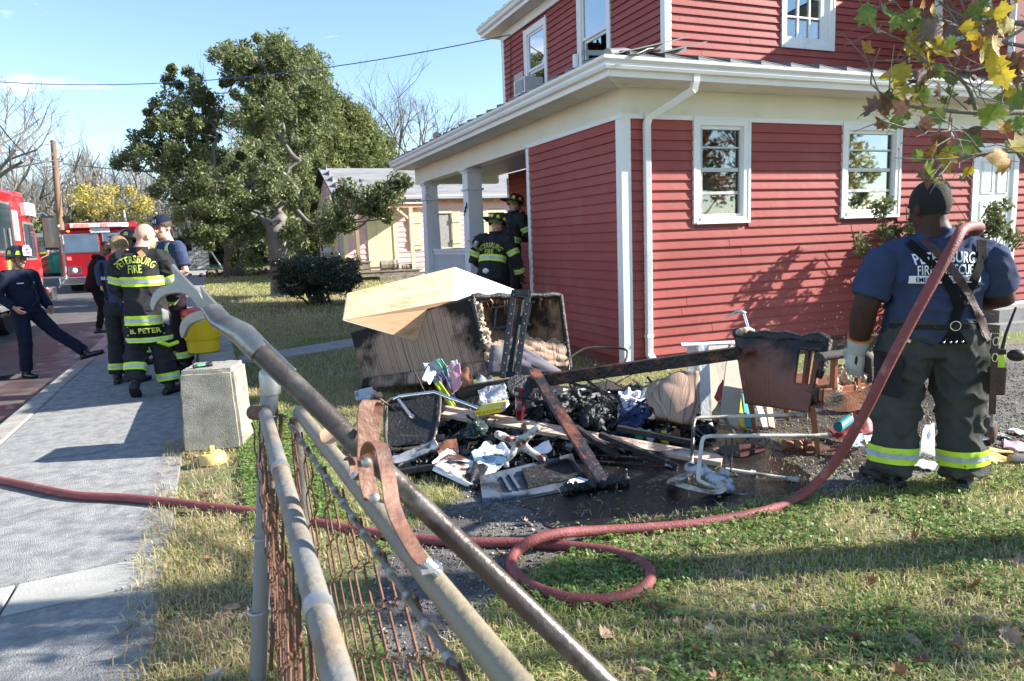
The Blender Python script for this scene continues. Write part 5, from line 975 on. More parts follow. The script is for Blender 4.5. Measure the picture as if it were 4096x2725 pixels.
strip(bv, [(-.18, -.4, 1.265), (.185, -.4, 1.265)], (0, 1, 0), .042, 'print_panel', wht, sh, .011, .001, .02); lettering(bv, 'EMERGENCY SERVICES', .038, (.0, -.3, 1.263), rt, upv, navyd, sh, 0, .0005, off=.017, sq=.75)
bb = bvh_of(sh, tr)
strip(bb, [(-.165, -.4, 1.475), (-.08, -.4, 1.36), (.04, -.4, 1.20), (.07, -.4, 1.08), (.06, -.4, 1.02)], (0, 1, 0), .045, 'suspender', blackc, o, .012); strip(bb, [(.205, -.4, 1.47), (.19, -.4, 1.36), (.13, -.4, 1.22), (.07, -.4, 1.10), (.05, -.4, 1.02)], (0, 1, 0), .05, 'suspender', blackc, o, .014)
strip(bb, [(-.10, -.4, 1.49), (-.01, -.4, 1.37), (.12, -.4, 1.18), (.21, -.4, 1.02), (.265, -.4, .91)], (0, 1, 0), .042, 'radio_strap', leatherd, o, .02)
def onb(x, z, off=.02): h = bb.ray_cast(Vector((x, -.9, z)), Vector((0, 1, 0))); return (h[0] if h[0] is not None else Vector((x, -.2, z)))+Vector((0, -off, 0))
w = MB(); c = onb(.055, 1.005, .02); w.tube([c+Vector((.026*math.cos(t), 0, .026*math.sin(t))) for t in [6.283*i/16 for i in range(16)]], .004, 6, closed=True); w.build('ring', chrome, o, smooth=60, local=True)
w = MB(); w.prism([onb(.03, .985, .012), onb(.08, .985, .012), onb(.13, .90, .014), onb(-.02, .90, .014)], (0, .006, 0)); lt = w.build('suspender_tab', blackc, o, local=True); w = MB()
for x in (-.0, .035, .065, .10): w.ball(onb(x, .912, .022), .008, 8)
w.build('snap', chrome, lt, smooth=60, local=True)
band(bvh_of(tr), V['hip']+Vector((0, 0, .02)), V['hip']+Vector((0, 0, .075)), 0, 1, 'waistband', cloth_b, tr, .006, 40, 3)
def pocket(c, right, upv_, w_, h_, nrm, m, par):
 c = Vector(c); t = MB(); Mx = Matrix((Vector(right), Vector(nrm), Vector(upv_))).transposed(); t.obox(c, (w_, .035, h_), Mx); t.obox(c+Vector(upv_)*h_*.35+Vector(nrm)*.008, (w_*1.06, .035, h_*.42), Mx); return t.build('cargo_pocket', m, par, local=True, bevel=.008)
h = bt.ray_cast(Vector((-.8, -.35, .70)), Vector((1, .45, 0)).normalized()); c = h[0] if h[0] is not None else Vector((-.28, -.05, .7)); pocket(c, Vector((.45, -.9, 0)).normalized(), (0, 0, 1), .19, .24, Vector((-.9, -.45, 0)).normalized(), cloth_b, tr)
w = MB(); a = V['wl']; e = V['el']; d = (a-e).normalized(); w.tube([a-d*.075, a-d*.02, a+d*.02], [.068, .062, .056], 14); hand(w, a, d, (-.75, -.65, 0), (-.65, .75, 0), .42, 1.55, .8); gl = remeshed(w, 'glove', mat('grey white work glove', (.45, .46, .45), .85, .2, 9, .3, 120), .006, 2, o); w = MB(); w.tube([a-d*.082, a-d*.074], [.0705, .0700], 16); w.build('cuff_edge', mat('orange edging', (.7, .2, .03), .7), gl, local=True)
w = MB(); c = onb(-.17, .915, .01); w.obox(c, (.04, .014, .022), Matrix.Rotation(.4, 3, 'Y')); w.build('buckle', chrome, o, local=True, bevel=.003)
RM = o.matrix_basis.copy()
big = o; bpy.context.view_layer.update(); BW = lambda x, y, z: big.matrix_world @ Vector((x, y, z))
rb = BW(.30, -.14, .62); radio = thing('portable_radio', 'lime and black portable radio in a leather holster at the firefighter hip', 'radio', rb, az(36))
w = MB(); w.obox((0, 0, .16), (.065, .04, .10)); w.build('body', lime, radio, bevel=.008, local=True); w = MB(); w.obox((0, 0, .225), (.07, .044, .03)); w.build('control_head', black, radio, bevel=.006, local=True); w = MB(); w.tube([(.02, 0, .24), (.035, 0, .33), (.075, 0, .47)], [.010, .008, .006], 8); w.build('aerial', black, radio, local=True)
w = MB(); w.obox((0, 0, .06), (.085, .055, .16)); w.build('holster', leatherd, radio, bevel=.012, local=True); w = MB(); w.plank((-.035, -.045, .33), (-.03, -.05, -.12), .034, .006, up=(0, 1, 0)); w.build('strap', leatherd, radio, local=True); w = MB()
for z in (.29, .20): w.tube([(-.035+.014*math.cos(t), -.055, z+.022*math.sin(t)) for t in [6.283*i/10 for i in range(10)]], .005, 6, closed=True)
w.build('clip', chrome, radio, local=True); w = MB(); w.tube([(-.03, -.052, -.12), (-.028, -.05, -.16), (-.03, -.05, -.19)], .009, 6); w.build('swivel', galv, radio, local=True); w = MB(); w.ball((.10, .02, .20), (.05, .035, .035), 10); w.build('glove_tip', black, radio, local=True, smooth=60)
# ---- 2. firefighter with the name on his coat tail
p = G(358, 908)
J = J_(el=(-.27, .06, 1.16), wl=(-.16, .28, 1.02), er=(.30, .04, 1.14), wr=(.20, .26, .98), hl=(-.10, 0, .93), kl=(-.14, .0, .50), al=(-.15, -.16, .16), tl=(-.1, .85, -.5), ar=(.15, 0, .09), tr=(.5, .9, 0), head=(.06, .05, 1.66), yaw=-.95, nod=.12)
o, V, H, M = body(J, skin_l, .009, 1.1, ('open', 'open'), (.5, .6), 1.04, 'bald firefighter in black turnout coat seen from behind, coat tail lettered', p, az(8), 1.04, .064)
face(o, H, 1.04); jk, slv, bv = turnout(o, V, .012, stripes=((1.165, 1.265), (.765, .865), (.585, .635)), hem=-.385, g=1.20, gy=1.2)
lettering(bv, 'PETERSBURG', .1, (-.03, -.4, 1.435), (1, 0, 0), (0, 0, 1), limetext, jk, .27, .002, stretch=1.05, sq=.68); lettering(bv, 'FIRE', .1, (-.03, -.4, 1.335), (1, 0, 0), (0, 0, 1), limetext, jk, 0, .002, stretch=1.15, sq=.72)
strip(bv, [(-.18, -.5, .70), (.18, -.5, .70)], (0, 1, 0), .11, 'name_panel', blackc, jk, .006); lettering(bv, 'B. PETER', .075, (-.0, -.5, .70), (1, 0, 0), (0, 0, 1), limetext, jk, 0, .002, off=.014); w = MB()
for x in (-.17, .17):
 for z in (.66, .74):
  h = bv.ray_cast(Vector((x, -.8, z)), Vector((0, 1, 0)))
  if h[0] is not None: w.ball(h[0]+Vector((0, -.014, 0)), .010, 8)
w.build('snap', galv, jk, local=True)
tr = trousers(V, o, cloth_b, .012, 1.12, 1.1, (.118, .112, .104, .102, .098), .93, fold=(.032, 6, 1, 1, .9)); leg_bands(o, tr, V, ((.46, .66), (.66, .86))); boots(V, o, bootm, 1.08)
w = MB(); w.sheet([[Vector((.19+.02*i, -.19+.05*i, .93-.05*j-.02*i)) for j in range(4)] for i in range(3)], .006); w.build('radio_flap', galv, jk, local=True); strip(bv, [(.02, -.5, 1.52), (.06, -.5, 1.46)], (0, 1, 0), .05, 'hanger_loop', mat('orange leather', (.5, .2, .08), .6), jk, .02)
w = MB(); w.tube([(.12, -.17, .585), (.2, -.1, .53), (.27, .0, .545)], .022, 8); w.build('pull_strap', lime, o, local=True, smooth=60)
# ---- 3. man in the cap
p = G(418, 846); p = Vector((-.50, 9.55, .12))
J = J_(el=(-.29, -.02, 1.17), wl=(-.10, .26, 1.10), er=(.27, .0, 1.16), wr=(.13, .28, 1.08), head=(0, .035, 1.67), yaw=.25, nod=.12)
o, V, H, M = body(J, skin_l, .009, 1.0, ('open', 'open'), (.7, .7), 1.03, 'man in a navy cap numbered 41 and orange sunglasses with lime braces', p, az(236), 1.03, hsd=((0, 0, 1), (0, 0, 1)))
face(o, H, 1.03); hair_cap(o, H, M, hair_g, 1.02); sh = torso_cloth(V, o, navy, .012, 'shirt', 1.05, 1.05, -.04); [sleeve(V, s, o, navy, .012, .40, (.086, .085, .084, 0, 0)) for s in 'lr']; bv = bvh_of(sh)
for s in (-1, 1): st_ = strip(bv, [(s*.12, .5, 1.50), (s*.13, .5, 1.36), (s*.13, .5, 1.16), (s*.12, .5, .98)], (0, -1, 0), .055, 'brace', lime, o, .008); st_ and strip(bv, [(s*.12, .5, 1.50), (s*.13, .5, 1.36), (s*.13, .5, 1.16), (s*.12, .5, .98)], (0, -1, 0), .022, 'silver_centre', silver, st_, .011)
tr = trousers(V, o, plum, .012, 1.05, 1.05, (.108, .10, .094, .092, .09), .93); leg_bands(o, tr, V); boots(V, o, bootm, 1.05)
w = MB(); n = 20; P = [[H(.086*r*math.cos(6.2832*k/n), -.010+.107*r*math.sin(6.2832*k/n), .045+z) for k in range(n+1)] for r, z in ((1, 0), (1.0, .03), (.93, .062), (.72, .088), (.4, .102), (.01, .106))]; w.sheet(P, .004); cap = w.build('cap', navyd, o, smooth=60, local=True); w = MB(); P = [[H(.082*math.cos(t)*(1-.05*j), .06+.052*math.sin(t)+j*.075*max(0, math.sin(t)), .046-.012*j*j) for t in [math.pi*i/12 for i in range(13)]] for j in (0, .5, 1)]; w.sheet(P, .004); w.build('peak', navyd, cap, smooth=60, local=True)
c = H(0, .12, .085); rgt = M @ Vector((-1, 0, 0)); lettering(bvh_of(cap), '41', .062, H(0, .09, .085), rgt, M @ Vector((0, 0, 1)), wht, cap, 0, .002, off=.003)
w = MB(); w.sheet([[H(.07*math.sin(a), .030+.066*math.cos(a)+.0, .018+z) for a in [-.9+1.8*i/10 for i in range(11)]] for z in (-.022, .012)], .004); w.build('sunglasses', mat('orange mirror lens', (.55, .13, .02), .1, metal=.6), o, smooth=60, local=True)
# ---- 4. woman with the bun, 5. man beyond her in purple blue
p = Vector((-1.08, 9.75, 0)); J = J_(sl=(-.17, -.01, 1.42), sr=(.17, -.01, 1.42), el=(-.21, .08, 1.15), wl=(-.10, .28, 1.08), er=(.22, .08, 1.15), wr=(.12, .28, 1.08), head=(.03, .05, 1.63), neck=(0, -.02, 1.48), yaw=-.75, nod=.22)
o, V, H, M = body(J, skin_l, .010, .9, ('open', 'open'), (.5, .5), .98, 'woman with dark blonde hair tied in a low bun beside the bald firefighter', p, az(20), 1.0, .048)
face(o, H); hair_cap(o, H, M, hair_l, 1.0, thick=.010, extra=(lambda mb: mb.ball(H(-.01, -.125, .0), (.036, .032, .036), 12), lambda mb: mb.ball(H(-.035, -.135, -.01), (.022, .02, .024), 10), lambda mb: mb.ball(H(.02, -.13, .015), (.022, .02, .022), 10)))
sh = torso_cloth(V, o, navy, .013, 'shirt', 1.0, 1.0, -.05); [sleeve(V, s, o, navy, .013, .40, (.076, .076, .076, 0, 0)) for s in 'lr']; bv = bvh_of(sh); lettering(bv, 'FIRE & RESCUE', .05, (0, -.4, 1.28), (1, 0, 0), (0, 0, 1), wht, sh, 0, .001); strip(bv, [(-.13, -.5, 1.46), (-.12, -.5, 1.25), (-.10, -.5, 1.02)], (0, 1, 0), .04, 'brace', blackc, o, .008)
tr = trousers(V, o, cloth_b, .013, 1.0, 1.05, (.108, .102, .096, .094, .092), .93); leg_bands(o, tr, V); boots(V, o, bootm, 1.0)
p = Vector((-1.10, 11.3, 0)); J = J_(er=(.30, .10, 1.20), wr=(.12, .32, 1.02), el=(-.30, .06, 1.17), wl=(-.16, .30, 1.02), head=(.02, .06, 1.67), neck=(0, .0, 1.51), yaw=-.4, nod=.25)
o, V, H, M = body(J, skin_b, .010, 1.15, ('open', 'open'), (.5, .5), 1.03, 'person in a purple blue T-shirt and dark red helmet half hidden behind the woman', p, az(38), 1.02)
face(o, H); hair_cap(o, H, M, hair_b); sh = torso_cloth(V, o, purple, .013, 'shirt', 1.22, 1.2, -.05); [sleeve(V, s, o, purple, .013, .44, (.10, .10, .10, 0, 0)) for s in 'lr']; bv = bvh_of(sh); [strip(bv, [(x, -.5, 1.49), (x*.95, -.5, 1.3), (x*.6, -.5, 1.02)], (0, 1, 0), .05, 'brace', blackc, o, .008) for x in (-.13, .13)]; tr = trousers(V, o, cloth_b, .013, 1.15, 1.1, (.112, .105, .098, .096, .092), .93); leg_bands(o, tr, V); boots(V, o, bootm, 1.05); helmet(o, H, M, helmr, 1.08)
# ---- 6. bystander in black hoodie stepping down to the right
p = GG(232, 768); J = J_(hip=(0, -.02, .94), hl=(-.09, -.02, .91), hr=(.09, -.02, .91), chest=(0, .08, 1.27), neck=(0, .15, 1.46), head=(0, .24, 1.60), sl=(-.19, .12, 1.40), sr=(.19, .12, 1.40), el=(-.25, .12, 1.12), wl=(-.22, .24, .90), er=(.26, .10, 1.12), wr=(.22, .22, .88), kr=(.10, .06, .50), ar=(.10, -.05, .09), kl=(-.10, .30, .58), al=(-.11, .36, .22), tl=(0, 1, -.25), tr=(0, 1, 0), nod=.65)
o, V, H, M = body(J, skin_b, .011, .95, ('open', 'open'), (.4, .4), 1.0, 'bystander in a black hoodie and beanie with white striped track trousers', p, az(72), 1.0)
face(o, H); sh = torso_cloth(V, o, blackc, .014, 'hoodie', 1.1, 1.15, -.10, fold=(.012, 6, 1, 1, 1)); [sleeve(V, s, o, blackc, .014, r=(.085, .078, .07, .066, .06)) for s in 'lr']; tr = trousers(V, o, blackc, .013, 1.0, 1.0, (.098, .088, .074, .066, .056), .95); boots(V, o, bootm, 1.0, .03, 'shoe', wht)
w = MB(); w.ball(V['neck']+Vector((0, -.08, .0)), (.10, .08, .07), 12); w.build('hood', blackc, sh, smooth=60, local=True); w = MB(); n = 20; P = [[H(.084*r*math.cos(6.2832*k/n), -.010+.104*r*math.sin(6.2832*k/n), .035+z) for k in range(n+1)] for r, z in ((1.02, -.01), (1.03, .03), (.95, .07), (.75, .095), (.4, .11), (.01, .114))]; w.sheet(P, .005); w.build('beanie', blackc, o, smooth=60, local=True)
bt = bvh_of(tr); strip(bt, [(.9, V['hr'].y, .90), (.9, V['kr'].y, .5), (.9, V['ar'].y, .14)], (-1, 0, 0), .05, 'side_stripe', wht, tr, .005); strip(bt, [(-.9, V['hl'].y, .90), (-.9, V['kl'].y, .58), (-.9, V['al'].y, .26)], (1, 0, 0), .05, 'side_stripe', wht, tr, .005)
# ---- 7. officer with moustache, one foot up on the kerb
p = G(80, 866, -.12); J = J_(hl=(-.095, 0, .93), kl=(-.22, .22, .60), al=(-.36, .58, .30), tl=(-.35, .85, .22), kr=(.10, .03, .50), ar=(.10, -.02, .09), tr=(.25, 1, 0), er=(.30, -.10, 1.17), wr=(.25, .10, 1.0), el=(-.27, -.02, 1.15), wl=(-.24, .16, .96), chest=(0, -.05, 1.30), neck=(0, -.06, 1.50), head=(0, -.02, 1.655), sl=(-.2, -.06, 1.45), sr=(.2, -.06, 1.45), yaw=.05, nod=.1)
o, V, H, M = body(J, skin_m, .009, 1.1, ('open', 'open'), (.9, .5), 1.02, 'moustached officer in dark navy uniform and white fronted helmet, foot on the kerb', p, az(128), 1.0, .06)
face(o, H, 1.0, hair_g, hair_g); sh = torso_cloth(V, o, navyd, .012, 'shirt', 1.18, 1.2, -.07, belly=.08, fold=(.011, 7, 1, 1, 1)); [sleeve(V, s, o, navyd, .012, r=(.090, .082, .074, .068, .058)) for s in 'lr']; tr = trousers(V, o, navyd, .012, 1.12, 1.1, (.112, .102, .086, .082, .080), .97, fold=(.010, 8, 1, 1, .9)); boots(V, o, mat('black leather shoe', (.012, .012, .012), .25, .2, 8), 1.08, .05, 'shoe'); helmet(o, H, M, helmb, 1.12, wht)
w = MB(); nk = V['neck']; w.tube([nk+Vector((.07, .02, .01)), nk+Vector((.075, .07, -.02)), nk+Vector((.03, .12, -.07))], .018, 8); w.tube([nk+Vector((-.07, .02, .01)), nk+Vector((-.075, .07, -.02)), nk+Vector((-.03, .12, -.07))], .018, 8); w.lathe([(.075, -.02), (.078, .02), (.07, .02)], 16, nk, caps=False); w.build('collar', navyd, sh, smooth=60, local=True)
bv = bvh_of(sh); F = lambda x, z, off=.015: ((bv.ray_cast(Vector((x, .9, z)), Vector((0, -1, 0)))[0] or Vector((x, .2, z)))+Vector((0, off, 0)))
for x, tx in ((.10, 'OFFICER'), (-.10, 'FIRE')): lettering(bv, tx, .025, (x, .5, 1.33), (-1, 0, 0), (0, 0, 1), wht, sh, 0, .0005, off=.004) if tx == 'FIRE' else strip(bv, [(.06, .5, 1.33), (.14, .5, 1.33)], (0, -1, 0), .012, 'name_stitching', wht, sh, .003, .001)
w = MB(); w.obox(F(-.05, 1.27), (.05, .03, .07)); w.build('radio_microphone', black, o, bevel=.006, local=True); w = MB(); w.tube([F(-.05, 1.23), F(-.06, 1.15), F(-.02, 1.06), F(.05, 1.0)], .009, 6); w.build('coil_cord', black, o, local=True); strip(bv, [(-.03, .5, 1.48), (-.06, .5, 1.30), (-.05, .5, 1.12)], (0, -1, 0), .03, 'radio_strap', blackc, o, .008)
def gloves(o, V, d):
 for s in 'lr': w = MB(); hand(w, V['w'+s], V['w'+s]-V['e'+s], None, d, .6, 1.15); remeshed(w, 'glove', bootm, .009, 2, o)
# ---- 8, 9. two firefighters at the porch
zf = .30; q = AT(1138, 503, 10.4)
J = J_(chest=(.02, .10, 1.28), neck=(.03, .16, 1.46), head=(.05, .24, 1.59), sl=(-.18, .14, 1.41), sr=(.21, .13, 1.40), el=(-.30, .12, 1.12), wl=(-.18, .34, 1.0), er=(.34, .12, 1.12), wr=(.38, .20, .88), kl=(-.12, .16, .50), kr=(.12, .10, .50), nod=.4, yaw=-.5)
o, V, H, M = body(J, skin_m, .010, 1.1, ('open', 'open'), (.6, .5), 1.0, 'firefighter in lettered turnout coat and black helmet, nearest the porch column', (q.x-.12, q.y-.1, q.z-1.70), az(38), 1.0)
face(o, H); hair_cap(o, H, M, hair_b); jk, slv, bv = turnout(o, V, .012, stripes=((1.06, 1.15),), hem=-.16, g=1.14, gy=1.14)
u_ = (V['neck']-V['hip']).normalized(); lettering(bv, 'PETERSBURG', .1, (.0, -.4, 1.43), (1, 0, 0), u_, limetext, jk, .25, .002, stretch=1.05, sq=.64); lettering(bv, 'FIRE', .1, (.0, -.4, 1.325), (1, 0, 0), u_, limetext, jk, 0, .002, stretch=1.1, sq=.72)
tr = trousers(V, o, cloth_b, .012, 1.12, 1.1, (.118, .11, .10, .10, .098), .93); leg_bands(o, tr, V); boots(V, o, bootm, 1.08); helmet(o, H, M, helmb, 1.08, None); gloves(o, V, (0, 1, 0)); w = MB(); w.ball(V['hip']+Vector((-.03, -.17, .0)), (.05, .03, .04), 8); w.build('glove_pouch', wht, o, local=True, smooth=60); w = MB(); w.tube([V['hip']+Vector((-.18, -.20, .34)), V['hip']+Vector((-.13, -.19, .42))], .03, 8); w.build('torch', galv, o, local=True)
q = AT(1166, 458, 11.5)
J = J_(chest=(.0, .08, 1.28), neck=(.0, .13, 1.47), head=(.0, .20, 1.61), sl=(-.19, .11, 1.42), sr=(.19, .11, 1.42), el=(-.26, .18, 1.15), wl=(-.12, .42, 1.08), er=(.28, .16, 1.14), wr=(.20, .40, .98), nod=.3, yaw=-.35)
o, V, H, M = body(J, skin_m, .010, 1.1, ('open', 'open'), (.6, .5), 1.0, 'firefighter in a dark red helmet leaning to the porch window', (q.x-.05, q.y-.15, q.z-1.72), az(62), 1.0)
face(o, H); hair_cap(o, H, M, hair_g); jk, slv, bv = turnout(o, V, .013, stripes=((1.0, 1.09),), hem=-.2, g=1.14, gy=1.14); tr = trousers(V, o, cloth_b, .013, 1.12, 1.1, (.118, .11, .10, .10, .098), .93); leg_bands(o, tr, V); boots(V, o, bootm, 1.08); helmet(o, H, M, helmr, 1.08, None); gloves(o, V, (0, 0, 1))
w = MB(); w.ball(H(.05, .13, -.08), (.03, .05, .04), 10); w.build('face_mask', galv, o, local=True, smooth=60)
# ------------------------------------------------------------------ concrete pier, low wall and what stands on them
pierm = mat('rough cast pier', (.40, .375, .315), .95, .18, 5, 1.0, 120, col2=(.22, .21, .175), mask=(.44, .68), mscale=6, detail=9)
a = G(425, 1048); b = G(556, 1038); u = (b-a); u.z = 0; W_ = u.length; u.normalize(); v = Vector((-u.y, u.x, 0)); up = Vector((0, 0, 1))
bm = bmesh.new(); bmesh.ops.create_cube(bm, size=1); bmesh.ops.bevel(bm, geom=bm.edges[:], offset=.05, segments=2, affect='EDGES'); bmesh.ops.subdivide_edges(bm, edges=bm.edges[:], cuts=7, use_grid_fill=True)
for q in bm.verts:
 x, y, z = q.co; n_ = noise.noise((x*6, y*6, z*6))*.022+noise.noise((x*17, y*17, z*17))*.014; chip = max(0, noise.noise((z*9, 3, y*4))-.1)*.12 if x < -.42 and y < -.3 else 0
 ta = 1.06-.12*(z+.5); q.co = a+u*((x*(1-n_)*ta+.5)*W_+chip*.5)+v*((y*(1-n_)+.5)*.44+chip*.4)+up*((z+.5)*.655*(1+.5*n_)-.02*0)
me = bpy.data.meshes.new('concrete_pier'); bm.to_mesh(me); bm.free(); me.materials.append(pierm); me.polygons.foreach_set('use_smooth', [True]*len(me.polygons)); me.set_sharp_from_angle(angle=R(35)); o = top(link('concrete_pier', me)); tag(o, 'rough weathered concrete pier block at the end of the low wall', 'pier')
wr = G(545, 838, .33).x; w = MB(); n_ = 14; P = []
for s in range(n_+1):
 y = 6.30+s*.5; j = lambda k: .012*noise.noise((y*2, k, 1)); P.append([(wr-.40+j(1), y, -.1), (wr-.39+j(2), y, .325+j(3)), (wr-.37, y, .345+j(4)), (wr-.03, y, .345+j(5)), (wr+j(6), y, .32), (wr+j(7), y, -.1)])
w.sheet(P); w.add(P[0], [tuple(range(6))]); w.add(P[-1], [tuple(range(5, -1, -1))]); o = top(w.build('low_wall', pierm, smooth=30)); tag(o, 'low concrete garden wall running behind the pier', 'wall')
if o.data.polygons[2].normal.z < 0: o.data.flip_normals()
yelp = mat('yellow cooler plastic', (.72, .50, .015), .35, .05, 4, .05, 30); redp = mat('red lid plastic', (.55, .04, .035), .35, .06, 4)
c = G(470, 810, .345); cl = thing('drinks_cooler', 'yellow barrel drinks cooler with a red lid on the low wall', 'cooler', c)
w = MB(); w.lathe([(.165, 0), (.18, .012), (.192, .15), (.198, .155), (.205, .17), (.213, .40), (.215, .43), (.20, .435)], 40, c); w.build('body', yelp, cl, smooth=40)
w = MB()
for k in range(56):
 t = 2*math.pi*k/56; d = Vector((math.cos(t), math.sin(t), 0)); w.tube([c+d*.204+up*.18, c+d*.214+up*.385], .0045, 5)
o = w.build('ribs', yelp, cl, smooth=60); o['kind'] = 'stuff'; w = MB(); w.lathe([(.218, .435), (.222, .45), (.222, .49), (.20, .53), (.10, .545), (.01, .545)], 40, c); w.build('lid', redp, cl, smooth=40); w = MB(); w.lathe([(.221, .43), (.221, .436)], 40, c); w.build('lid_rim', yelp, cl)
M0 = Matrix.Rotation(R(-15), 3, 'Z')
w = MB(); w.obox(c+M0 @ Vector((-.12, -.183, .375)), (.05, .02, .085), M0 @ Matrix.Rotation(R(-33), 3, 'Z')); w.build('latch_plate', wht, cl, bevel=.004); w = MB(); w.obox(c+M0 @ Vector((.03, -.213, .41)), (.12, .012, .035), M0); w.build('label_plate', wht, cl, bevel=.003)
tb_ = thing('torch', 'black torch with a green band lying on the concrete pier', 'torch', G(466, 846, .655)); q = Vector(tb_.location); d = (G(482, 843, .66)-G(450, 848, .66)).normalized(); w = MB(); w.tube([q-d*.07+up*.016, q+d*.035+up*.016, q+d*.04+up*.016, q+d*.075+up*.016], [.015, .015, .019, .019], 12); w.build('body', black, tb_, smooth=40); w = MB(); w.tube([q-d*.04+up*.0172, q+d*.02+up*.0172], .0152, 12); w.build('band', mat('green band', (.03, .42, .14), .4), tb_)
ym = mat('pale yellow iron', (.62, .47, .16), .6, .12, 8, .3, 40, col2=(.28, .13, .05), mask=(.60, .70), mscale=12); c = G(491, 1064); vc = thing('valve_cap', 'pale yellow iron valve cover in the grass before the pier', 'valve cover', c)
w = MB(); w.lathe([(.100, 0), (.097, .02), (.092, .055), (.08, .068), (.04, .072), (.034, .085), (.01, .087)], 28, c); w.build('cover', ym, vc, smooth=40); w = MB(); w.tube([c+Vector((-.06, 0, .076)), c+Vector((.06, .01, .076))], .014, 8); w.obox(c+Vector((0, 0, .105)), (.035, .035, .04)); w.build('nut', ym, vc, bevel=.004)
# ------------------------------------------------------------------ chain link fence and the gate folded against it
rust = mat('rusty galvanised tube', (.25, .24, .215), .6, .18, 6, .25, 60, metal=.2, col2=(.24, .16, .09), mask=(.47, .68), mscale=6, rvar=.15); rustw = mat('rusty wire', (.16, .075, .045), .7, .35, 14, .4, 90, col2=(.40, .40, .40), mask=(.60, .72), mscale=8, metal=.2); postm = mat('grey fence post', (.23, .235, .235), .55, .14, 5, .15, 50, metal=.2, col2=(.30, .27, .22), mask=(.55, .75), mscale=4, stretch=(1, 1, .4))
fence = thing('chain_link_fence', 'rusty chain link fence with a grey end post beside the pavement', 'fence', (0, 2.57, 0))
pA = Vector((.0, 2.57, 0)); pT = AT(621, 880, 2.46); w = MB(); w.tube([pA-up*.1, pT], .0295, 18); post = w.build('end_post', postm, fence, smooth=50); w = MB(); w.lathe([(.034, -.04), (.035, .025), (.031, .04), (.02, .048), (.004, .050)], 18, pT); w.build('post_cap', galv, post, smooth=50)
rA0, rA1 = Vector((.115, 2.50, 1.0)), Vector((.085, -.8, 1.0)); w = MB(); w.tube([rA0.lerp(rA1, i/8) for i in range(9)], .0215, 16); w.build('top_rail', rust, fence, smooth=50)
for y in (1.83, 1.07):
 t_ = (2.50-y)/3.3; q = rA0.lerp(rA1, t_); w = MB(); w.tube([q+Vector((0, .02, 0)), q-Vector((0, .02, 0))], .0235, 16); w.build('rail_sleeve', galv, fence, smooth=50)
w = MB(); w.tube([rA0+Vector((0, .01, 0)), rA0+Vector((-.04, .05, .0)), pA.lerp(pT, .9)+Vector((.03, 0, 0))], [.025, .024, .022], 12); w.build('rail_end_cup', rustw, fence, smooth=50)
for z in (.98, .82, .55, .28): w = MB(); pq = pA.lerp(pT, z/pT.z); w.tube([pq+Vector((.032*math.cos(t), .032*math.sin(t), 0)) for t in [6.283*i/18 for i in range(18)]], .005, 6, closed=True); w.tube([pq+Vector((.036, -.01, 0)), pq+Vector((.06, -.03, -.005))], .006, 6); w.build('tie_band', galv, fence, smooth=60)
w = MB(); w.tube([pA+Vector((.06, -.03, .06)), pA.lerp(pT, .9)+Vector((.04, -.03, 0))], .007, 6); w.build('tension_bar', rustw, fence)
def wire_mesh(rt, H_, zs=.043, am=.037):
 w = MB(); n = int(H_/zs); pts = [Vector((.004*(1 if i % 2 else -1), (am if i % 2 else -am), H_*i/n)) for i in range(n+1)]; q = []
 for i, p in enumerate(pts):
  if 0 < i < n: q += [p.lerp(pts[i-1], .12)+Vector((0, 0, 0)), p.lerp(pts[i+1], .12)]
  else: q.append(p)
 w.tube(q, rt, 5); return w.mesh('wire', [rustw], smooth=60)
WM = wire_mesh(.0029, .94); WM2 = wire_mesh(.0031, .94, .05, .0515)
def netting(par, p0, p1, z0, n, sp=.072):
 org = wloc(par); d = (p1-p0); ang = math.atan2(d.y, d.x)-math.pi/2
 for i in range(n):
  p = p0+d.normalized()*(sp*i); o = link('wire', WM if sp < .08 else WM2, par); o.location = Vector((p.x, p.y, z0))-org; o.rotation_euler = (random.gauss(0, .006), random.gauss(0, .006), ang+math.pi*(i % 2))
netting(fence, Vector((.085, 2.48, 0)), Vector((.062, -.8, 0)), .05, 44)
gate = thing('chain_link_gate', 'chain link gate with tan frame folded back beside the fence', 'gate', (.23, 2.5, 0))
gB0, gB1 = Vector((.222, 2.47, 1.0)), Vector((.33, .15, 1.0)); tan = mat('tan gate tube', (.30, .25, .165), .6, .15, 5, .2, 60, metal=.15, col2=(.22, .20, .175), mask=(.45, .65), mscale=5)
w = MB(); w.tube([gB0.lerp(gB1, i/8) for i in range(9)], .0215, 16); w.build('top_rail', tan, gate, smooth=50); w = MB(); w.tube([gB0-up*.02+Vector((-.01, .01, 0)), Vector((gB0.x-.01, gB0.y+.01, .06))], .021, 14); w.build('hinge_stile', rust, gate, smooth=50)
w = MB(); w.tube([Vector((gB0.x, gB0.y, .08)), Vector((gB1.x, gB1.y, .08))], .02, 12); w.build('bottom_rail', rust, gate, smooth=50)
dB = (gB1-gB0).normalized(); off = Vector((-.035, 0, -.035)); w = MB(); w.tube([gB0+off, gB1+off], .006, 6); w.build('tension_wire', rust, gate)
for i in range(24): w = MB(); q = gB0+off+dB*(.06+i*.1); w.tube([q+Vector((0, -.008, 0)), q+Vector((0, .008, 0))], .011, 8); w.build('wire_clip', galv, gate, smooth=60)
w = MB(); w.tube([gB0+Vector((-.03, -.06, -.04)), Vector((gB0.x-.03, gB0.y-.06, .08))], .007, 6); w.build('tension_bar', rustw, gate)
netting(gate, Vector((gB0.x-.035, gB0.y-.05, 0)), Vector((gB1.x-.035, gB1.y, 0)), .04, 24, .10)
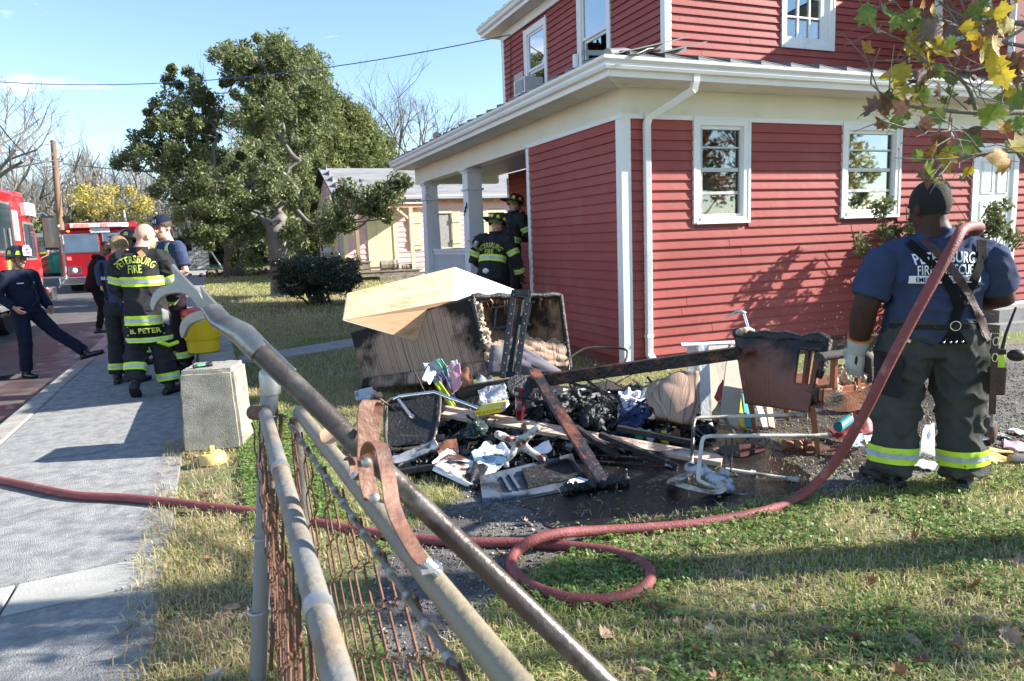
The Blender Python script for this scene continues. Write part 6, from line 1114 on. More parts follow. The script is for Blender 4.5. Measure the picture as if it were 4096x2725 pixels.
lea = mat('tan leather', (.185, .085, .052), .6, .25, 9, .25, 60, col2=(.10, .052, .038), mask=(.48, .66), mscale=14); lea_in = mat('leather flesh side', (.42, .27, .16), .75, .15, 9)
def Z4(x, y, dep): return AT(546.7+x*.4496, 863+y*.4496, dep)
def ribbon(name, label, pts, wv, wd):
 P = [Vector(p) for p in pts]; q = []
 for i in range(len(P)-1):      # smooth the path
  p0, p1, p2, p3 = P[max(i-1, 0)], P[i], P[i+1], P[min(i+2, len(P)-1)]
  for k in range(5):
   t = k/5; q.append(.5*((2*p1)+(p2-p0)*t+(2*p0-5*p1+4*p2-p3)*t*t+(3*p1-p0-3*p2+p3)*t**3))
 q.append(P[-1]); w = MB(); w.sheet([[p-wv*wd/2, p, p+wv*wd/2] for p in q], .004); return w
wv = (CR*.86+CF*.50-CU*.1).normalized()
st1 = thing('leather_strap', 'tall upright leather loop bolted to the gate rail', 'strap', Z4(690, 650, 1.40), group='leather straps on the gate rail')
w = ribbon('', '', [Z4(690, 640, 1.385), Z4(668, 560, 1.40), Z4(655, 450, 1.41), Z4(655, 330, 1.42), Z4(655, 220, 1.43), Z4(665, 150, 1.44), Z4(690, 128, 1.455), Z4(705, 160, 1.47), Z4(700, 240, 1.47), Z4(685, 330, 1.46), Z4(665, 400, 1.45)], wv, .031); w.build('strap', lea, st1, smooth=60)
for x, y in ((660, 450), (700, 632)): w = MB(); q = Z4(x, y, 1.375); w.lathe([(.010, -.006), (.010, .003), (.007, .006), (.002, .007)], 12, q, Vector((0, 0, 1)).rotation_difference(-CF).to_matrix()); w.build('bolt', galv, st1, smooth=40)
st2 = thing('leather_strap', 'long leather strap arching over and hanging down along the gate rail', 'strap', Z4(960, 985, 1.15), group='leather straps on the gate rail')
w = ribbon('', '', [Z4(662, 445, 1.40), Z4(672, 380, 1.39), Z4(700, 352, 1.37), Z4(735, 375, 1.35), Z4(755, 450, 1.33), Z4(775, 560, 1.30), Z4(790, 660, 1.28), Z4(830, 770, 1.25), Z4(880, 860, 1.21), Z4(930, 940, 1.18), Z4(985, 1000, 1.15)], wv, .029); w.build('strap', lea, st2, smooth=60); w = MB(); q = Z4(958, 958, 1.145); w.tube([q, q+Vector((.02, -.01, -.02))], .009, 8); w.obox(Z4(985, 985, 1.15), (.035, .03, .006)); w.build('bolt', galv, st2)
st3 = thing('leather_strap', 'short curled leather strap lying over the rail behind the hook pole', 'strap', Z4(450, 300, 1.62), group='leather straps on the gate rail')
w = ribbon('', '', [Z4(440, 285, 1.66), Z4(455, 325, 1.63), Z4(500, 332, 1.60), Z4(560, 298, 1.57), Z4(610, 262, 1.54), Z4(645, 280, 1.50), Z4(650, 340, 1.47)], (CR*.25+CF*.9+CU*.35).normalized(), .040); w.build('strap', lea_in, st3, smooth=60)
st4 = thing('leather_strap', 'stub of leather strap bent down behind the tall loop', 'strap', Z4(600, 540, 1.45), group='leather straps on the gate rail')
w = ribbon('', '', [Z4(575, 440, 1.47), Z4(592, 432, 1.47), Z4(605, 470, 1.46), Z4(602, 520, 1.45), Z4(625, 540, 1.43), Z4(660, 500, 1.42)], wv, .027); w.build('strap', lea, st4, smooth=60); w = MB(); q = Z4(602, 520, 1.43); w.lathe([(.010, -.004), (.010, .004), (.002, .008)], 10, q, Vector((0, 0, 1)).rotation_difference(-CF).to_matrix()); w.build('bolt', galv, st4)
# ------------------------------------------------------------------ roof hook on its pole
steel = mat('forged steel', (.30, .285, .26), .36, .15, 9, .12, 50, metal=.85, rvar=.12, col2=(.19, .17, .15), mask=(.48, .68), mscale=7); polem2 = mat('worn dark pole', (.085, .07, .06), .38, .35, 7, .15, 60, metal=.45, col2=(.20, .18, .16), mask=(.5, .66), mscale=8, stretch=(1, 1, 1))
def Z5(x, y, dep=1.60): return AT(287.7+x*.2569, 587+y*.2569, dep)
def dP(px): return 1/(.642+(px-560)*.0000578)   # depth along the pole
top_e = AT(590, 800, dP(590)); bot = AT(1395, 1573, dP(1395)); dirp = (bot-top_e).normalized(); end = top_e+dirp*((top_e.z-.0)/(-dirp.z)) if dirp.z < 0 else bot
hook = thing('roof_hook', 'steel roof hook with twin claws on a long worn pole leaning across the fence', 'hook', end)
w = MB(); w.tube([top_e-dirp*.02, top_e+dirp*.3, bot, end], .0225, 18); w.build('pole', polem2, hook, smooth=50)
w = MB(); h0 = Z5(760, 560, 1.59); w.tube([Z5(770, 470, 1.60), Z5(860, 590, 1.59), AT(560, 770, 1.562), AT(600, 812, 1.553)], [(.012, .026), (.017, .029), (.026, .028), (.0265, .0265)], 16); w.build('socket', steel, hook, smooth=50)
w = MB()
for s in (-1, 1): a = AT(588+s*14, 798-s*12, 1.548); w.plank(a, a+dirp*.10, .016, .005, up=-CF)
w.build('socket_lug', steel, hook, bevel=.003)
def blade(name, pts, dep, th):
 P = [Z5(x, y, dep) for x, y in pts]; bm = bmesh.new(); vs = [bm.verts.new(p) for p in P]; f = bm.faces.new(vs); r = bmesh.ops.extrude_face_region(bm, geom=[f]); nv = [e for e in r['geom'] if isinstance(e, bmesh.types.BMVert)]; bmesh.ops.translate(bm, verts=nv, vec=CF*th); bmesh.ops.recalc_face_normals(bm, faces=bm.faces)
 me = bpy.data.meshes.new(name); off = wloc(hook); bmesh.ops.translate(bm, verts=bm.verts, vec=-off); bm.to_mesh(me); bm.free(); me.materials.append(steel); o = link(name, me, hook); b = o.modifiers.new('bevel', 'BEVEL'); b.width = .0048; b.segments = 3; b.limit_method = 'ANGLE'; b.angle_limit = R(50); return o
blade('claw', [(412, 78), (428, 84), (470, 140), (540, 215), (610, 285), (665, 335), (700, 400), (716, 455), (705, 485), (680, 492), (655, 478), (625, 435), (585, 385), (540, 352), (490, 340), (430, 342), (370, 352), (318, 385), (280, 425), (262, 470), (250, 500), (238, 500), (226, 465), (228, 410), (245, 355), (285, 305), (330, 280), (380, 262), (415, 250), (438, 230), (440, 200), (425, 150), (410, 100)], 1.615, .014)
blade('claw', [(668, 280), (680, 278), (720, 335), (780, 400), (840, 465), (885, 520), (925, 570), (890, 650), (860, 640), (800, 605), (760, 580), (715, 578), (650, 592), (600, 615), (560, 652), (540, 690), (526, 735), (512, 748), (498, 735), (488, 690), (490, 640), (505, 595), (540, 552), (590, 520), (650, 500), (690, 492), (706, 465), (700, 420), (684, 360)], 1.60, .014)
# ------------------------------------------------------------------ hose
hosem = mat('red rubber hose', (.21, .05, .048), .65, .16, 7, .3, 90, col2=(.36, .15, .13), mask=(.56, .74), mscale=11)
def smooth_path(P, k=8):
 q = []
 for i in range(len(P)-1):
  p0, p1, p2, p3 = P[max(i-1, 0)], P[i], P[i+1], P[min(i+2, len(P)-1)]
  for j in range(k): t = j/k; q.append(.5*((2*p1)+(p2-p0)*t+(2*p0-5*p1+4*p2-p3)*t*t+(3*p1-p0-3*p2+p3)*t**3))
 q.append(P[-1]); return q
hr = .027; g0 = lambda x, y, z=0: G(x, y, hr+z); S_ = lambda x, y, z: BW(x, y, z)
HP = [g0(-160, 1075, -.005), g0(-40, 1098), g0(60, 1118), g0(170, 1140), g0(280, 1146), g0(390, 1156), g0(480, 1167), g0(590, 1180), g0(700, 1199), g0(830, 1222), g0(960, 1241), g0(1080, 1249), g0(1190, 1250), g0(1300, 1257), g0(1400, 1269), g0(1465, 1290), g0(1497, 1318), g0(1487, 1350), g0(1430, 1376), g0(1345, 1382), g0(1262, 1366), g0(1200, 1334), g0(1177, 1300), g0(1187, 1272, .01), g0(1225, 1245, .055), g0(1290, 1228, .06), g0(1370, 1222, .03), g0(1480, 1216, .01), g0(1600, 1206), g0(1710, 1188), g0(1800, 1164, .005)]
HP += [AT(1868, 1122, 4.10), AT(1925, 1060, 4.02), AT(1985, 960, 3.90), AT(2040, 850, 3.80), AT(2100, 735, 3.74), AT(2155, 635, 3.70), AT(2197, 560, 3.72), AT(2218, 527, 3.80), S_(.225, .0, 1.545), S_(.22, .12, 1.47), S_(.20, .28, 1.30), S_(.19, .36, 1.14), S_(.14, .48, 1.05)]
hose = thing('fire_hose', 'red rubber fire hose looping over the lawn up to the big firefighter', 'hose', g0(1330, 1320)); w = MB(); w.tube(smooth_path(HP, 7), hr, 14); w.build('hose', hosem, hose, smooth=60)
w = MB(); q = S_(.14, .48, 1.05); d = (S_(.10, .62, .98)-q).normalized(); w.tube([q-d*.02, q+d*.05, q+d*.12, q+d*.24], [.032, .034, .026, .018], 14); w.build('nozzle', chrome, hose, smooth=50)
# ------------------------------------------------------------------ sycamore at the right with its autumn leaves
sycb = mat('sycamore bark', (.19, .165, .135), .85, .25, 9, .4, 50, stretch=(1, 1, .5))
def Z6(x, y, dep): return AT(1956.5+x*.4495, y*.4495, dep)
syb = Vector((4.75, 1.62, 0)); syc = thing('sycamore_tree', 'sycamore with green, yellow and brown leaves reaching in at the upper right', 'tree', syb)
fk = syb+Vector((-.05, .05, 3.0)); w = MB(); w.tube([syb-up*.1, syb+up*.2, syb+up*1.4, fk, fk+Vector((.2, -.1, 1.6)), fk+Vector((.1, -.3, 3.2))], [.2, .15, .13, .115, .08, .04], 12); w.build('trunk', sycb, syc, smooth=60)
rng = np.random.default_rng(17)
branches = [([fk, AT(2480, 262, 3.1), Z6(891, 575, 3.0), Z6(640, 600, 2.95), Z6(430, 560, 2.9), Z6(250, 520, 2.85), Z6(100, 448, 2.8)], .030), ([fk, AT(2480, 60, 3.2), Z6(891, 118, 3.1), Z6(700, 105, 3.05), Z6(560, 75, 3.0), Z6(450, 8, 2.95)], .034), ([Z6(640, 600, 2.95), Z6(590, 450, 2.95), Z6(500, 370, 2.9), Z6(380, 320, 2.88), Z6(250, 215, 2.85), Z6(130, 190, 2.8)], .016), ([fk, AT(2470, 330, 2.9), Z6(891, 718, 2.85), Z6(700, 768, 2.8), Z6(560, 700, 2.78), Z6(420, 690, 2.75), Z6(300, 640, 2.72)], .018), ([fk, AT(2470, 365, 2.8), Z6(891, 792, 2.75), Z6(650, 800, 2.72), Z6(520, 840, 2.7), Z6(430, 890, 2.68)], .016), ([Z6(891, 118, 3.1), Z6(800, 210, 3.0), Z6(640, 210, 2.95), Z6(480, 150, 2.9), Z6(330, 60, 2.88), Z6(210, 0, 2.85)], .014), ([Z6(891, 330, 3.0), Z6(760, 330, 2.95), Z6(560, 350, 2.92), Z6(420, 350, 2.9), Z6(270, 420, 2.86)], .013), ([Z6(891, 260, 3.1), Z6(700, 180, 3.05), Z6(600, 40, 3.0), Z6(570, -40, 3.0)], .016), ([Z6(770, 590, 3.0), Z6(800, 500, 3.0), Z6(830, 420, 3.0), Z6(860, 330, 3.02)], .010)]
tw = MB()
for P, r in branches:
 q = smooth_path([Vector(p)+Vector(rng.normal(0, .012, 3)) for p in P], 5); n = len(q); w = MB(); w.tube(q, [max(.0024, .55*r*(1-.85*i/(n-1))) for i in range(n)], 7); w.build('branch', sycb, syc, smooth=60)
 for i in range(4, n, 2):
  d = (q[i]-q[i-1]).normalized(); e = (d*.7+Vector(rng.normal(0, .6, 3))).normalized(); L = rng.uniform(.08, .30); a = q[i]; b1 = a+e*L*.5+Vector(rng.normal(0, .01, 3)); c1 = b1+(e+Vector(rng.normal(0, .4, 3))).normalized()*L*.5; tw.tube([a, b1, c1], [.0032, .0025, .0014], 4); f = (e+Vector(rng.normal(0, .7, 3))).normalized(); tw.tube([b1, b1+f*L*.35], [.002, .0012], 4)
tw.build('twigs', sycb, syc)['kind'] = 'stuff'
w = MB(); lim = []
for i in range(11):
 th = rng.uniform(-2.6, .9); s = fk+Vector((.1, -.1, rng.uniform(-.1, 2.6))); L = rng.uniform(1.2, 3.2); e = s+Vector((math.cos(th)*L, math.sin(th)*L*.9-.3, rng.uniform(.6, 2.2)))
 if (Vector((e.x, e.y, 0))-Vector((2.6, 2.2, 0))).length < .9: continue
 q = limb(w, s, e, .035, .008, rng, 6, .06, 5); lim.append(e)
 for k in range(9): m_ = q[rng.integers(2, 6)]; t_ = m_+Vector(rng.normal(0, .38, 3)); limb(w, m_, t_, .008, .002, rng, 4, .03, 3); lim.append(t_)
w.build('limbs', sycb, syc)['kind'] = 'stuff'
out = [(0, -.5), (.10, -.42), (.30, -.46), (.26, -.30), (.52, -.22), (.40, -.08), (.50, .10), (.30, .08), (.27, .20), (.16, .22), (.12, .38), (0, .55), (-.12, .38), (-.16, .22), (-.27, .20), (-.30, .08), (-.50, .10), (-.40, -.08), (-.52, -.22), (-.26, -.30), (-.30, -.46), (-.10, -.42)]
def leaf_mesh(curl, m, seed, thin=1.0):
 r = random.Random(seed); w = MB(); c = []; vs = [(0, -.05, .0)]
 ring = [(x*.55, y*.55) for x, y in out]; k = r.uniform(.6, 1.2)
 f = lambda x, y: Vector((x*thin, y, curl*(x*x*1.3*k+y*y*.6)-curl*.06+.05*curl*math.sin(9*x+4*y+seed)))
 vs = [f(0, -.08)]+[f(x, y-.04) for x, y in ring]+[f(x, y) for x, y in out]; n = len(out)
 fs = [(0, 1+i, 1+(i+1) % n) for i in range(n)]+[(1+i, 1+n+i, 1+n+(i+1) % n, 1+(i+1) % n) for i in range(n)]
 w.add(vs, fs); w.tube([f(0, -.5), f(0, -.5)+Vector((.03, -.3, -.05))], .012, 4); w.tube([f(0, -.45)-Vector((0, 0, .004)), f(0, .4)-Vector((0, 0, .004))], [.010, .004], 4); return w.mesh('leaf', [m], smooth=70)
def leafmat(name, c1, c2, edge, sub=.4):
 m = mat(name, c1, .5, .25, 9, .3, 40, col2=c2, mask=(.42, .62), mscale=4); n = m.node_tree.nodes; l = m.node_tree.links; b = n['Principled BSDF']; src = b.inputs['Base Color'].links[0].from_socket
 t = n.new('ShaderNodeBsdfTranslucent'); l.new(src, t.inputs[0]); ms = n.new('ShaderNodeMixShader'); ms.inputs[0].default_value = sub; l.new(b.outputs[0], ms.inputs[1]); l.new(t.outputs[0], ms.inputs[2]); l.new(ms.outputs[0], n['Material Output'].inputs[0]); return m
lg = leafmat('green sycamore leaf', (.15, .24, .04), (.24, .30, .06), 0); ly = leafmat('yellow sycamore leaf', (.55, .40, .035), (.42, .36, .04), 0); lo = leafmat('orange sycamore leaf', (.50, .20, .03), (.55, .38, .04), 0); lb_ = leafmat('brown sycamore leaf', (.22, .11, .06), (.13, .075, .05), 0, .2); ls = leafmat('grey brown sycamore leaf', (.20, .14, .11), (.13, .09, .075), 0, .12)
LM = {}
for k, m in dict(g=lg, y=ly, o=lo, b=lb_, s=ls).items(): LM[k] = [leaf_mesh(c, m, i, t) for i, (c, t) in enumerate(((.35, 1), (.9, .8), (-.6, .9)))]
org = wloc(syc)
for i, (x, y, r, k) in enumerate([(100, 82, 66, 'g'), (190, 66, 62, 'g'), (225, 125, 40, 'g'), (300, 92, 62, 'g'), (380, 112, 50, 'b'), (430, 168, 84, 's'), (395, 235, 46, 'y'), (440, 235, 44, 'y'), (512, 218, 34, 'g'), (572, 258, 52, 'b'), (650, 220, 44, 'o'), (690, 265, 62, 'y'), (745, 235, 52, 'o'), (738, 342, 62, 'y'), (615, 385, 62, 's'), (790, 408, 52, 'y'), (842, 335, 54, 'b'), (885, 350, 40, 'y'), (210, 428, 42, 'o'), (242, 498, 50, 'g'), (205, 480, 26, 'b'), (362, 392, 46, 'b'), (405, 345, 40, 'y'), (400, 300, 30, 'y'), (345, 470, 50, 'g'), (385, 490, 36, 'g'), (462, 470, 46, 'b'), (508, 402, 46, 'g'), (440, 372, 44, 'g'), (520, 478, 42, 'g'), (478, 520, 34, 'g'), (440, 600, 48, 'g'), (470, 572, 40, 'y'), (285, 596, 26, 'g'), (378, 640, 44, 'b'), (380, 680, 40, 's'), (460, 740, 48, 'b'), (480, 790, 60, 'y'), (430, 775, 50, 'o'), (400, 800, 46, 's'), (350, 800, 34, 'g'), (500, 835, 52, 'y'), (600, 880, 34, 'y'), (590, 905, 30, 's'), (780, 660, 48, 'o'), (830, 630, 48, 'g'), (865, 640, 46, 'g'), (640, 790, 34, 'b'), (722, 828, 26, 'b'), (868, 425, 38, 'b'), (720, 150, 44, 'b'), (590, 140, 40, 'y'), (630, 170, 36, 'y'), (810, 130, 46, 'y'), (780, 170, 30, 'y'), (420, 60, 40, 'y'), (370, 20, 30, 'o'), (640, 5, 30, 'b'), (700, 60, 30, 'y'), (860, 0, 30, 'o'), (360, 430, 28, 'b'), (300, 500, 26, 'b'), (560, 290, 20, 'b'), (610, 520, 24, 'b')]):
 o = link('leaf', random.choice(LM[k]), syc); dep = 2.86+rng.normal(0, .10); o.location = Z6(x, y, dep)-org; s = r*.4495*dep/FP*2.15; o.scale = (s, s, s)
 M3 = Matrix((CR, CU, -CF)).transposed(); o.rotation_euler = (M3 @ (Matrix.Rotation(rng.normal(0, .5), 3, 'X') @ Matrix.Rotation(rng.normal(0, .6), 3, 'Y') @ Matrix.Rotation(math.pi+rng.normal(0, .9), 3, 'Z'))).to_euler()
TP = []
for P, r in branches: TP += [p for p in smooth_path([Vector(p) for p in P], 6)[6:] if (p-CP).dot(CF) > 0 and (p-CP).dot(CR) < 2.4]
for i in range(42):
 o = link('leaf', random.choice(LM['ggyyyobbs'[rng.integers(0, 9)]]), syc); o.location = TP[rng.integers(0, len(TP))]+Vector(rng.normal(0, .05, 3))-org; o.scale = (rng.uniform(.07, .15),)*3; o.rotation_euler = (M3 @ (Matrix.Rotation(rng.normal(0, .7), 3, 'X') @ Matrix.Rotation(rng.normal(0, .7), 3, 'Y') @ Matrix.Rotation(rng.uniform(0, 6.28), 3, 'Z'))).to_euler()
ks = 'gyybboos'
for i in range(70):
 o = link('leaf', random.choice(LM[ks[rng.integers(0, 8)]]), syc); e = lim[rng.integers(0, len(lim))]; o.location = e+Vector(rng.normal(0, .12, 3))-org; o.scale = (rng.uniform(.13, .2),)*3; o.rotation_euler = tuple(rng.uniform(0, 6.28, 3))
for i, (x, y, h, v_) in enumerate(((10.2, -1.9, 8.5, 0), (17.5, -11, 11.0, 1), (25, -14, 12, 0))):
 root = thing('bare_tree', ('leafless tree right of the lawn', 'taller leafless tree farther right of the lawn', 'leafless tree far right along the lot')[i], 'tree', (x, y, 0), i*1.3); o = link('trunk', BM[v_][0], root); o.scale = (h/9,)*3; o['kind'] = 'stuff'
for i, (x, y) in enumerate(((15.0, -6.6), (22.5, -7.5), (19, -11))):
 b = Vector((x, y, 0)); leafy_tree('autumn_tree', ('rust leaved tree beyond the lawn to the right', 'yellow leaved tree farther right', 'mixed autumn tree behind the other two')[i], b, [(b+Vector(q), r) for q, r in (((0, 0, 4.4), 1.3), ((1.2, .3, 3.6), 1.0), ((-1.1, -.2, 3.5), 1.1), ((.2, .5, 5.6), .9))], .16, b+Vector((0, 0, 2.2)), 90+i, (ramp_mat('rust foliage', [(0, (.16, .07, .03)), (1, (.40, .17, .06))], rough=.6, sub=.3), yelm, undm)[i], barkg, 2600, .2, per=5, frac=.5, aspect=.6)
hb = Vector((8.72, 6.6, 0)); root = thing('holly_shrub', 'glossy upright shrub against the red wall behind the big firefighter', 'shrub', hb); w = MB(); rng = np.random.default_rng(41); cen = []; rad = []
for i in range(44):
 e = hb+Vector((rng.normal(0, .5), rng.normal(-.08, .30), rng.uniform(.8, 1.85))); limb(w, hb+Vector((rng.normal(0, .05), 0, 0)), e, .014, .005, rng, 5, .02, 5)
 for k in range(7): u_ = rng.uniform(.35, 1.03); cen.append(hb.lerp(e, u_)+Vector(rng.normal(0, .06, 3))); rad.append(.11)
e = hb+Vector((-.02, -.1, 2.02)); limb(w, hb, e, .01, .003, rng, 4, .0, 5); cen.append(e); rad.append(.05); w.build('stem', bark, root); v, f, k = leaves(rng, np.array(cen), np.array(rad), 17000, .085, .45, .3); o = npmesh('foliage', v-np.array(hb), f, leafm, root, {'rnd': rng.random(17000)*.8}); o['kind'] = 'stuff'
# ------------------------------------------------------------------ burnt furniture and rubbish
def dep(px, py, z=0): return (G(px, py, z)-CP).dot(CF)
stripe = mat('striped upholstery', (.38, .25, .18), .95, .2, 4, .3, 200)
def striped(m, cs=2.6, lo=.46, hi=.64, flat=None):
 n = m.node_tree.nodes; l = m.node_tree.links; b = n['Principled BSDF']; tcn = n.new('ShaderNodeTexCoord'); uv = n.new('ShaderNodeUVMap')
 sp = n.new('ShaderNodeSeparateXYZ'); l.new(uv.outputs[0], sp.inputs[0]); cmb = n.new('ShaderNodeCombineXYZ'); l.new(sp.outputs[0], cmb.inputs[0])
 nz = n.new('ShaderNodeTexNoise'); nz.noise_dimensions = '1D'; nz.inputs['Scale'].default_value = 46; nz.inputs['Detail'].default_value = 3; l.new(sp.outputs[0], nz.inputs['W'])
 cr = n.new('ShaderNodeValToRGB'); e = cr.color_ramp.elements; cols = [(0, (.10, .075, .06)), (.36, (.16, .12, .10)), (.44, (.40, .29, .21)), (.52, (.32, .18, .12)), (.57, (.46, .35, .27)), (.66, (.36, .22, .16)), (1, (.2, .2, .2))]
 while len(e) < len(cols): e.new(.5)
 for i, (p, c) in enumerate(cols): e[i].position = p; e[i].color = (*c, 1)
 l.new(nz.outputs[0], cr.inputs[0])
 if flat:
  for q_ in e: q_.color = (*[c_*(.8+.4*q_.position) for c_ in flat], 1)
 n2 = n.new('ShaderNodeTexNoise'); n2.inputs['Scale'].default_value = cs; n2.inputs['Detail'].default_value = 7; n2.inputs['Roughness'].default_value = .65; l.new(tcn.outputs['Object'], n2.inputs['Vector']); at = n.new('ShaderNodeAttribute'); at.attribute_name = 'burn'
 ad = n.new('ShaderNodeMath'); ad.operation = 'ADD'; l.new(n2.outputs[0], ad.inputs[0]); l.new(at.outputs['Fac'], ad.inputs[1]); mr = n.new('ShaderNodeMapRange'); mr.inputs[1].default_value = lo; mr.inputs[2].default_value = hi; l.new(ad.outputs[0], mr.inputs[0])
 mx = n.new('ShaderNodeMix'); mx.data_type = 'RGBA'; mx.inputs[7].default_value = (.014, .011, .010, 1); l.new(mr.outputs[0], mx.inputs[0]); l.new(cr.outputs[0], mx.inputs[6]); l.new(mx.outputs[2], b.inputs['Base Color']); return m
striped(stripe)
def cloth(name, A, B, C_, D, m, parent, nu=24, nv=14, bulge=.0, wob=.012, sc=6, burn=lambda u, v: -.2, ragged=None, th=.012, seed=0):
 A, B, C_, D = map(Vector, (A, B, C_, D)); n_ = (B-A).cross(D-A).normalized(); n_ = -n_ if n_.dot(CF) > 0 else n_; bm = bmesh.new(); uvl = bm.loops.layers.uv.new('UVMap'); bl = bm.verts.layers.float.new('burn'); P = []
 for i in range(nu+1):
  row = []
  for j in range(nv+1):
   u, v = i/nu, j/nv; p = A.lerp(B, u).lerp(D.lerp(C_, u), v); p = p+n_*(bulge*math.sin(math.pi*u)*math.sin(math.pi*v)+wob*noise.noise((u*sc, v*sc, seed)))
   vt = bm.verts.new(p); vt[bl] = burn(u, v); row.append(vt)
  P.append(row)
 W_ = (B-A).length
 for i in range(nu):
  for j in range(nv):
   u, v = (i+.5)/nu, (j+.5)/nv
   if ragged and ragged(u, v): continue
   f = bm.faces.new((P[i][j], P[i+1][j], P[i+1][j+1], P[i][j+1])); f.smooth = True
   for lp, (a, c) in zip(f.loops, ((i, j), (i+1, j), (i+1, j+1), (i, j+1))): lp[uvl].uv = (a/nu*W_, c/nv)
 off = wloc(parent) if parent else Vector((0, 0, 0)); bmesh.ops.translate(bm, verts=bm.verts, vec=-off); bmesh.ops.delete(bm, geom=[v for v in bm.verts if not v.link_faces], context='VERTS'); me = bpy.data.meshes.new(name); bm.to_mesh(me); bm.free(); me.materials.append(m); o = link(name, me, parent)
 s = o.modifiers.new('th', 'SOLIDIFY'); s.thickness = th; s.offset = -1; return o
foam = mat('burnt foam', (.60, .50, .38), .95, .3, 14, .8, 40, col2=(.22, .13, .08), mask=(.5, .62), mscale=9); foamw = mat('grey melted foam', (.48, .50, .56), .9, .2, 12, .9, 45, col2=(.08, .08, .09), mask=(.46, .62), mscale=14); board_in = mat('scorched inner board', (.36, .21, .12), .8, .2, 4, .2, 30, col2=(.03, .018, .013), mask=(.42, .58), mscale=3.4)
# --- overturned sofa
TL, TR = AT(809, 768, 7.95), AT(1086, 684, 6.95); BR, BL = AT(1122, 832, 6.85), AT(838, 872, 7.70); R2, R3 = AT(1290, 679, 7.35), AT(1312, 846, 7.25)
sofa = thing('burnt_sofa', 'overturned sofa in brown striped cloth, its near end burnt open', 'sofa', G(980, 880))
cloth('back_panel', TL, TR, BR, BL, stripe, sofa, 44, 24, .02, .006, 3, lambda u, v: .26*max(0, 1-u*3.2)*(1.2-v*.6)+.40*max(0, (u-.74)*3.8)*max(0, 1.05-v*.75)+.26*max(0, 1-v*3.2)-.13)
sk0, sk1 = AT(833, 897, 7.62), AT(1130, 864, 6.78); cloth('skirt', BL-CF*.02, BR-CF*.02, sk1, sk0, stripe, sofa, 40, 4, .0, .006, 5, lambda u, v: .22*(1-u)-.10, lambda u, v: .62 < u < .635)
cloth('end_panel', AT(1112, 752, 6.86), AT(1298, 775, 7.28), R3, BR, stripe, sofa, 40, 18, .03, .03, 9, lambda u, v: .5*max(0, 1-v*2.0)-.10, lambda u, v: v < .30*noise.noise((u*9, 2, 3))+.16 or (u < .35 and v < .5-.9*u))
inner = MB(); n0 = (R2-TR); dn = (BL-TL); inn = (TL-TR).normalized()*.42
inner.sheet([[TR.lerp(R2, i/8).lerp(BR.lerp(R3, i/8), j/6)+inn+Vector((0, 0, .02*math.sin(i+j))) for j in range(7)] for i in range(9)], .01); inner.build('inner_board', board_in, sofa)
m_ = MB(); m_.tube([TR.lerp(R2, i/14)+Vector((0, 0, .006*math.sin(i*2.1))) for i in range(15)], [.03+.008*math.sin(i*1.7) for i in range(15)], 8); m_.tube([R2.lerp(R3, i/8) for i in range(9)], .028, 8); m_.tube([TR.lerp(BR, i/8) for i in range(7)], .022, 8); m_.tube([TL.lerp(TR, i/20)+Vector((0, 0, .004*math.sin(i*2))) for i in range(21)], .016, 6); m_.build('charred_frame', char, sofa, smooth=60)
m_ = MB(); rr = random.Random(3)
for i in range(46): q = TR.lerp(R2, rr.uniform(.02, 1)); h_ = rr.uniform(.3, 1)**2; m_.tube([q, q-Vector((rr.gauss(0, .015), rr.gauss(0, .012), .07*h_)), q-Vector((rr.gauss(0, .03), 0, .17*h_))], [rr.uniform(.005, .014), .006, .001], 4)
m_.build('hanging_wadding', mat('scorched wadding', (.10, .07, .05), .95, .5, 20, .5, 60, col2=(.42, .34, .25), mask=(.55, .62), mscale=16), sofa)['kind'] = 'stuff'
m_ = MB()
for i in range(60): t = rr.random()**.8; q = TR.lerp(BR, t)+(R2-TR).normalized()*rr.uniform(.0, .07)+Vector((0, 0, rr.gauss(0, .01))); m_.ball(q, (rr.uniform(.010, .026), .02, rr.uniform(.02, .04)), 7)
for i in range(26): q = BR.lerp(AT(1190, 800, 6.9), rr.random())+Vector((rr.gauss(0, .02), 0, rr.uniform(0, .07))); m_.ball(q, (rr.uniform(.02, .04), .03, .02), 7)
o = remeshed(m_, 'torn_wadding', foam, .009, 0, sofa, (.035, 24, 1, 1, .6)); o.location = -wloc(sofa)
b4 = TL+(R2-TR); b5 = BL+(R3-BR); m_ = MB(); m_.add([TL, b4, R2, TR, BL, b5, R3, BR], [(0, 1, 2, 3), (4, 7, 6, 5), (0, 4, 5, 1), (1, 5, 6, 2)]); m_.build('frame_boards', board_in, sofa)
cloth('grey_lining', AT(1130, 795, 6.78), AT(1210, 800, 6.85), AT(1305, 862, 7.0), AT(1122, 862, 6.72), mat('grey lining', (.12, .115, .14), .9, .2, 5), sofa, 14, 8, .04, .05, 4, th=.005)
# --- open pine box on top
pine = mat('pine board', (.64, .40, .24), .6, .14, 2.5, .1, 30, col2=(.46, .23, .11), mask=(.50, .66), mscale=2.2, stretch=(1, 1, 5)); ply = mat('white faced board', (.66, .62, .55), .6, .06, 3)
box = thing('pine_box', 'open pine box lying tilted on top of the overturned sofa', 'box', AT(1000, 700, 7.4)-Vector((0, 0, .1)))
a0, a1, a2, a3 = AT(800, 675, 6.95), AT(1047, 615, 7.5), AT(1037, 692, 7.36), AT(790, 737, 6.85); c0, c3 = AT(1183, 666, 7.95), AT(1172, 690, 7.75); vv = c0-a1
def slab(q0, q1, q2, q3, th, nm, m, par):
 q = [Vector(p) for p in (q0, q1, q2, q3)]; n_ = (q[1]-q[0]).cross(q[3]-q[0]).normalized(); n_ = -n_ if n_.dot(CF) < 0 else n_; w = MB(); w.hexa(q+[p+n_*th for p in q]);
 o = w.build(nm, m, par); return o
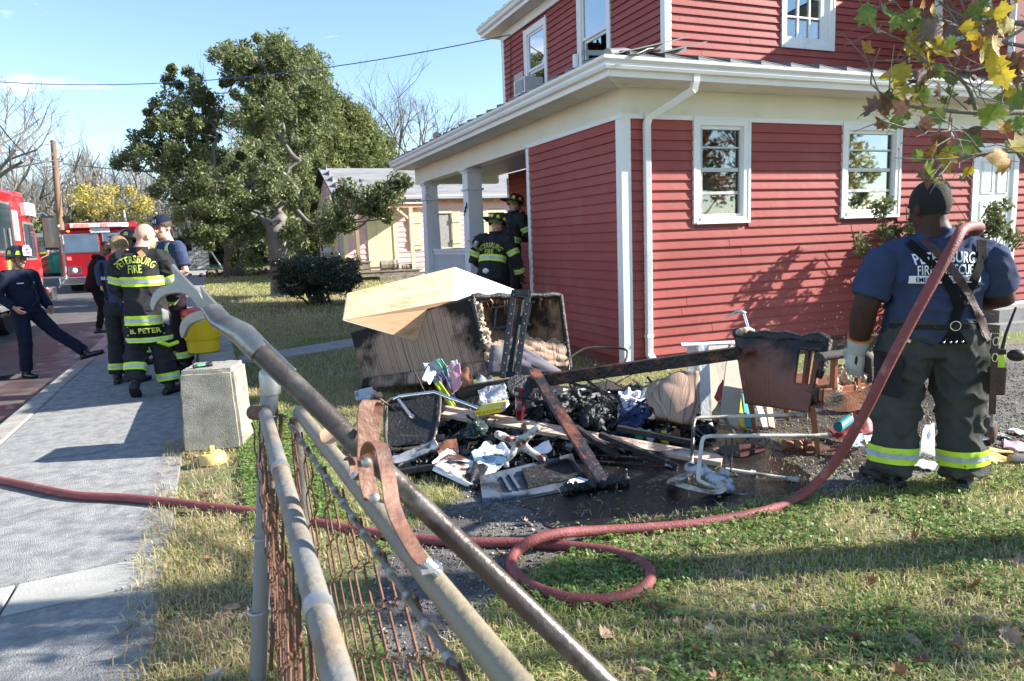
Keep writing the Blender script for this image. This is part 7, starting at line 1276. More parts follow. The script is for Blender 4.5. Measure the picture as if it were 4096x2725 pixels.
slab(a0, a1, a2, a3, .02, 'front_board', pine, box); slab(a1+(a1-a0).normalized()*.001, c0, c3, a2, .018, 'end_board', ply, box); slab(a0+vv, c0, c3, a3+vv, .02, 'back_board', pine, box); slab(a0, a0+vv, a3+vv, a3, .018, 'end_board', ply, box); slab(a3+(a2-a3)*.02, a2, c3, a3+vv, .01, 'bottom_board', pine, box)
slab(AT(905, 722, 7.35), AT(1020, 690, 7.45), AT(1000, 705, 7.4), AT(925, 740, 7.35), .02, 'loose_board', ply, box)
# --- black steel bed frame section leaning on the sofa
blk = mat('sooty steel', (.035, .035, .036), .42, .3, 12, .2, 60, metal=.5, col2=(.10, .10, .10), mask=(.6, .7), mscale=14); fr = thing('steel_frame', 'black perforated steel bed rail frame standing against the burnt sofa end', 'bed frame', AT(1172, 868, 6.5))
def rail(x0, y0, d0, x1, y1, d1, nm, par=fr, w_=.055, t_=.035, m=blk): w = MB(); w.plank(AT(x0, y0, d0), AT(x1, y1, d1), w_, t_, up=CF); return w.build(nm, m, par, bevel=.004)
for x0, x1 in ((1184, 1156), (1217, 1189)):
 r_ = rail(x0, 668, 6.62, x1, 870, 6.42, 'rail'); w = MB()
 for k in range(9): t = (k+.5)/9; q = AT(x0, 668, 6.62).lerp(AT(x1, 870, 6.42), t)-CF*.0195; w.lathe([(.007, 0), (.006, .003)], 8, q, Vector((0, 0, 1)).rotation_difference(-CF).to_matrix())
 w.build('rivets', galv, r_)['kind'] = 'stuff'
rail(1184, 674, 6.60, 1217, 674, 6.60, 'crossbar'); rail(1160, 862, 6.45, 1192, 862, 6.45, 'crossbar'); slab(AT(1196, 690, 6.63), AT(1209, 690, 6.63), AT(1180, 862, 6.46), AT(1166, 862, 6.46), .006, 'perforated_plate', mat('perforated plate', (.03, .03, .03), .5, .5, 60, .9, 130, col2=(.30, .30, .30), mask=(.62, .66), mscale=90), fr)
for x0, y0, x1, y1 in ((1133, 708, 1172, 704), (1128, 757, 1166, 752), (1142, 710, 1139, 757), (1215, 700, 1230, 695), (1209, 750, 1222, 746), (1222, 700, 1213, 750)): rail(x0, y0, 6.58, x1, y1, 6.58, 'side_bar', fr, .018, .02)
# --- long planks
burnw = mat('burnt plank', (.15, .05, .028), .35, .35, 4, .5, 30, col2=(.010, .009, .012), mask=(.34, .47), mscale=5, rvar=.15, stretch=(1, 1, 1)); palew = mat('pale pink wood', (.58, .42, .33), .7, .1, 3, .2, 30, col2=(.05, .04, .04), mask=(.52, .62), mscale=2.6); rust_t = mat('heat browned tube', (.13, .10, .075), .4, .4, 9, .2, 50, metal=.5)
def beam(name, label, a, b, w_, t_, m, cat='plank', bev=.004, up_=None, sub=8):
 a, b = Vector(a), Vector(b); w = MB(); P = [a.lerp(b, i/sub) for i in range(sub+1)]; n_, sd = frame_of(b-a, Vector(up_) if up_ is not None else None); V_ = []
 for i, p in enumerate(P):
  for k, (x, y) in enumerate(((-1, -1), (1, -1), (1, 1), (-1, 1))): e = .004*noise.noise((i*1.3, k, len(label))); V_.append(p+sd*(x*(w_/2+e))+n_*(y*(t_/2+e)))
 F_ = [(i*4+k, i*4+(k+1) % 4, i*4+4+(k+1) % 4, i*4+4+k) for i in range(sub) for k in range(4)]+[(3, 2, 1, 0), tuple(range(sub*4, sub*4+4))]; w.add(V_, F_); o = top(w.build(name, m, bevel=bev)); return tag(o, label, cat)
beam('burnt_beam', 'longest charred beam, running from the heap to the armchair', AT(1018, 908, 5.85), AT(1702, 812, 5.45), .075, .095, burnw, 'beam', .006, (0, 0, 1), 16)
beam('pale_plank', 'pale pinkish grooved plank scorched black at its lower end', AT(1022, 952, 5.55), AT(1662, 1062, 4.78), .085, .035, palew, 'plank', .003, (0, -.35, 1), 14); beam('pale_strip', 'narrow pale strip lying along the grooved plank', AT(1026, 938, 5.58), AT(1655, 1052, 4.84), .03, .025, palew, 'plank', .003, (0, -.3, 1), 10)
beam('charred_board', 'charred board leaning steeply across the middle of the heap', AT(1226, 850, 5.5), AT(1396, 1122, 4.42), .11, .022, burnw, 'board', .003, (.2, -.8, .6), 12)
for i, (x0, y0, x1, y1, d0, d1, lb) in enumerate(((890, 1092, 1035, 1068, 4.78, 4.75, 'charred stick at the lower left of the heap'), (1290, 960, 1420, 1050, 5.3, 4.9, 'black stick half under the leaning charred board'), (1420, 985, 1600, 1020, 5.2, 5.0, 'black rail lying below the cow print cloth'), (1380, 1000, 1560, 1075, 5.0, 4.75, 'charred lath by the foot of the pale plank'), (1240, 930, 1330, 925, 5.6, 5.6, 'short charred stub beside the lamp column'), (1340, 905, 1600, 898, 6.0, 5.9, 'black rail behind the cow print cloth'))): beam('charred_stick', lb, AT(x0, y0, d0), AT(x1, y1, d1), .045, .04, char, 'stick', .006)
# --- heap of ash and charred bits
rng = np.random.default_rng(5); n = 8000; cx = rng.normal(0, 1, n); pts = []
for i in range(n):
 px = rng.uniform(905, 1640); t = rng.random(); base = 1105-.12*(px-905)-(100+60*math.sin((px-905)/735*3.14))*t; q = G(px, base); h = max(0, .34*math.sin((px-905)/735*3.14)*(1-abs(t-.45)*1.9))*rng.random()**1.3; pts.append((q.x, q.y, h+.006))
P = np.array(pts); ax = rng.normal(0, 1, (n, 3)); ax[:, 2] *= .5; ax /= np.linalg.norm(ax, axis=1)[:, None]; b2 = np.cross(ax, rng.normal(0, 1, (n, 3))); b2 /= np.linalg.norm(b2, axis=1)[:, None]; L = rng.uniform(.012, .065, n)[:, None]; Wd = L*rng.uniform(.25, .8, n)[:, None]; c2 = np.cross(ax, b2)*Wd*.5
v = np.stack([P-ax*L-b2*Wd, P+ax*L-b2*Wd*.6, P+ax*L*.8+b2*Wd, P-ax*L*.7+b2*Wd, P+c2], 1).reshape(-1, 3); k = np.arange(n)[:, None]*5; f = np.concatenate([k+np.array([0, 1, 4]), k+np.array([1, 2, 4]), k+np.array([2, 3, 4]), k+np.array([3, 0, 4])])
ashm = ramp_mat('ash and char', [(0, (.008, .008, .009)), (.80, (.024, .022, .022)), (.90, (.10, .08, .07)), (.95, (.30, .28, .27)), (1, (.55, .55, .58))], rough=.42, spec=.5)
o = npmesh('burnt_rubble', v, f, ashm, None, {'rnd': np.tile(rng.random(n), 4)}); tag(o, 'heap of charred scraps and ash under the furniture', 'rubble', kind='stuff')
m_ = MB(); rows = []
for i in range(25):
 px = 905+i*31; row = []
 for j in range(11): t = j/10; base = 1100-.11*(px-905)-(95+70*math.sin((px-905)/750*3.14))*t; q = G(px, base); h = .24*max(0, math.sin(math.pi*i/24))*math.sin(math.pi*t)*(1+.8*noise.noise((i*.7, j*.9, 2))); row.append((q.x, q.y, max(0.0, h)+.004))
 rows.append(row)
m_.sheet(rows); o = top(m_.build('ash_mound', char, smooth=70)); tag(o, 'dark ash mound beneath the burnt furniture', 'ash', kind='stuff')
rng = np.random.default_rng(15); sm = MB(); rr = random.Random(15)
for i in range(210):
 px = rr.uniform(915, 1640); t = rr.random(); q = G(px, 1095-.115*(px-905)-(85+70*math.sin((px-905)/735*3.14))*t); q.z = max(.015, .25*math.sin((px-905)/735*3.14)*(1-abs(t-.5)*1.6)*rr.random()); s_ = rr.uniform(.03, .11); a_ = Vector((rr.gauss(0, 1), rr.gauss(0, 1), rr.gauss(0, .5))).normalized(); b_ = a_.cross(Vector((rr.gauss(0, 1), rr.gauss(0, 1), rr.gauss(0, 1)))).normalized(); n_ = a_.cross(b_); sm.cur = rr.choice((0, 0, 0, 0, 1, 1, 2, 3))
 sm.sheet([[q+a_*(u*s_*(1+.3*rr.random()))+b_*(v*s_*rr.uniform(.3, .8))+n_*(s_*.5*noise.noise((u*1.7+i, v*1.7, 2))) for v in (-1, -.3, .3, 1)] for u in (-1, -.4, .2, 1)])
for i in range(60):
 px = rr.uniform(930, 1620); q = G(px, 1080-.115*(px-905)-rr.uniform(0, 130)); q.z = rr.uniform(.03, .22); a_ = Vector((rr.gauss(0, 1), rr.gauss(0, 1), rr.gauss(0, .35))).normalized(); L = rr.uniform(.08, .3); sm.cur = rr.choice((0, 0, 0, 4)); sm.plank(q-a_*L, q+a_*L, rr.uniform(.008, .03), rr.uniform(.006, .015))
brittle = mat('charred scraps', (.014, .013, .013), .5, .6, 30, .8, 60, col2=(.08, .07, .065), mask=(.62, .7), mscale=40); o = sm.build('charred_scraps', [brittle, soot_ := mat('wet black scraps', (.008, .008, .009), .2, .4, 12, .6, 50), mat('ashen scraps', (.30, .29, .29), .9, .4, 20, .5, 60, col2=(.04, .04, .04), mask=(.45, .6), mscale=25), mat('burnt paper scraps', (.50, .44, .36), .8, .2, 9, col2=(.03, .02, .015), mask=(.44, .56), mscale=20), mat('scorched laths', (.26, .15, .08), .6, .3, 12, .3, 40, col2=(.012, .01, .01), mask=(.42, .52), mscale=12)]); tag(o, 'tangle of charred scraps, laths and torn paper filling the heap', 'scraps', kind='stuff')
# --- folding chair seat with chrome legs
cs = thing('folding_chair', 'scorched folding chair on its side, black seat facing out with chrome legs', 'chair', G(950, 1030)); d5 = 5.55
soot = mat('blackened vinyl', (.015, .0155, .016), .5, .5, 6, .6, 45, col2=(.13, .13, .12), mask=(.62, .78), mscale=3)
w = MB(); loop = [(905, 918), (1000, 906), (1012, 912), (1010, 960), (998, 1012), (985, 1026), (915, 1036), (895, 1028), (888, 1012), (886, 940), (892, 925)]; Pq = smooth_path([AT(x, y, d5-.0035*(y-920)) for x, y in loop]+[AT(905, 918, d5)], 4); w.tube(Pq[:-1], .014, 8, closed=True); w.build('frame', rust_t, cs, smooth=60)
w = MB(); w.sheet([[AT(893+(x*112), 922+y*106-(x*10), d5+.03-.0035*y*106+.02*math.sin(x*3.1)*math.sin(y*3.1)) for y in [i/8 for i in range(9)]] for x in [i/8 for i in range(9)]], .01); w.build('seat', soot, cs, smooth=60)
for P_ in ([(884, 930, 5.6), (920, 913, 5.52), (1000, 903, 5.5), (1095, 938, 5.3)], [(918, 921, 5.5), (946, 958, 5.2)]): w = MB(); w.tube([AT(*p) for p in P_], .014, 10); w.tube([AT(*P_[-1]), AT(P_[-1][0]+6, P_[-1][1]+3, P_[-1][2]-.01)], .018, 10); w.build('leg', chrome, cs, smooth=60)
# --- appliance door panel
greyp = mat('blue grey enamel', (.075, .095, .13), .28, .25, 3, .1, 30, col2=(.02, .02, .023), mask=(.44, .6), mscale=6, rvar=.12); pn = thing('appliance_panel', 'bent blue grey enamel panel with a burnt out square, lying before the heap', 'panel', G(1240, 1100))
q0, q1, q2, q3 = G(1105, 1108, .05), G(1112, 1163, .015), G(1362, 1112, .03), G(1318, 1055, .06)
def qp(u, v, z=0): return q0.lerp(q3, u).lerp(q1.lerp(q2, u), v)+Vector((0, 0, z))
w = MB(); w.sheet([[qp(i/16, j/8, .035*(1 if j == 0 else 0)-.035*(j > 6)*(j-6)/2+.006*noise.noise((i*.5, j*.6, 1))) for j in range(9)] for i in range(17)], .006); w.build('sheet', greyp, pn, smooth=40)
w = MB(); w.hexa([qp(u, v, -.03) for u, v in ((0, 1), (1, 1), (1, 1.01), (0, 1.01))]+[qp(u, v, -.01) for u, v in ((0, 1), (1, 1), (1, 1.03), (0, 1.03))]); w.build('folded_edge', greyp, pn)
w = MB()
for (u0, v0, u1, v1) in ((.42, .12, .95, .17), (.42, .72, .95, .77), (.42, .17, .45, .72), (.92, .17, .95, .72)): w.hexa([qp(u, v, .008) for u, v in ((u0, v0), (u1, v0), (u1, v1), (u0, v1))]+[qp(u, v, .035) for u, v in ((u0, v0), (u1, v0), (u1, v1), (u0, v1))])
w.build('raised_rim', soot, pn); w = MB(); w.hexa([qp(u, v, .006) for u, v in ((.45, .17), (.92, .17), (.92, .72), (.45, .72))]+[qp(u, v, .014) for u, v in ((.45, .17), (.92, .17), (.92, .72), (.45, .72))]); w.build('burnt_insert', char, pn); w = MB(); w.add([qp(u, v, .012) for u, v in ((.82, .80), (.92, .77), (1.0, .97), (.80, .97), (.78, .9))], [(4, 3, 2, 1, 0)]); w.build('bare_patch', wht, pn)
for s in (.22, .30): w = MB(); w.plank(qp(s, .1, .012), qp(s+.04, .75, .012), .02, .012, up=(0, 0, 1)); w.build('pressed_rib', greyp, pn)
# --- scorched papers, folders, books
paper = mat('scorched white card', (.74, .70, .62), .8, .04, 2, col2=(.06, .022, .010), mask=(.43, .55), mscale=8); paperw = mat('white paper', (.74, .75, .78), .8, .05, 3); paperb = mat('bluish print page', (.55, .68, .75), .8, .06, 20, col2=(.015, .012, .010), mask=(.49, .57), mscale=8); pinkp = mat('pink cover', (.55, .26, .32), .6, .15, 5); yelb = mat('yellow book cover', (.75, .62, .03), .45, .06, 5); limeb = mat('lime folder', (.48, .58, .03), .5, .08, 5); purp = mat('dark purple cover', (.035, .025, .09), .4, .2, 8); greenb = mat('green folder', (.05, .30, .17), .5, .1, 5); brownc = mat('scorched brown card', (.25, .10, .05), .7, .25, 6, .3, 30, col2=(.05, .025, .02), mask=(.5, .62), mscale=6); redb = mat('red card', (.50, .06, .05), .55, .1, 6); tealb = mat('teal roll', (.02, .26, .34), .5, .1, 6); maroon = mat('maroon patterned board', (.34, .06, .07), .5, .3, 14, col2=(.55, .16, .10), mask=(.55, .6), mscale=16); greyc = mat('grey card', (.34, .34, .35), .8, .12, 7, col2=(.03, .025, .025), mask=(.46, .6), mscale=9)
def flat(name, label, cat, corners, m, th=.006, group=None, curl=.02, par=None, n_=6, smooth=60):
 q = [Vector(c) for c in corners]; w = MB(); nn = (q[1]-q[0]).cross(q[3]-q[0]).normalized(); w.sheet([[q[0].lerp(q[1], i/n_).lerp(q[3].lerp(q[2], i/n_), j/n_)+nn*curl*noise.noise((i*.45+len(label)*.7, j*.45, q[0].x*5)) for j in range(n_+1)] for i in range(n_+1)], th)
 o = w.build(name, m, par, smooth=smooth)
 if par is None: top(o); tag(o, label, cat, group)
 return o
def px4(*a, d=None): return [AT(x, y, d) if d else G(x, y, z_) for (x, y, z_) in a]
fo = thing('scorched_folder', 'white cardboard file box lid with brown scorch rings, before the heap', 'folder', G(1055, 1110))
flat('cover', '', '', [G(1000, 1072, .10), G(1043, 1036, .14), G(1120, 1075, .08), G(1084, 1116, .04)], paper, .012, par=fo); flat('flap', '', '', [G(994, 1082, .07), G(1003, 1072, .10), G(1086, 1115, .05), G(1072, 1120, .02)], paperw, .006, par=fo); flat('flap', '', '', [G(994, 1066, .10), G(1030, 1030, .16), G(1043, 1037, .13), G(1002, 1074, .09)], paperw, .006, par=fo); flat('burnt_edge', '', '', [G(1090, 1062, .11), G(1124, 1072, .10), G(1096, 1118, .04), G(1082, 1112, .05)], char, .012, par=fo)
pg = thing('printed_page', 'blue tinted printed page burnt black along its top edge', 'page', G(1130, 1090)); A_ = [AT(1085, 1042, 4.85), AT(1128, 1012, 4.98), AT(1170, 1060, 4.75), AT(1108, 1108, 4.58)]; flat('page', '', '', A_, paperb, .004, par=pg, curl=.03)
w = MB()
for i in range(13):
 t = .25+i*.048; a_ = A_[0].lerp(A_[3], t).lerp(A_[1].lerp(A_[2], t), .15)-CF*.022; b_ = A_[0].lerp(A_[3], t).lerp(A_[1].lerp(A_[2], t), .55+.25*random.random())-CF*.022; w.plank(a_, b_, .0035, .0008, up=CF)
w.build('print_lines', mat('print grey', (.16, .22, .26), .8), pg)['kind'] = 'stuff'
yb = thing('yellow_book', 'thick yellow book lying upside down in the heap', 'book', AT(1130, 948, 5.5)); a_, b_ = AT(1103, 945, 5.45), AT(1163, 934, 5.40); w = MB(); w.plank(a_, b_, .22, .045, up=(0, 0, 1)); w.build('cover', yelb, yb, bevel=.004); w = MB(); w.plank(a_+CF*.004+(a_-b_).normalized()*.002, b_+CF*.004+(b_-a_).normalized()*.004, .216, .035, up=(0, 0, 1)); w.build('pages', paperw, yb)
u_ = (b_-a_).normalized(); nn_ = Vector((u_.y, -u_.x, 0)).normalized(); lettering(None, 'Grow It Try It Like It', .027, Vector((0, 0, 0)), -u_, (0, 0, -1), redb, yb, off=0.0, bold=.0005).location = (a_+b_)/2+nn_*.1115-wloc(yb)
stuffs = [((975, 838), (1012, 826), (1040, 870), (1000, 884), greyc, 5.9, 'grey scorched notebook topmost in the paper pile', 'notebook'), ((985, 846), (1006, 856), (990, 884), (972, 872), paperw, 5.85, 'loose white sheet sticking out of the paper pile', 'paper'), ((1004, 866), (1018, 856), (1050, 918), (1034, 928), purp, 5.8, 'dark purple book sloping down the paper pile', 'book'), ((1000, 884), (1012, 880), (1052, 938), (1040, 944), limeb, 5.7, 'lime green folder edge below the purple book', 'folder'), ((1000, 832), (1016, 828), (1048, 872), (1034, 880), greenb, 5.88, 'green folder tucked behind the grey notebook', 'folder'), ((1028, 842), (1058, 838), (1062, 885), (1040, 910), pinkp, 5.82, 'pink and white torn magazine in the paper pile', 'magazine'), ((1058, 850), (1078, 845), (1092, 882), (1066, 890), brownc, 5.8, 'curled scorched brown card right of the torn magazine', 'card'), ((1036, 838), (1050, 826), (1062, 860), (1046, 872), paperw, 5.9, 'crumpled white page at the top of the torn magazine', 'paper'), ((1000, 900), (1100, 888), (1110, 940), (1010, 950), char, 5.95, 'black burnt drawer side below the paper pile', 'board'), ((1100, 900), (1160, 880), (1170, 920), (1110, 935), foamw, 5.6, 'grey white lump of melted wadding above the yellow book', 'wadding'), ((1096, 870), (1130, 862), (1140, 885), (1100, 892), greyc, 6.0, 'crumpled grey cloth beside the sofa skirt', 'cloth'), ((905, 1052), (1000, 1012), (1010, 1030), (900, 1068), greyc, 5.0, 'opened scorched book below the folding chair', 'book'), ((1000, 1018), (1050, 1008), (1056, 1040), (1010, 1048), brownc, 5.0, 'curled brown page beside the opened scorched book', 'page'), ((1130, 1030), (1160, 1020), (1180, 1045), (1140, 1050), paperw, 4.9, 'white scrap of paper left of the cast lamp foot', 'paper'), ((1225, 1030), (1262, 1010), (1270, 1030), (1235, 1050), paperw, 4.9, 'white scrap of paper right of the cast lamp foot', 'paper'), ((815, 900), (856, 890), (862, 918), (820, 925), mat('paint can white', (.55, .56, .60), .6, .3, 9, col2=(.25, .22, .2), mask=(.5, .6), mscale=9), 7.2, 'crushed white tub at the left foot of the sofa', 'tub'), ((858, 898), (882, 906), (880, 916), (856, 906), pine, 7.1, 'splinter of wood beside the crushed white tub', 'splinter')]
for a_, b_, c_, d_, m, dd, lb, ct in stuffs:
 k_ = {'book': .022, 'notebook': .02, 'folder': .008, 'tub': .1, 'wadding': .05}.get(ct, .004); flat({'tub': 'crushed_tub', 'wadding': 'melted_wadding', 'board': 'burnt_board', 'cloth': 'crumpled_cloth'}.get(ct, ct if ct in ('book', 'paper', 'card', 'page') else ct), lb, ct, [AT(*a_, dd+.06), AT(*b_, dd+.06), AT(*c_, dd-.06), AT(*d_, dd-.06)], m, k_, curl=.05 if ct in ('wadding', 'cloth', 'tub') else .03)
# --- red glass lamp column, cast lamp foot
redg = mat('dark red glass', (.10, .008, .018), .12, .2, 6, coat=.5); lc = thing('lamp_column', 'dark red turned lamp column with a black disc on top', 'lamp', AT(1197, 965, 5.35)); pz = lambda py: AT(1197, py, 5.35)
w = MB(); base = pz(968); tp = pz(892); H_ = (tp-base).length; M3 = Vector((0, 0, 1)).rotation_difference((tp-base).normalized()).to_matrix(); w.lathe([(.025, 0), (.03, .02), (.03, .06), (.038, .075), (.038, .09), (.032, .10), (.034, H_-.08), (.042, H_-.05), (.045, H_)], 20, base, M3); w.build('column', redg, lc, smooth=40)
w = MB(); w.lathe([(.03, -.012), (.095, -.008), (.10, .0), (.095, .008), (.03, .012)], 24, tp+Vector((0, 0, .01)), Vector((0, 0, 1)).rotation_difference(Vector((-.1, -.75, .6)).normalized()).to_matrix()); w.build('disc', soot, lc, smooth=40)
castm = mat('chipped cream enamel', (.46, .43, .39), .4, .2, 8, .3, 30, col2=(.10, .02, .02), mask=(.52, .60), mscale=14); lf = thing('cast_lamp_foot', 'chipped cream and red cast iron foot with four splayed claws', 'lamp foot', G(1195, 1075)); c0 = AT(1194, 1020, 4.78); mb = MB()
for x, y in ((1146, 1000), (1237, 986), (1248, 1058), (1166, 1070)):
 e = AT(x, y, 4.74); mid = c0.lerp(e, .5)-CF*.02; mb.tube([c0, mid, c0.lerp(e, .82), e], [(.045, .03), (.026, .022), (.03, .018), (.024, .012)], 10); mb.ball(e, .027, 10)
mb.ball(c0, (.05, .05, .05), 12); o = remeshed(mb, 'foot', castm, .006, 4, lf); o.location = -wloc(lf); w = MB(); w.lathe([(.020, -.004), (.022, .0), (.012, .004), (.010, -.002)], 16, c0-CF*.055, Vector((0, 0, 1)).rotation_difference(-CF).to_matrix()); w.build('screw_hole', mat('rust brown', (.16, .06, .03), .7), lf)
# --- cow print cloth, striped cushion, twisted tubes, jars
cow = mat('cow print cloth', (.70, .72, .80), .9, .06, 6, .3, 90, col2=(.012, .012, .014), mask=(.53, .55), mscale=7); cp = [AT(1425, 900, 5.75), AT(1505, 895, 5.8), AT(1495, 960, 5.45), AT(1420, 975, 5.4)]
w = MB(); w.sheet([[cp[0].lerp(cp[1], i/16).lerp(cp[3].lerp(cp[2], i/16), j/14)+Vector((0, 0, .05*noise.noise((i*.35, j*.3, 4))))-CF*.06*noise.noise((i*.4, j*.5, 9)) for j in range(15)] for i in range(17)], .008); o = top(w.build('cow_print_cloth', cow, smooth=70)); tag(o, 'black and white cow print cloth crumpled under bent tubes', 'cloth')
cu = thing('striped_cushion', 'striped sofa cushion propped against the white cabinet boards', 'cushion', AT(1560, 985, 5.4)); A_, B_, C2, D_ = AT(1512, 905, 5.55), AT(1608, 868, 5.45), AT(1590, 985, 5.2), AT(1508, 965, 5.3); cloth('cover', A_, B_, C2, D_, striped(mat('striped cushion cloth', (.3, .25, .2), .95, .2, 4, .3, 200), lo=.62, hi=.8), cu, 16, 16, .07, .02, 4, lambda u, v: -.05, th=.10)
tubes = [([(1290, 875), (1395, 905), (1425, 920), (1440, 990)], 5.6, 'bent black chair tube arching over the wires'), ([(1490, 868), (1540, 930), (1600, 1000), (1660, 1040)], 5.55, 'long black tube sloping down to the commode frame'), ([(1330, 860), (1420, 930), (1450, 1000)], 5.7, 'black tube crossing behind the bent chair tube'), ([(1560, 872), (1480, 925), (1405, 985)], 5.5, 'black tube crossing over the cow print cloth'), ([(1465, 925), (1560, 960), (1630, 1010)], 5.4, 'black tube running under the striped cushion'), ([(1310, 840), (1310, 880), (1335, 905), (1375, 855)], 6.1, 'black tube bent in a V behind the beam'), ([(1390, 800), (1440, 805), (1440, 830), (1425, 850)], 6.5, 'thin bent tube before the corner of the house'), ([(1300, 832), (1345, 803), (1395, 800)], 6.5, 'thin pale tube end left of the house corner')]
for P_, dd, lb in tubes: w = MB(); w.tube(smooth_path([AT(x, y, dd-.0025*(y-900)) for x, y in P_], 5), .011, 8); o = top(w.build('bent_tube', blk if 'pale' not in lb else rust_t, smooth=60)); tag(o, lb, 'tube')
w = MB(); rr = random.Random(9)
for i in range(16):
 q = AT(rr.uniform(1310, 1470), rr.uniform(920, 1000), 5.35); P_ = [q]
 for k in range(5): P_.append(P_[-1]+Vector((rr.gauss(0, .07), rr.gauss(0, .04), rr.gauss(0, .06))))
 w.tube(smooth_path(P_, 4), .0035, 5)
for i in range(3): c_ = AT(1375+i*22, 935+i*9, 5.3); w.tube([c_+CR*(.035*math.cos(t))+CU*(.035*math.sin(t)) for t in [6.283*j/16 for j in range(16)]], .004, 5, closed=True)
o = top(w.build('wire_tangle', blk)); tag(o, 'tangle of burnt springs and wires in the heap', 'wires', kind='stuff')
for i, (x, y, m, lb) in enumerate(((1498, 1005, paperb, 'clear plastic jar nearest the pale plank'), (1530, 1008, yelb, 'small yellow topped jar right of the clear jar'), (1470, 1000, greenb, 'dark green bottle left of the clear jar'), (1550, 1000, brownc, 'scorched brown tin under the striped cushion'))): w = MB(); q = AT(x, y, 5.25); q.z = max(.0, q.z-.05); w.lathe([(.03, 0), (.034, .01), (.034, .07), (.022, .085), (.022, .10), (.002, .10)], 14, q, Matrix.Rotation(.3*i-.4, 3, 'X')); o = top(w.build('jar', m, smooth=40)); tag(o, lb, 'jar')
for i, (x, y, dd, m, r_, lb) in enumerate(((1455, 960, 5.4, mat('blue bandana', (.05, .07, .2), .9, .5, 40), .07, 'crumpled dark blue patterned cloth under the cow print'), (1365, 965, 5.3, soot, .09, 'blackened melted lump in the wires'), (1290, 940, 5.5, soot, .11, 'burnt black appliance behind the leaning board'), (1235, 955, 5.5, soot, .10, 'burnt dark case beside the lamp column'), (1090, 990, 5.2, mat('green black bottle', (.03, .05, .045), .3, .3, 8), .06, 'burnt dark bottle under the pale plank'))):
 mb = MB(); q = AT(x, y, dd); rr = random.Random(i)
 for k in range(7): mb.ball(q+Vector((rr.gauss(0, r_*.6), rr.gauss(0, r_*.4), rr.gauss(0, r_*.4))), (r_*rr.uniform(.4, .8),)*3, 8)
 o = top(remeshed(mb, 'melted_lump' if i else 'crumpled_cloth', m, .010, 0, None, (.075, 11, 1, 1, 1))); tag(o, lb, 'lump' if i else 'cloth')
mb = MB(); rr = random.Random(2)
for k in range(22): t = k/21; mb.ball(G(1310+t*130, 1122-8*t*2, .03+.02*rr.random()), (.03, .02, .025*rr.random()+.01), 6)
o = top(remeshed(mb, 'melted_plastic', soot, .008, 0, None, (.03, 25, 1, 1, 1))); tag(o, 'ragged melted plastic under the foot of the leaning board', 'plastic')
# --- commode chair frame on its side
cream_t = mat('cream tube scorched brown', (.58, .54, .46), .4, .1, 4, .1, 40, col2=(.07, .05, .04), mask=(.50, .62), mscale=2.4); rub2 = mat('worn rubber tip', (.42, .38, .30), .8, .2, 9); cm = thing('commode_frame', 'tubular commode frame lying on its side with white rubber tipped legs', 'frame', G(1640, 1125))
def tubes_(pts, r_, nm, m, tip=None):
 P_ = [AT(*p) for p in pts]; q = []
 for i, p in enumerate(P_):
  if 0 < i < len(P_)-1: a_ = p+(P_[i-1]-p).normalized()*min(.05, (P_[i-1]-p).length*.4); b_ = p+(P_[i+1]-p).normalized()*min(.05, (P_[i+1]-p).length*.4); q += [a_, a_.lerp(p, .6).lerp(b_, .12), p.lerp(a_.lerp(b_, .5), .45), b_.lerp(p, .6).lerp(a_, .12), b_]
  else: q.append(p)
 w = MB(); w.tube(q, r_, 10); o = w.build(nm, m, cm, smooth=60)
 if tip:
  d_ = (P_[tip]-P_[tip-1 if tip > 0 else 1]).normalized() if tip > 0 else (P_[-1]-P_[-2]).normalized(); e_ = P_[-1]; w = MB(); w.tube([e_-d_*.045, e_-d_*.01, e_+d_*.008, e_+d_*.02], [.0155, .0165, .021, .019], 10); w.build('rubber_tip', rub2, o, smooth=60)
 return o
tubes_([(1592, 1066, 4.62), (1597, 962, 4.85), (1845, 954, 4.95)], .0125, 'tube', cream_t, 2); tubes_([(1896, 1003, 4.55), (1750, 1003, 4.5), (1617, 1004, 4.45), (1605, 1108, 4.25), (1690, 1137, 4.25), (1880, 1165, 4.18)], .0125, 'tube', cream_t, 5); w = MB(); e_ = AT(1896, 1003, 4.55); d_ = CR; w.tube([e_-d_*.04, e_, e_+d_*.02], [.0155, .017, .020], 10); w.build('rubber_tip', rub2, cm, smooth=60)
tubes_([(1670, 1080, 4.5), (1830, 1104, 4.42)], .0115, 'tube', cream_t, 1); tubes_([(1672, 1005, 4.5), (1668, 1085, 4.45)], .005, 'rod', blk); tubes_([(1686, 1006, 4.5), (1682, 1092, 4.4)], .005, 'rod', blk); tubes_([(1612, 1148, 4.2), (1650, 1130, 4.28)], .013, 'tube', rust_t); tubes_([(1668, 962, 4.9), (1690, 1000, 4.7)], .012, 'tube', rust_t)
seat = MB(); c_ = AT(1603, 1110, 4.32); c_.z = max(c_.z, .06); ring = []
for k in range(28): t = 2*math.pi*k/28; rr_ = 1+.07*noise.noise((math.cos(t)*2, math.sin(t)*2, 3)); ring.append(c_+Vector((CR.x, CR.y, 0)).normalized()*(.145*math.cos(t)*rr_)+Vector((CF.x, CF.y, 0)).normalized()*(.155*math.sin(t)*rr_)+Vector((0, 0, .02*math.sin(2*t))))
seat.tube(ring, [(.010, .034)]*28, 8, closed=True, side=(0, 0, 1)); seat.build('seat_ring', mat('burnt ivory plastic', (.52, .44, .36), .4, .15, 6, .2, 30, col2=(.08, .04, .03), mask=(.46, .6), mscale=9), cm, smooth=60)
mb = MB(); rr = random.Random(6)
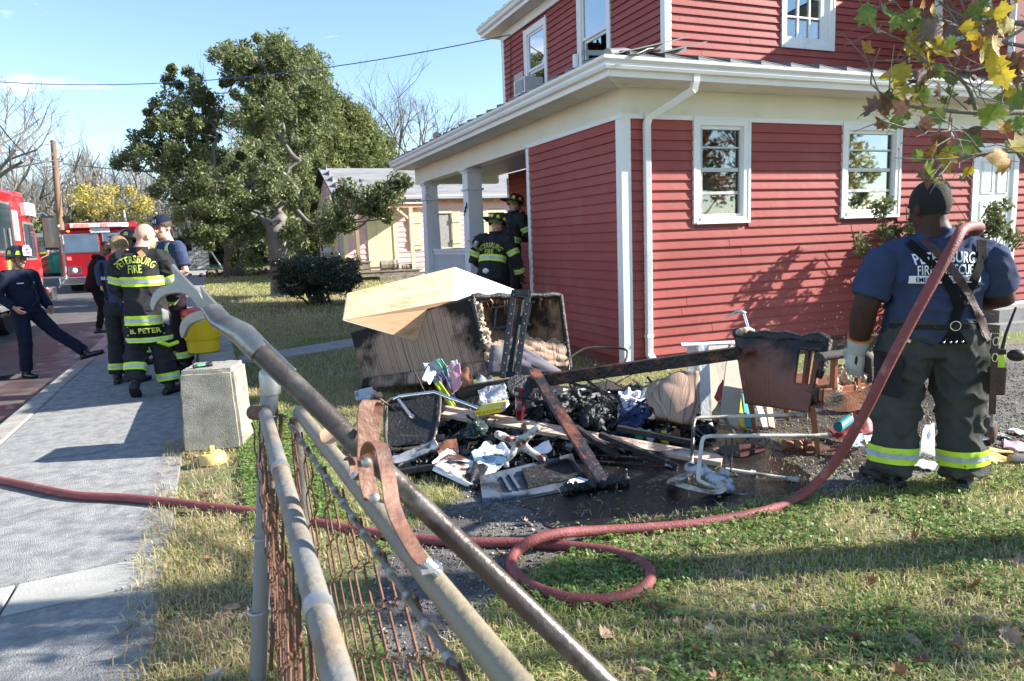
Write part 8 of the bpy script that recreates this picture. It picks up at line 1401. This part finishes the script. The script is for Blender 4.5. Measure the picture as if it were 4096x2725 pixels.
for x, y, dd, r_ in ((1590, 1075, 4.5, .035), (1605, 1082, 4.45, .04), (1622, 1090, 4.4, .04), (1640, 1100, 4.36, .035), (1655, 1110, 4.34, .04), (1672, 1108, 4.34, .035), (1675, 1125, 4.3, .04), (1667, 1088, 4.4, .03), (1612, 1075, 4.48, .03)): mb.ball(AT(x, y, dd), (r_*1.2, r_, r_*.8), 8)
o = remeshed(mb, 'melted_padding', foamw, .008, 1, cm, (.02, 22, 1, 1, 1)); o.location = -wloc(cm)
w = MB(); w.sheet([[G(1800+i*10, 1038-8*j, .02+.05*abs(math.sin(i*1.2))*(j > 0)+.002) for j in range(4)] for i in range(9)], .004); o = top(w.build('corrugated_card', brownc)); tag(o, 'scrap of wet corrugated card in the puddle under the armchair', 'card')
# --- burnt armchair seen from behind
lea2 = striped(mat('burnt brown leatherette', (.1, .04, .02), .5, .25, 5, .3, 60), 4, .44, .62, (.19, .065, .032)); chw = mat('reddish chair wood', (.27, .085, .035), .4, .2, 5, .1, 40, stretch=(1, 1, .3)); am = thing('burnt_armchair', 'burnt brown wing armchair with bared frame, seen from behind', 'armchair', G(1790, 1020))
TLc, TRc, BRc, BLc = AT(1692, 768, 5.62), AT(1905, 783, 5.06), AT(1868, 952, 4.88), AT(1719, 930, 5.45)
def hole(u, v): return (.76 < u < .95 and .16 < v < .62 and not (.83 < u < .86)) or (v < .03+.02*math.sin(u*30)) or (u > .97 and v > .5+.1*math.sin(u*50))
cloth('back_cover', TLc, TRc, BRc, BLc, lea2, am, 44, 30, .03, .012, 5, lambda u, v: .36*(1-v)**1.6+.1*max(0, u-.7)-.17, hole, th=.02)
fwd = Vector((.62, .78, 0)); rgt = (BRc-BLc); rgt.z = 0; rgt.normalize(); fw = Vector((-rgt.y, rgt.x, 0)); fw = fw if fw.dot(CF) > 0 else -fw
w = MB(); w.tube([TLc.lerp(TRc, i/12)+Vector((0, 0, .012*math.sin(i*1.9))) for i in range(13)], [.04+.01*math.sin(i*1.3) for i in range(13)], 10); w.tube([TRc+(TRc-TLc)*.0, TRc.lerp(BRc, .3)+fw*.02, TRc.lerp(BRc, .52)], [.035, .03, .02], 8); w.build('top_roll', char, am, smooth=60); w = MB(); w.ball(TLc.lerp(TRc, .12)+Vector((0, 0, .02)), (.09, .05, .035), 10); w.build('padding', foam, am, smooth=60)
for u, nm in ((.80, 'back_slat'), (.90, 'back_slat')): w = MB(); w.plank(TLc.lerp(TRc, u)+fw*.03, BLc.lerp(BRc, u+.02)+fw*.03, .045, .03, up=fw); w.build(nm, chw, am, bevel=.003)
for q, L in ((AT(1868, 940, 4.92), None), (AT(1726, 925, 5.48), None), (AT(1964, 930, 5.35), None), (AT(1800, 900, 5.85), None)):
 f_ = Vector((q.x+(.02 if q.x > 3.6 else -.02), q.y-.05, 0)); w = MB(); w.tube([q+Vector((0, 0, .02)), f_], [(.030, .030), (.021, .021)], 4); w.build('leg', chw, am)
seatc = BLc.lerp(BRc, .5)+fw*.32;
w = MB(); s0 = BLc+fw*.05+Vector((0, 0, .05)); s1 = BRc+fw*.05+Vector((0, 0, .05)); w.hexa([s0, s1, s1+fw*.58, s0+fw*.58]+[p+Vector((0, 0, .12)) for p in (s0, s1, s1+fw*.58, s0+fw*.58)]); w.build('seat', lea2, am, bevel=.02)
for s, q in ((1, BRc+rgt*.07), (-1, BLc-rgt*.03)):
 w = MB(); a_ = q+Vector((0, 0, .40)); w.tube([a_-fw*.02, a_+fw*.2, a_+fw*.36, a_+fw*.43-Vector((0, 0, .05)), a_+fw*.46-Vector((0, 0, .22))], [(.03, .045), (.03, .05), (.035, .05), (.04, .045), (.03, .03)], 10, side=(0, 0, 1)); w.build('arm', lea2 if s < 0 else mat('grey burnt arm', (.05, .045, .042), .9, .3, 12, .4, 60), am, smooth=60)
 for k in (.12, .34): w = MB(); w.plank(q+fw*k+Vector((0, 0, .08)), q+fw*k+Vector((0, 0, .39)), .04, .03, up=fw); w.build('arm_post', chw, am, bevel=.003)
 w = MB(); w.plank(q+fw*.0+Vector((0, 0, .14)), q+fw*.58+Vector((0, 0, .14)), .03, .08, up=(0, 0, 1)); w.build('side_rail', chw, am, bevel=.003)
w = MB(); q = BRc+rgt*.09+Vector((0, 0, .05)); w.sheet([[q+fw*(.58*i/12)+Vector((0, 0, .14*j/4-.05*math.sin(math.pi*i/12)))+rgt*(.03*noise.noise((i*.5, j, 3))) for j in range(5)] for i in range(13)], .01); w.build('hanging_cover', lea2, am, smooth=60)
mb = MB(); rr = random.Random(8)
for k in range(16): mb.ball(BRc+rgt*.05+fw*rr.uniform(.12, .42)+Vector((0, 0, rr.uniform(.10, .30))), (rr.uniform(.025, .05),)*3, 7)
o = remeshed(mb, 'bared_wadding', foam, .009, 1, am, (.02, 20, 1, 1, 1)); o.location = -wloc(am)
# --- cabinet boards against the wall
cb = thing('broken_cabinet', 'broken white cabinet standing before the wall left of the armchair', 'cabinet', G(1640, 965)); ow = bpy.data.materials['weathered white paint']; crm = mat('dirty cream panel', (.46, .43, .34), .7, .12, 4, .1, 30, col2=(.20, .17, .12), mask=(.55, .7), mscale=5)
slab(AT(1567, 789, 6.05), AT(1692, 784, 5.95), AT(1690, 790, 5.8), AT(1570, 796, 5.9), .012, 'top', ow, cb); slab(AT(1582, 796, 6.0), AT(1604, 795, 6.0), AT(1606, 955, 5.9), AT(1584, 958, 5.9), .02, 'side_panel', ow, cb); slab(AT(1608, 795, 5.85), AT(1631, 793, 5.85), AT(1639, 968, 5.7), AT(1614, 966, 5.7), .03, 'post', ow, cb); slab(AT(1630, 793, 6.05), AT(1688, 790, 6.1), AT(1684, 965, 5.9), AT(1634, 965, 5.85), .012, 'back_panel', crm, cb); beam('board', 'dirty cream board leaning inside the broken cabinet', AT(1697, 800, 5.85), AT(1676, 978, 5.5), .15, .015, crm, 'board', .002, -CF, 4)
flat('red_folder', 'red and white leaflet wedged in the broken cabinet', 'leaflet', [AT(1643, 915, 5.7), AT(1664, 872, 5.75), AT(1672, 895, 5.7), AT(1660, 935, 5.6)], redb, .006); flat('paper', 'torn yellowish paper below the red leaflet', 'paper', [AT(1650, 930, 5.65), AT(1662, 915, 5.65), AT(1666, 945, 5.6), AT(1648, 945, 5.6)], crm, .004)
for x0, x1, m, lb in ((1702, 1712, yelb, 'yellow picture frame edge behind the armchair leg'), (1714, 1722, tealb, 'blue grey book spine behind the armchair leg'), (1738, 1762, ow, 'pale green window sash leaning under the armchair'), (1766, 1776, pine, 'yellow wooden stick under the armchair')): beam('leaning_strip', lb, AT(x0, 910, 5.9), AT(x1, 985, 5.6), .05, .02, m, 'strip', .002, -CF, 3)
# --- steel pry tool stuck behind the armchair
ht = thing('pry_tool', 'bright steel forcible entry tool standing up behind the armchair', 'tool', AT(1728, 770, 5.95)); w = MB(); w.tube([AT(1734, 800, 5.95), AT(1726, 768, 5.97), AT(1712, 722, 6.0)], .013, 10); w.build('shaft', chrome, ht, smooth=60); w = MB(); h_ = AT(1711, 719, 6.0); w.tube([h_+Vector((.01, 0, -.01)), h_+Vector((-.03, .0, .015)), h_+Vector((-.09, .02, -.005)), h_+Vector((-.15, .05, -.04))], [.018, .017, .012, .004], 8); w.build('pick', chrome, ht, smooth=60)
# --- rubbish round the firefighter
rub = [((1962, 930), (2000, 905), (2030, 985), (1985, 1000), maroon, 5.0, .02, 'maroon patterned board leaning by the hose', 'board'), ((1968, 925), (1984, 912), (1988, 930), (1970, 940), yelb, 5.15, .01, 'small yellow card behind the armchair arm', 'card'), ((1905, 985), (1960, 960), (1990, 990), (1930, 1010), maroon, 5.2, .02, 'dull maroon box under the armchair arm', 'box'), ((1985, 1000), (2015, 990), (2025, 1015), (1995, 1022), paperw, 4.9, .008, 'curled white booklet left of the firefighter leg', 'booklet'), ((1940, 1010), (1985, 1000), (1992, 1022), (1950, 1030), paperb, 4.8, .008, 'pale printed magazine under the hose', 'magazine'), ((2125, 985), (2150, 975), (2152, 1050), (2120, 1030), paperw, 4.7, .02, 'white box glimpsed between the firefighter legs', 'box'), ((2262, 975), (2290, 985), (2275, 1012), (2240, 1005), paperw, 5.0, .01, 'white torn card right of the firefighter knee', 'card')]
for a_, b_, c_, d_, m, dd, th_, lb, ct in rub: flat({'box': 'crushed_box'}.get(ct, ct), lb, ct, [AT(*a_, dd+.1), AT(*b_, dd+.12), AT(*c_, dd-.05), AT(*d_, dd-.08)], m, th_, curl=.03)
for x, y, w_, m, lb, ct in ((2300, 1004, .17, greyc, 'wet grey book lying on the gravel', 'book'), (2350, 1000, .14, paperw, 'white sheet on the gravel at the right edge', 'paper'), (2290, 1040, .2, mat('yellow card', (.62, .50, .18), .7, .1, 5), 'large pale yellow card beside the firefighter boot', 'card'), (2335, 1030, .18, pinkp, 'pink and green magazine at the right edge', 'magazine'), (2262, 1052, .15, paperw, 'white booklet beside the firefighter boot', 'booklet'), (2300, 1062, .19, mat('orange card', (.58, .36, .12), .7, .1, 5), 'orange card nearest the grass at the right', 'card'), (2130, 1075, .14, paperw, 'white card on the ground between the boots', 'card'), (2215, 1010, .12, greyc, 'grey folded paper behind the firefighter calf', 'paper'), (1735, 1090, .05, paperw, 'white flake in the puddle by the commode legs', 'flake'), (1545, 1072, .12, foamw, 'pale melted strip on the wet ground', 'strip')):
 q = G(x, y, .01); t = random.uniform(0, 3); u_ = Vector((math.cos(t), math.sin(t), .04)); v_ = Vector((-math.sin(t), math.cos(t), .03)); flat(ct if ct not in ('flake', 'strip') else 'scrap', lb, ct, [q-u_*w_/2-v_*w_*.35, q+u_*w_/2-v_*w_*.35, q+u_*w_/2+v_*w_*.35+Vector((0, 0, .02)), q-u_*w_/2+v_*w_*.35+Vector((0, 0, .015))], m, .008, curl=.02)
w = MB(); a_ = AT(1928, 985, 5.1); b_ = AT(1955, 965, 5.2); w.tube([a_, b_], .035, 14); o = top(w.build('teal_roll', tealb, smooth=50)); tag(o, 'teal cardboard roll under the armchair arm', 'roll'); w = MB(); c_ = AT(1962, 880, 5.9); P_ = []
for k in range(30): t = k*.42; r_ = .02+.004*k*.75; P_.append(c_+CR*(r_*math.cos(t))+CU*(r_*math.sin(t)))
w.sheet([[p, p+CF*.14] for p in P_], .004); o = top(w.build('rolled_mat', greyc, smooth=60)); tag(o, 'rolled up dark grey mat behind the armchair arm', 'mat')
mb = MB(); rr = random.Random(4)
for k in range(26): q = G(rr.uniform(1925, 2015), rr.uniform(900, 955)); mb.ball(q+Vector((0, 0, rr.uniform(.0, .14))), (rr.uniform(.05, .10), .06, rr.uniform(.03, .07)), 8)
o = top(remeshed(mb, 'ash_heap', foamw, .014, 0, None, (.04, 14, 1, 1, 1))); tag(o, 'grey wet ash heap between the armchair and the firefighter', 'ash')
w = MB(); w.ball(G(2277, 992, .09), (.12, .05, .10), 16, Matrix.Rotation(.7, 3, 'Z')); o = top(w.build('round_cushion', mat('sooty brown cloth', (.09, .055, .045), .9, .3, 9, .3, 80), smooth=60)); tag(o, 'sooty brown round cushion on the gravel right of the firefighter', 'cushion')
w = MB(); a_ = G(2325, 1060, .035); d_ = Vector((.95, -.35, 0)); w.tube([a_, a_+d_*.10, a_+d_*.12, a_+d_*.15], [.034, .036, .028, .030], 14); o = top(w.build('jar', mat('sooty glass', (.12, .11, .09), .15, .3, 6, spec=.7), smooth=40)); tag(o, 'sooty glass jar lying at the right edge of the drive', 'jar')
gp = mat('dark green plastic', (.012, .065, .045), .45, .15, 6)
for i, (x, y, z, ry, lb) in enumerate(((5.05, 10.35, .45, .2, 'dark green slatted porch chair beside the end wall'), (5.65, 11.5, .45, .5, 'pale green slatted porch chair under the window'))):
 ch = thing('porch_chair', lb, 'chair', (x, y, z), ry); m_c = gp if i == 0 else mat('sage plastic', (.16, .24, .20), .5)
 for k in range(6): w = MB(); w.obox((-.22+.088*k, .24, .62), (.065, .02, .55), Matrix.Rotation(-.15, 3, 'X')); w.build('back_slat', m_c, ch, local=True)
 w = MB(); w.obox((0, 0, .38), (.5, .46, .03)); w.build('seat', m_c, ch, local=True)
 for sx in (-1, 1):
  for sy in (-1, 1): w = MB(); w.obox((sx*.23, sy*.2, .19), (.045, .045, .38)); w.build('leg', m_c, ch, local=True)
  w = MB(); w.obox((sx*.25, .0, .58), (.06, .46, .03)); w.obox((sx*.25, -.2, .48), (.04, .04, .2)); w.build('arm', m_c, ch, local=True)
# ------------------------------------------------------------------ grass, clover, pebbles, fallen leaves
grassm = ramp_mat('grass blade', [(0, (.13, .20, .04)), (.3, (.27, .34, .085)), (.52, (.46, .46, .17)), (.7, (.64, .56, .30)), (.9, (.70, .59, .40)), (1, (.42, .28, .17))], rough=.5, sub=.5)
cloverm = ramp_mat('clover leaf', [(0, (.10, .19, .04)), (.5, (.18, .29, .07)), (1, (.30, .38, .13))], rough=.45, sub=.4)
DP = [Vector(p) for p in DRIVE]
def inpoly(x, y, poly):
 c = np.zeros(len(x), bool); n = len(poly)
 for i in range(n):
  (x1, y1), (x2, y2) = poly[i][:2], poly[(i+1) % n][:2]
  c ^= ((y1 > y) != (y2 > y)) & (x < (x2-x1)*(y-y1)/((y2-y1) if y2 != y1 else 1e-9)+x1)
 return c
pathp = [(x, y) for x, y, z in pp]; heap = [(1.3, 3.9), (2.6, 3.6), (3.4, 4.2), (3.6, 5.3), (2.6, 6.1), (1.2, 5.4)]; sofap = [(1.5, 7.6), (3.7, 6.4), (4.3, 7.0), (2.0, 8.6)]
def vis(x, y, m=3.0):     # within the view, with a margin
 a = np.degrees(np.arctan2(x, y)); return (a > 22.23-36-m) & (a < 22.23+36+m+3)
def nz2(x, y, s, seed=0.0): return np.array([noise.noise((a*s, b*s, seed)) for a, b in zip(x.tolist(), y.tolist())])
def field(rng, n, x0, x1, y0, y1):
 x = rng.uniform(x0, x1, n); y = rng.uniform(y0, y1, n); k = vis(x, y) & ~inpoly(x, y, pathp) & ~inpoly(x, y, heap) & ~inpoly(x, y, sofap) & ~((x > HX-.02) & (y > HY-.03) & (y < 16.2)) & ~((x < .12) & (x > -.36) & (y > 6.3) & (y < 13.3)); dr = inpoly(x, y, DRIVE)
 k &= ~(dr & (rng.random(n) < .965)); return x[k], y[k]
def blades(rng, x, y, L, wd, lean=.5):
 n = len(x); th = rng.uniform(0, 6.283, n); l = L*rng.uniform(.45, 1.3, n); le = np.abs(rng.normal(0, lean, n)); dx, dy = np.cos(th)*le, np.sin(th)*le; z0 = np.maximum(0, .025*(y-13)); w = wd*rng.uniform(.7, 1.4, n); sx, sy = -np.sin(th)*w, np.cos(th)*w
 b = np.stack([x, y, z0], 1); s = np.stack([sx, sy, 0*x], 1); m = b+np.stack([dx*l*.45, dy*l*.45, l*.55], 1); t = b+np.stack([dx*l*1.15, dy*l*1.15, l*np.maximum(.15, 1-le*.5)], 1)
 v = np.stack([b-s, b+s, m+s*.75, m-s*.75, t+s*.12, t-s*.12], 1).reshape(-1, 3); k = np.arange(n)[:, None]*6; f = np.concatenate([k+np.array([0, 1, 2, 3]), k+np.array([3, 2, 4, 5])]); return v, f
rng = np.random.default_rng(77); V_ = []; F_ = []; A_ = []; b0 = 0
for n, box_, L, wd in ((150000, (-.42, 6.2, .55, 4.2), .042, .0025), (30000, (-.50, .12, .8, 6.4), .055, .0024), (60000, (.08, 5.5, 4.0, 8.5), .055, .0022), (120000, (.1, 6.0, 7.0, 16), .055, .0035), (70000, (-.36, 10, 14, 34), .09, .008), (14000, (6, 16, 2.5, 7.1), .06, .003)):
 x, y = field(rng, n, *box_); c = nz2(x, y, 1.1, 3); d = nz2(x, y, .35, 8); keep = rng.random(len(x)) < np.clip(.75+1.1*c, .12, 1)
 if box_[0] < -.4: pass
 keep &= ~((x < -.36) & (rng.random(len(x)) < .72)); keep &= ~((x < .15) & (x > -.36) & (y > 4.4) & (y < 5.85) & (rng.random(len(x)) < .8))
 x, y, c, d = x[keep], y[keep], c[keep], d[keep]; v, f = blades(rng, x, y, L, wd, 1.15); F_.append(f+b0); V_.append(v); b0 += len(v); green = .42+.55*d if n != 120000 else .30+.4*d; col = np.clip(rng.beta(1.5, 1.6, len(x))*.9+.18-.35*c+.16-green*.42, 0, 1)
 if box_[1] < 1: col = np.clip(col+.18, 0, 1)
 A_.append(np.tile(col, 2))
o = npmesh('grass', np.concatenate(V_), np.concatenate(F_), grassm, None, {'rnd': np.concatenate(A_)}); tag(o, 'patchy autumn lawn of green and straw coloured grass', 'grass', kind='stuff')
x, y = field(rng, 42000, .3, 6.0, .55, 3.6); c = nz2(x, y, 1.6, 21); k = rng.random(len(x)) < np.clip(.25+2.2*c, .02, 1); x, y = x[k], y[k]; x2, y2 = field(rng, 7000, .05, .6, 4.0, 7.0); x = np.concatenate([x, x2]); y = np.concatenate([y, y2]); n = len(x); z = rng.uniform(.012, .045, n); V_ = [];
r_ = rng.uniform(.006, .0115, n); th0 = rng.uniform(0, 6.28, n)
for q in range(3):
 th = th0+q*2.094; cx, cy = np.cos(th), np.sin(th); tz = rng.normal(0, .35, n)
 ctr = np.stack([x+cx*r_, y+cy*r_, z], 1); u = np.stack([cx*r_, cy*r_, tz*r_], 1); w_ = np.stack([-cy*r_*.85, cx*r_*.85, rng.normal(0, .3, n)*r_], 1); V_.append(np.stack([ctr-u, ctr+w_*.9, ctr+u*.9+w_*.3, ctr+u*.9-w_*.3, ctr-w_*.9], 1).reshape(-1, 3))
v = np.concatenate(V_); f = np.arange(len(v)).reshape(-1, 5); o = npmesh('clover', v, f, cloverm, None, {'rnd': np.tile(rng.random(n), 3)}); tag(o, 'low clover and weeds spread through the near lawn', 'clover', kind='stuff')
x = rng.uniform(.4, 8, 26000); y = rng.uniform(2.2, 6, 26000); k = inpoly(x, y, DRIVE) & vis(x, y) & ~(inpoly(x, y, [(1.6, 3.35), (2.2, 3.05), (2.9, 3.05), (3.35, 3.3), (3.55, 4.0), (3.7, 5.2), (3, 5.8), (1.5, 4.7)]) & (rng.random(len(x)) < .9)); x, y = x[k], y[k]; n = len(x); s = rng.uniform(.003, .011, n)*(1+.6*(rng.random(n) < .06)); c = np.stack([x, y, .006+s*.3], 1)
dirs = np.array([(1, 0, 0), (0, 1, 0), (-1, 0, 0), (0, -1, 0), (0, 0, .8), (0, 0, -.6)], float); v = (c[:, None, :]+dirs[None]*s[:, None, None]*rng.uniform(.6, 1.3, (n, 6, 1))).reshape(-1, 3); k = np.arange(n)[:, None]*6; f = np.concatenate([k+np.array(t) for t in ((0, 1, 4), (1, 2, 4), (2, 3, 4), (3, 0, 4), (1, 0, 5), (2, 1, 5), (3, 2, 5), (0, 3, 5))])
pebm = ramp_mat('pebble', [(0, (.05, .045, .04)), (.5, (.15, .14, .13)), (.9, (.30, .28, .26)), (1, (.5, .48, .45))], rough=.7); o = npmesh('gravel', v, f, pebm, None, {'rnd': np.tile(rng.random(n), 8)}); tag(o, 'loose grey gravel scattered over the drive', 'gravel', kind='stuff')
dl = [leafmat('fallen leaf '+k, a, b, 0, .12) for k, a, b in (('tan', (.42, .29, .19), (.30, .19, .12)), ('brown', (.27, .16, .10), (.18, .11, .07)), ('rust', (.38, .17, .09), (.26, .12, .07)), ('pale', (.52, .42, .31), (.36, .27, .19)))]
FL = [leaf_mesh(c, m, 40+i, t) for i, (c, t, m) in enumerate(((1.0, .9, dl[0]), (1.7, .7, dl[1]), (-1.0, .8, dl[0]), (.8, .9, dl[3]), (1.9, .6, dl[2]), (-1.5, .75, dl[1])))]
big_ = [(650, 1232, .07), (940, 1245, .08), (1210, 1200, .07), (1635, 1225, .07), (1790, 1240, .06), (1925, 1225, .05), (1610, 1290, .09), (1700, 1320, .06), (1500, 1395, .08), (1330, 1440, .07), (1395, 1462, .09), (1130, 1460, .08), (2240, 1345, .10), (2180, 1380, .07), (2050, 1400, .07), (1890, 1450, .09), (1965, 1465, .06), (2110, 1475, .10), (2200, 1480, .09), (2330, 1470, .10), (2120, 1520, .08), (1980, 1530, .07), (2060, 1545, .08), (1800, 1515, .08), (1600, 1500, .06), (1640, 1455, .07), (2345, 1290, .08), (2180, 1160, .07), (2100, 1235, .06), (2290, 1240, .07), (520, 1400, .12), (470, 1140, .09), (500, 1145, .06), (490, 1565, .10), (560, 1420, .07), (430, 1370, .06), (480, 1290, .06), (2000, 1340, .07), (1740, 1400, .06), (2250, 1420, .07), (1560, 1430, .05), (1480, 1545, .09), (1660, 1560, .08), (1690, 1250, .06), (1830, 1190, .05), (2010, 1180, .06), (2320, 1180, .06), (1390, 1265, .06), (1560, 1200, .05), (1010, 1360, .07)]
for i, (px, py, s) in enumerate(big_):
 q = G(px, py, .025); o = link('fallen_leaf', random.choice(FL)); o.location = q; o.scale = (s*.95,)*3; o.rotation_euler = (random.gauss(0, .35), random.gauss(0, .35), random.uniform(0, 6.28)); on = 'the pavement edge grass' if px < 700 else 'the sunlit lawn'; tag(o, ('curled dry sycamore leaf lying on ' if px > 700 else 'dry sycamore leaf lying in ')+on, 'leaf', 'fallen leaves on the lawn' if px > 700 else 'fallen leaves by the pavement')
for i in range(90):
 x, y = random.uniform(-.2, 6), random.uniform(.8, 3.2)
 if i > 50: x, y = random.uniform(4.5, 7.5), random.uniform(6.3, 7.0)
 q = Vector((x, y, .022)); o = link('fallen_leaf', random.choice(FL)); o.location = q; o.scale = (random.uniform(.03, .06),)*3; o.rotation_euler = (random.gauss(0, .4), random.gauss(0, .4), random.uniform(0, 6.28)); tag(o, 'small dry leaf among the lawn grass' if i <= 50 else 'dry leaf blown against the foot of the red wall', 'leaf', 'small leaves in the grass' if i <= 50 else 'leaves at the foot of the wall')
x = rng.normal(1.2, .9, 260)+.2; y = rng.normal(32.5, .7, 260); v, f, k = leaves(rng, np.stack([x, y, .025*(y-13)+.05+.12*rng.random(260)], 1), np.full(260, .05), 900, .16, .7); o = npmesh('leaf_litter', v, f, ramp_mat('litter', [(0, (.12, .06, .05)), (1, (.24, .13, .10))], rough=.8), None, {'rnd': rng.random(900)}); tag(o, 'reddish leaf litter round the shaded trunk', 'leaves', kind='stuff')
n = 1500; p = np.stack([rng.normal(6.6, .55, n), rng.normal(5.0, .5, n), np.abs(rng.normal(.30, .28, n))], 1); s = rng.uniform(.0025, .006, n); v = (p[:, None, :]+dirs[None]*s[:, None, None]).reshape(-1, 3); k = np.arange(n)[:, None]*6; f = np.concatenate([k+np.array(t) for t in ((0, 1, 4), (1, 2, 4), (2, 3, 4), (3, 0, 4), (1, 0, 5), (2, 1, 5), (3, 2, 5), (0, 3, 5))]); o = npmesh('water_spray', v, f, mat('water drop', (.9, .92, .95), .1, .0, 3, spec=.8), None); tag(o, 'fine water spray falling on the wet gravel', 'spray', kind='stuff')
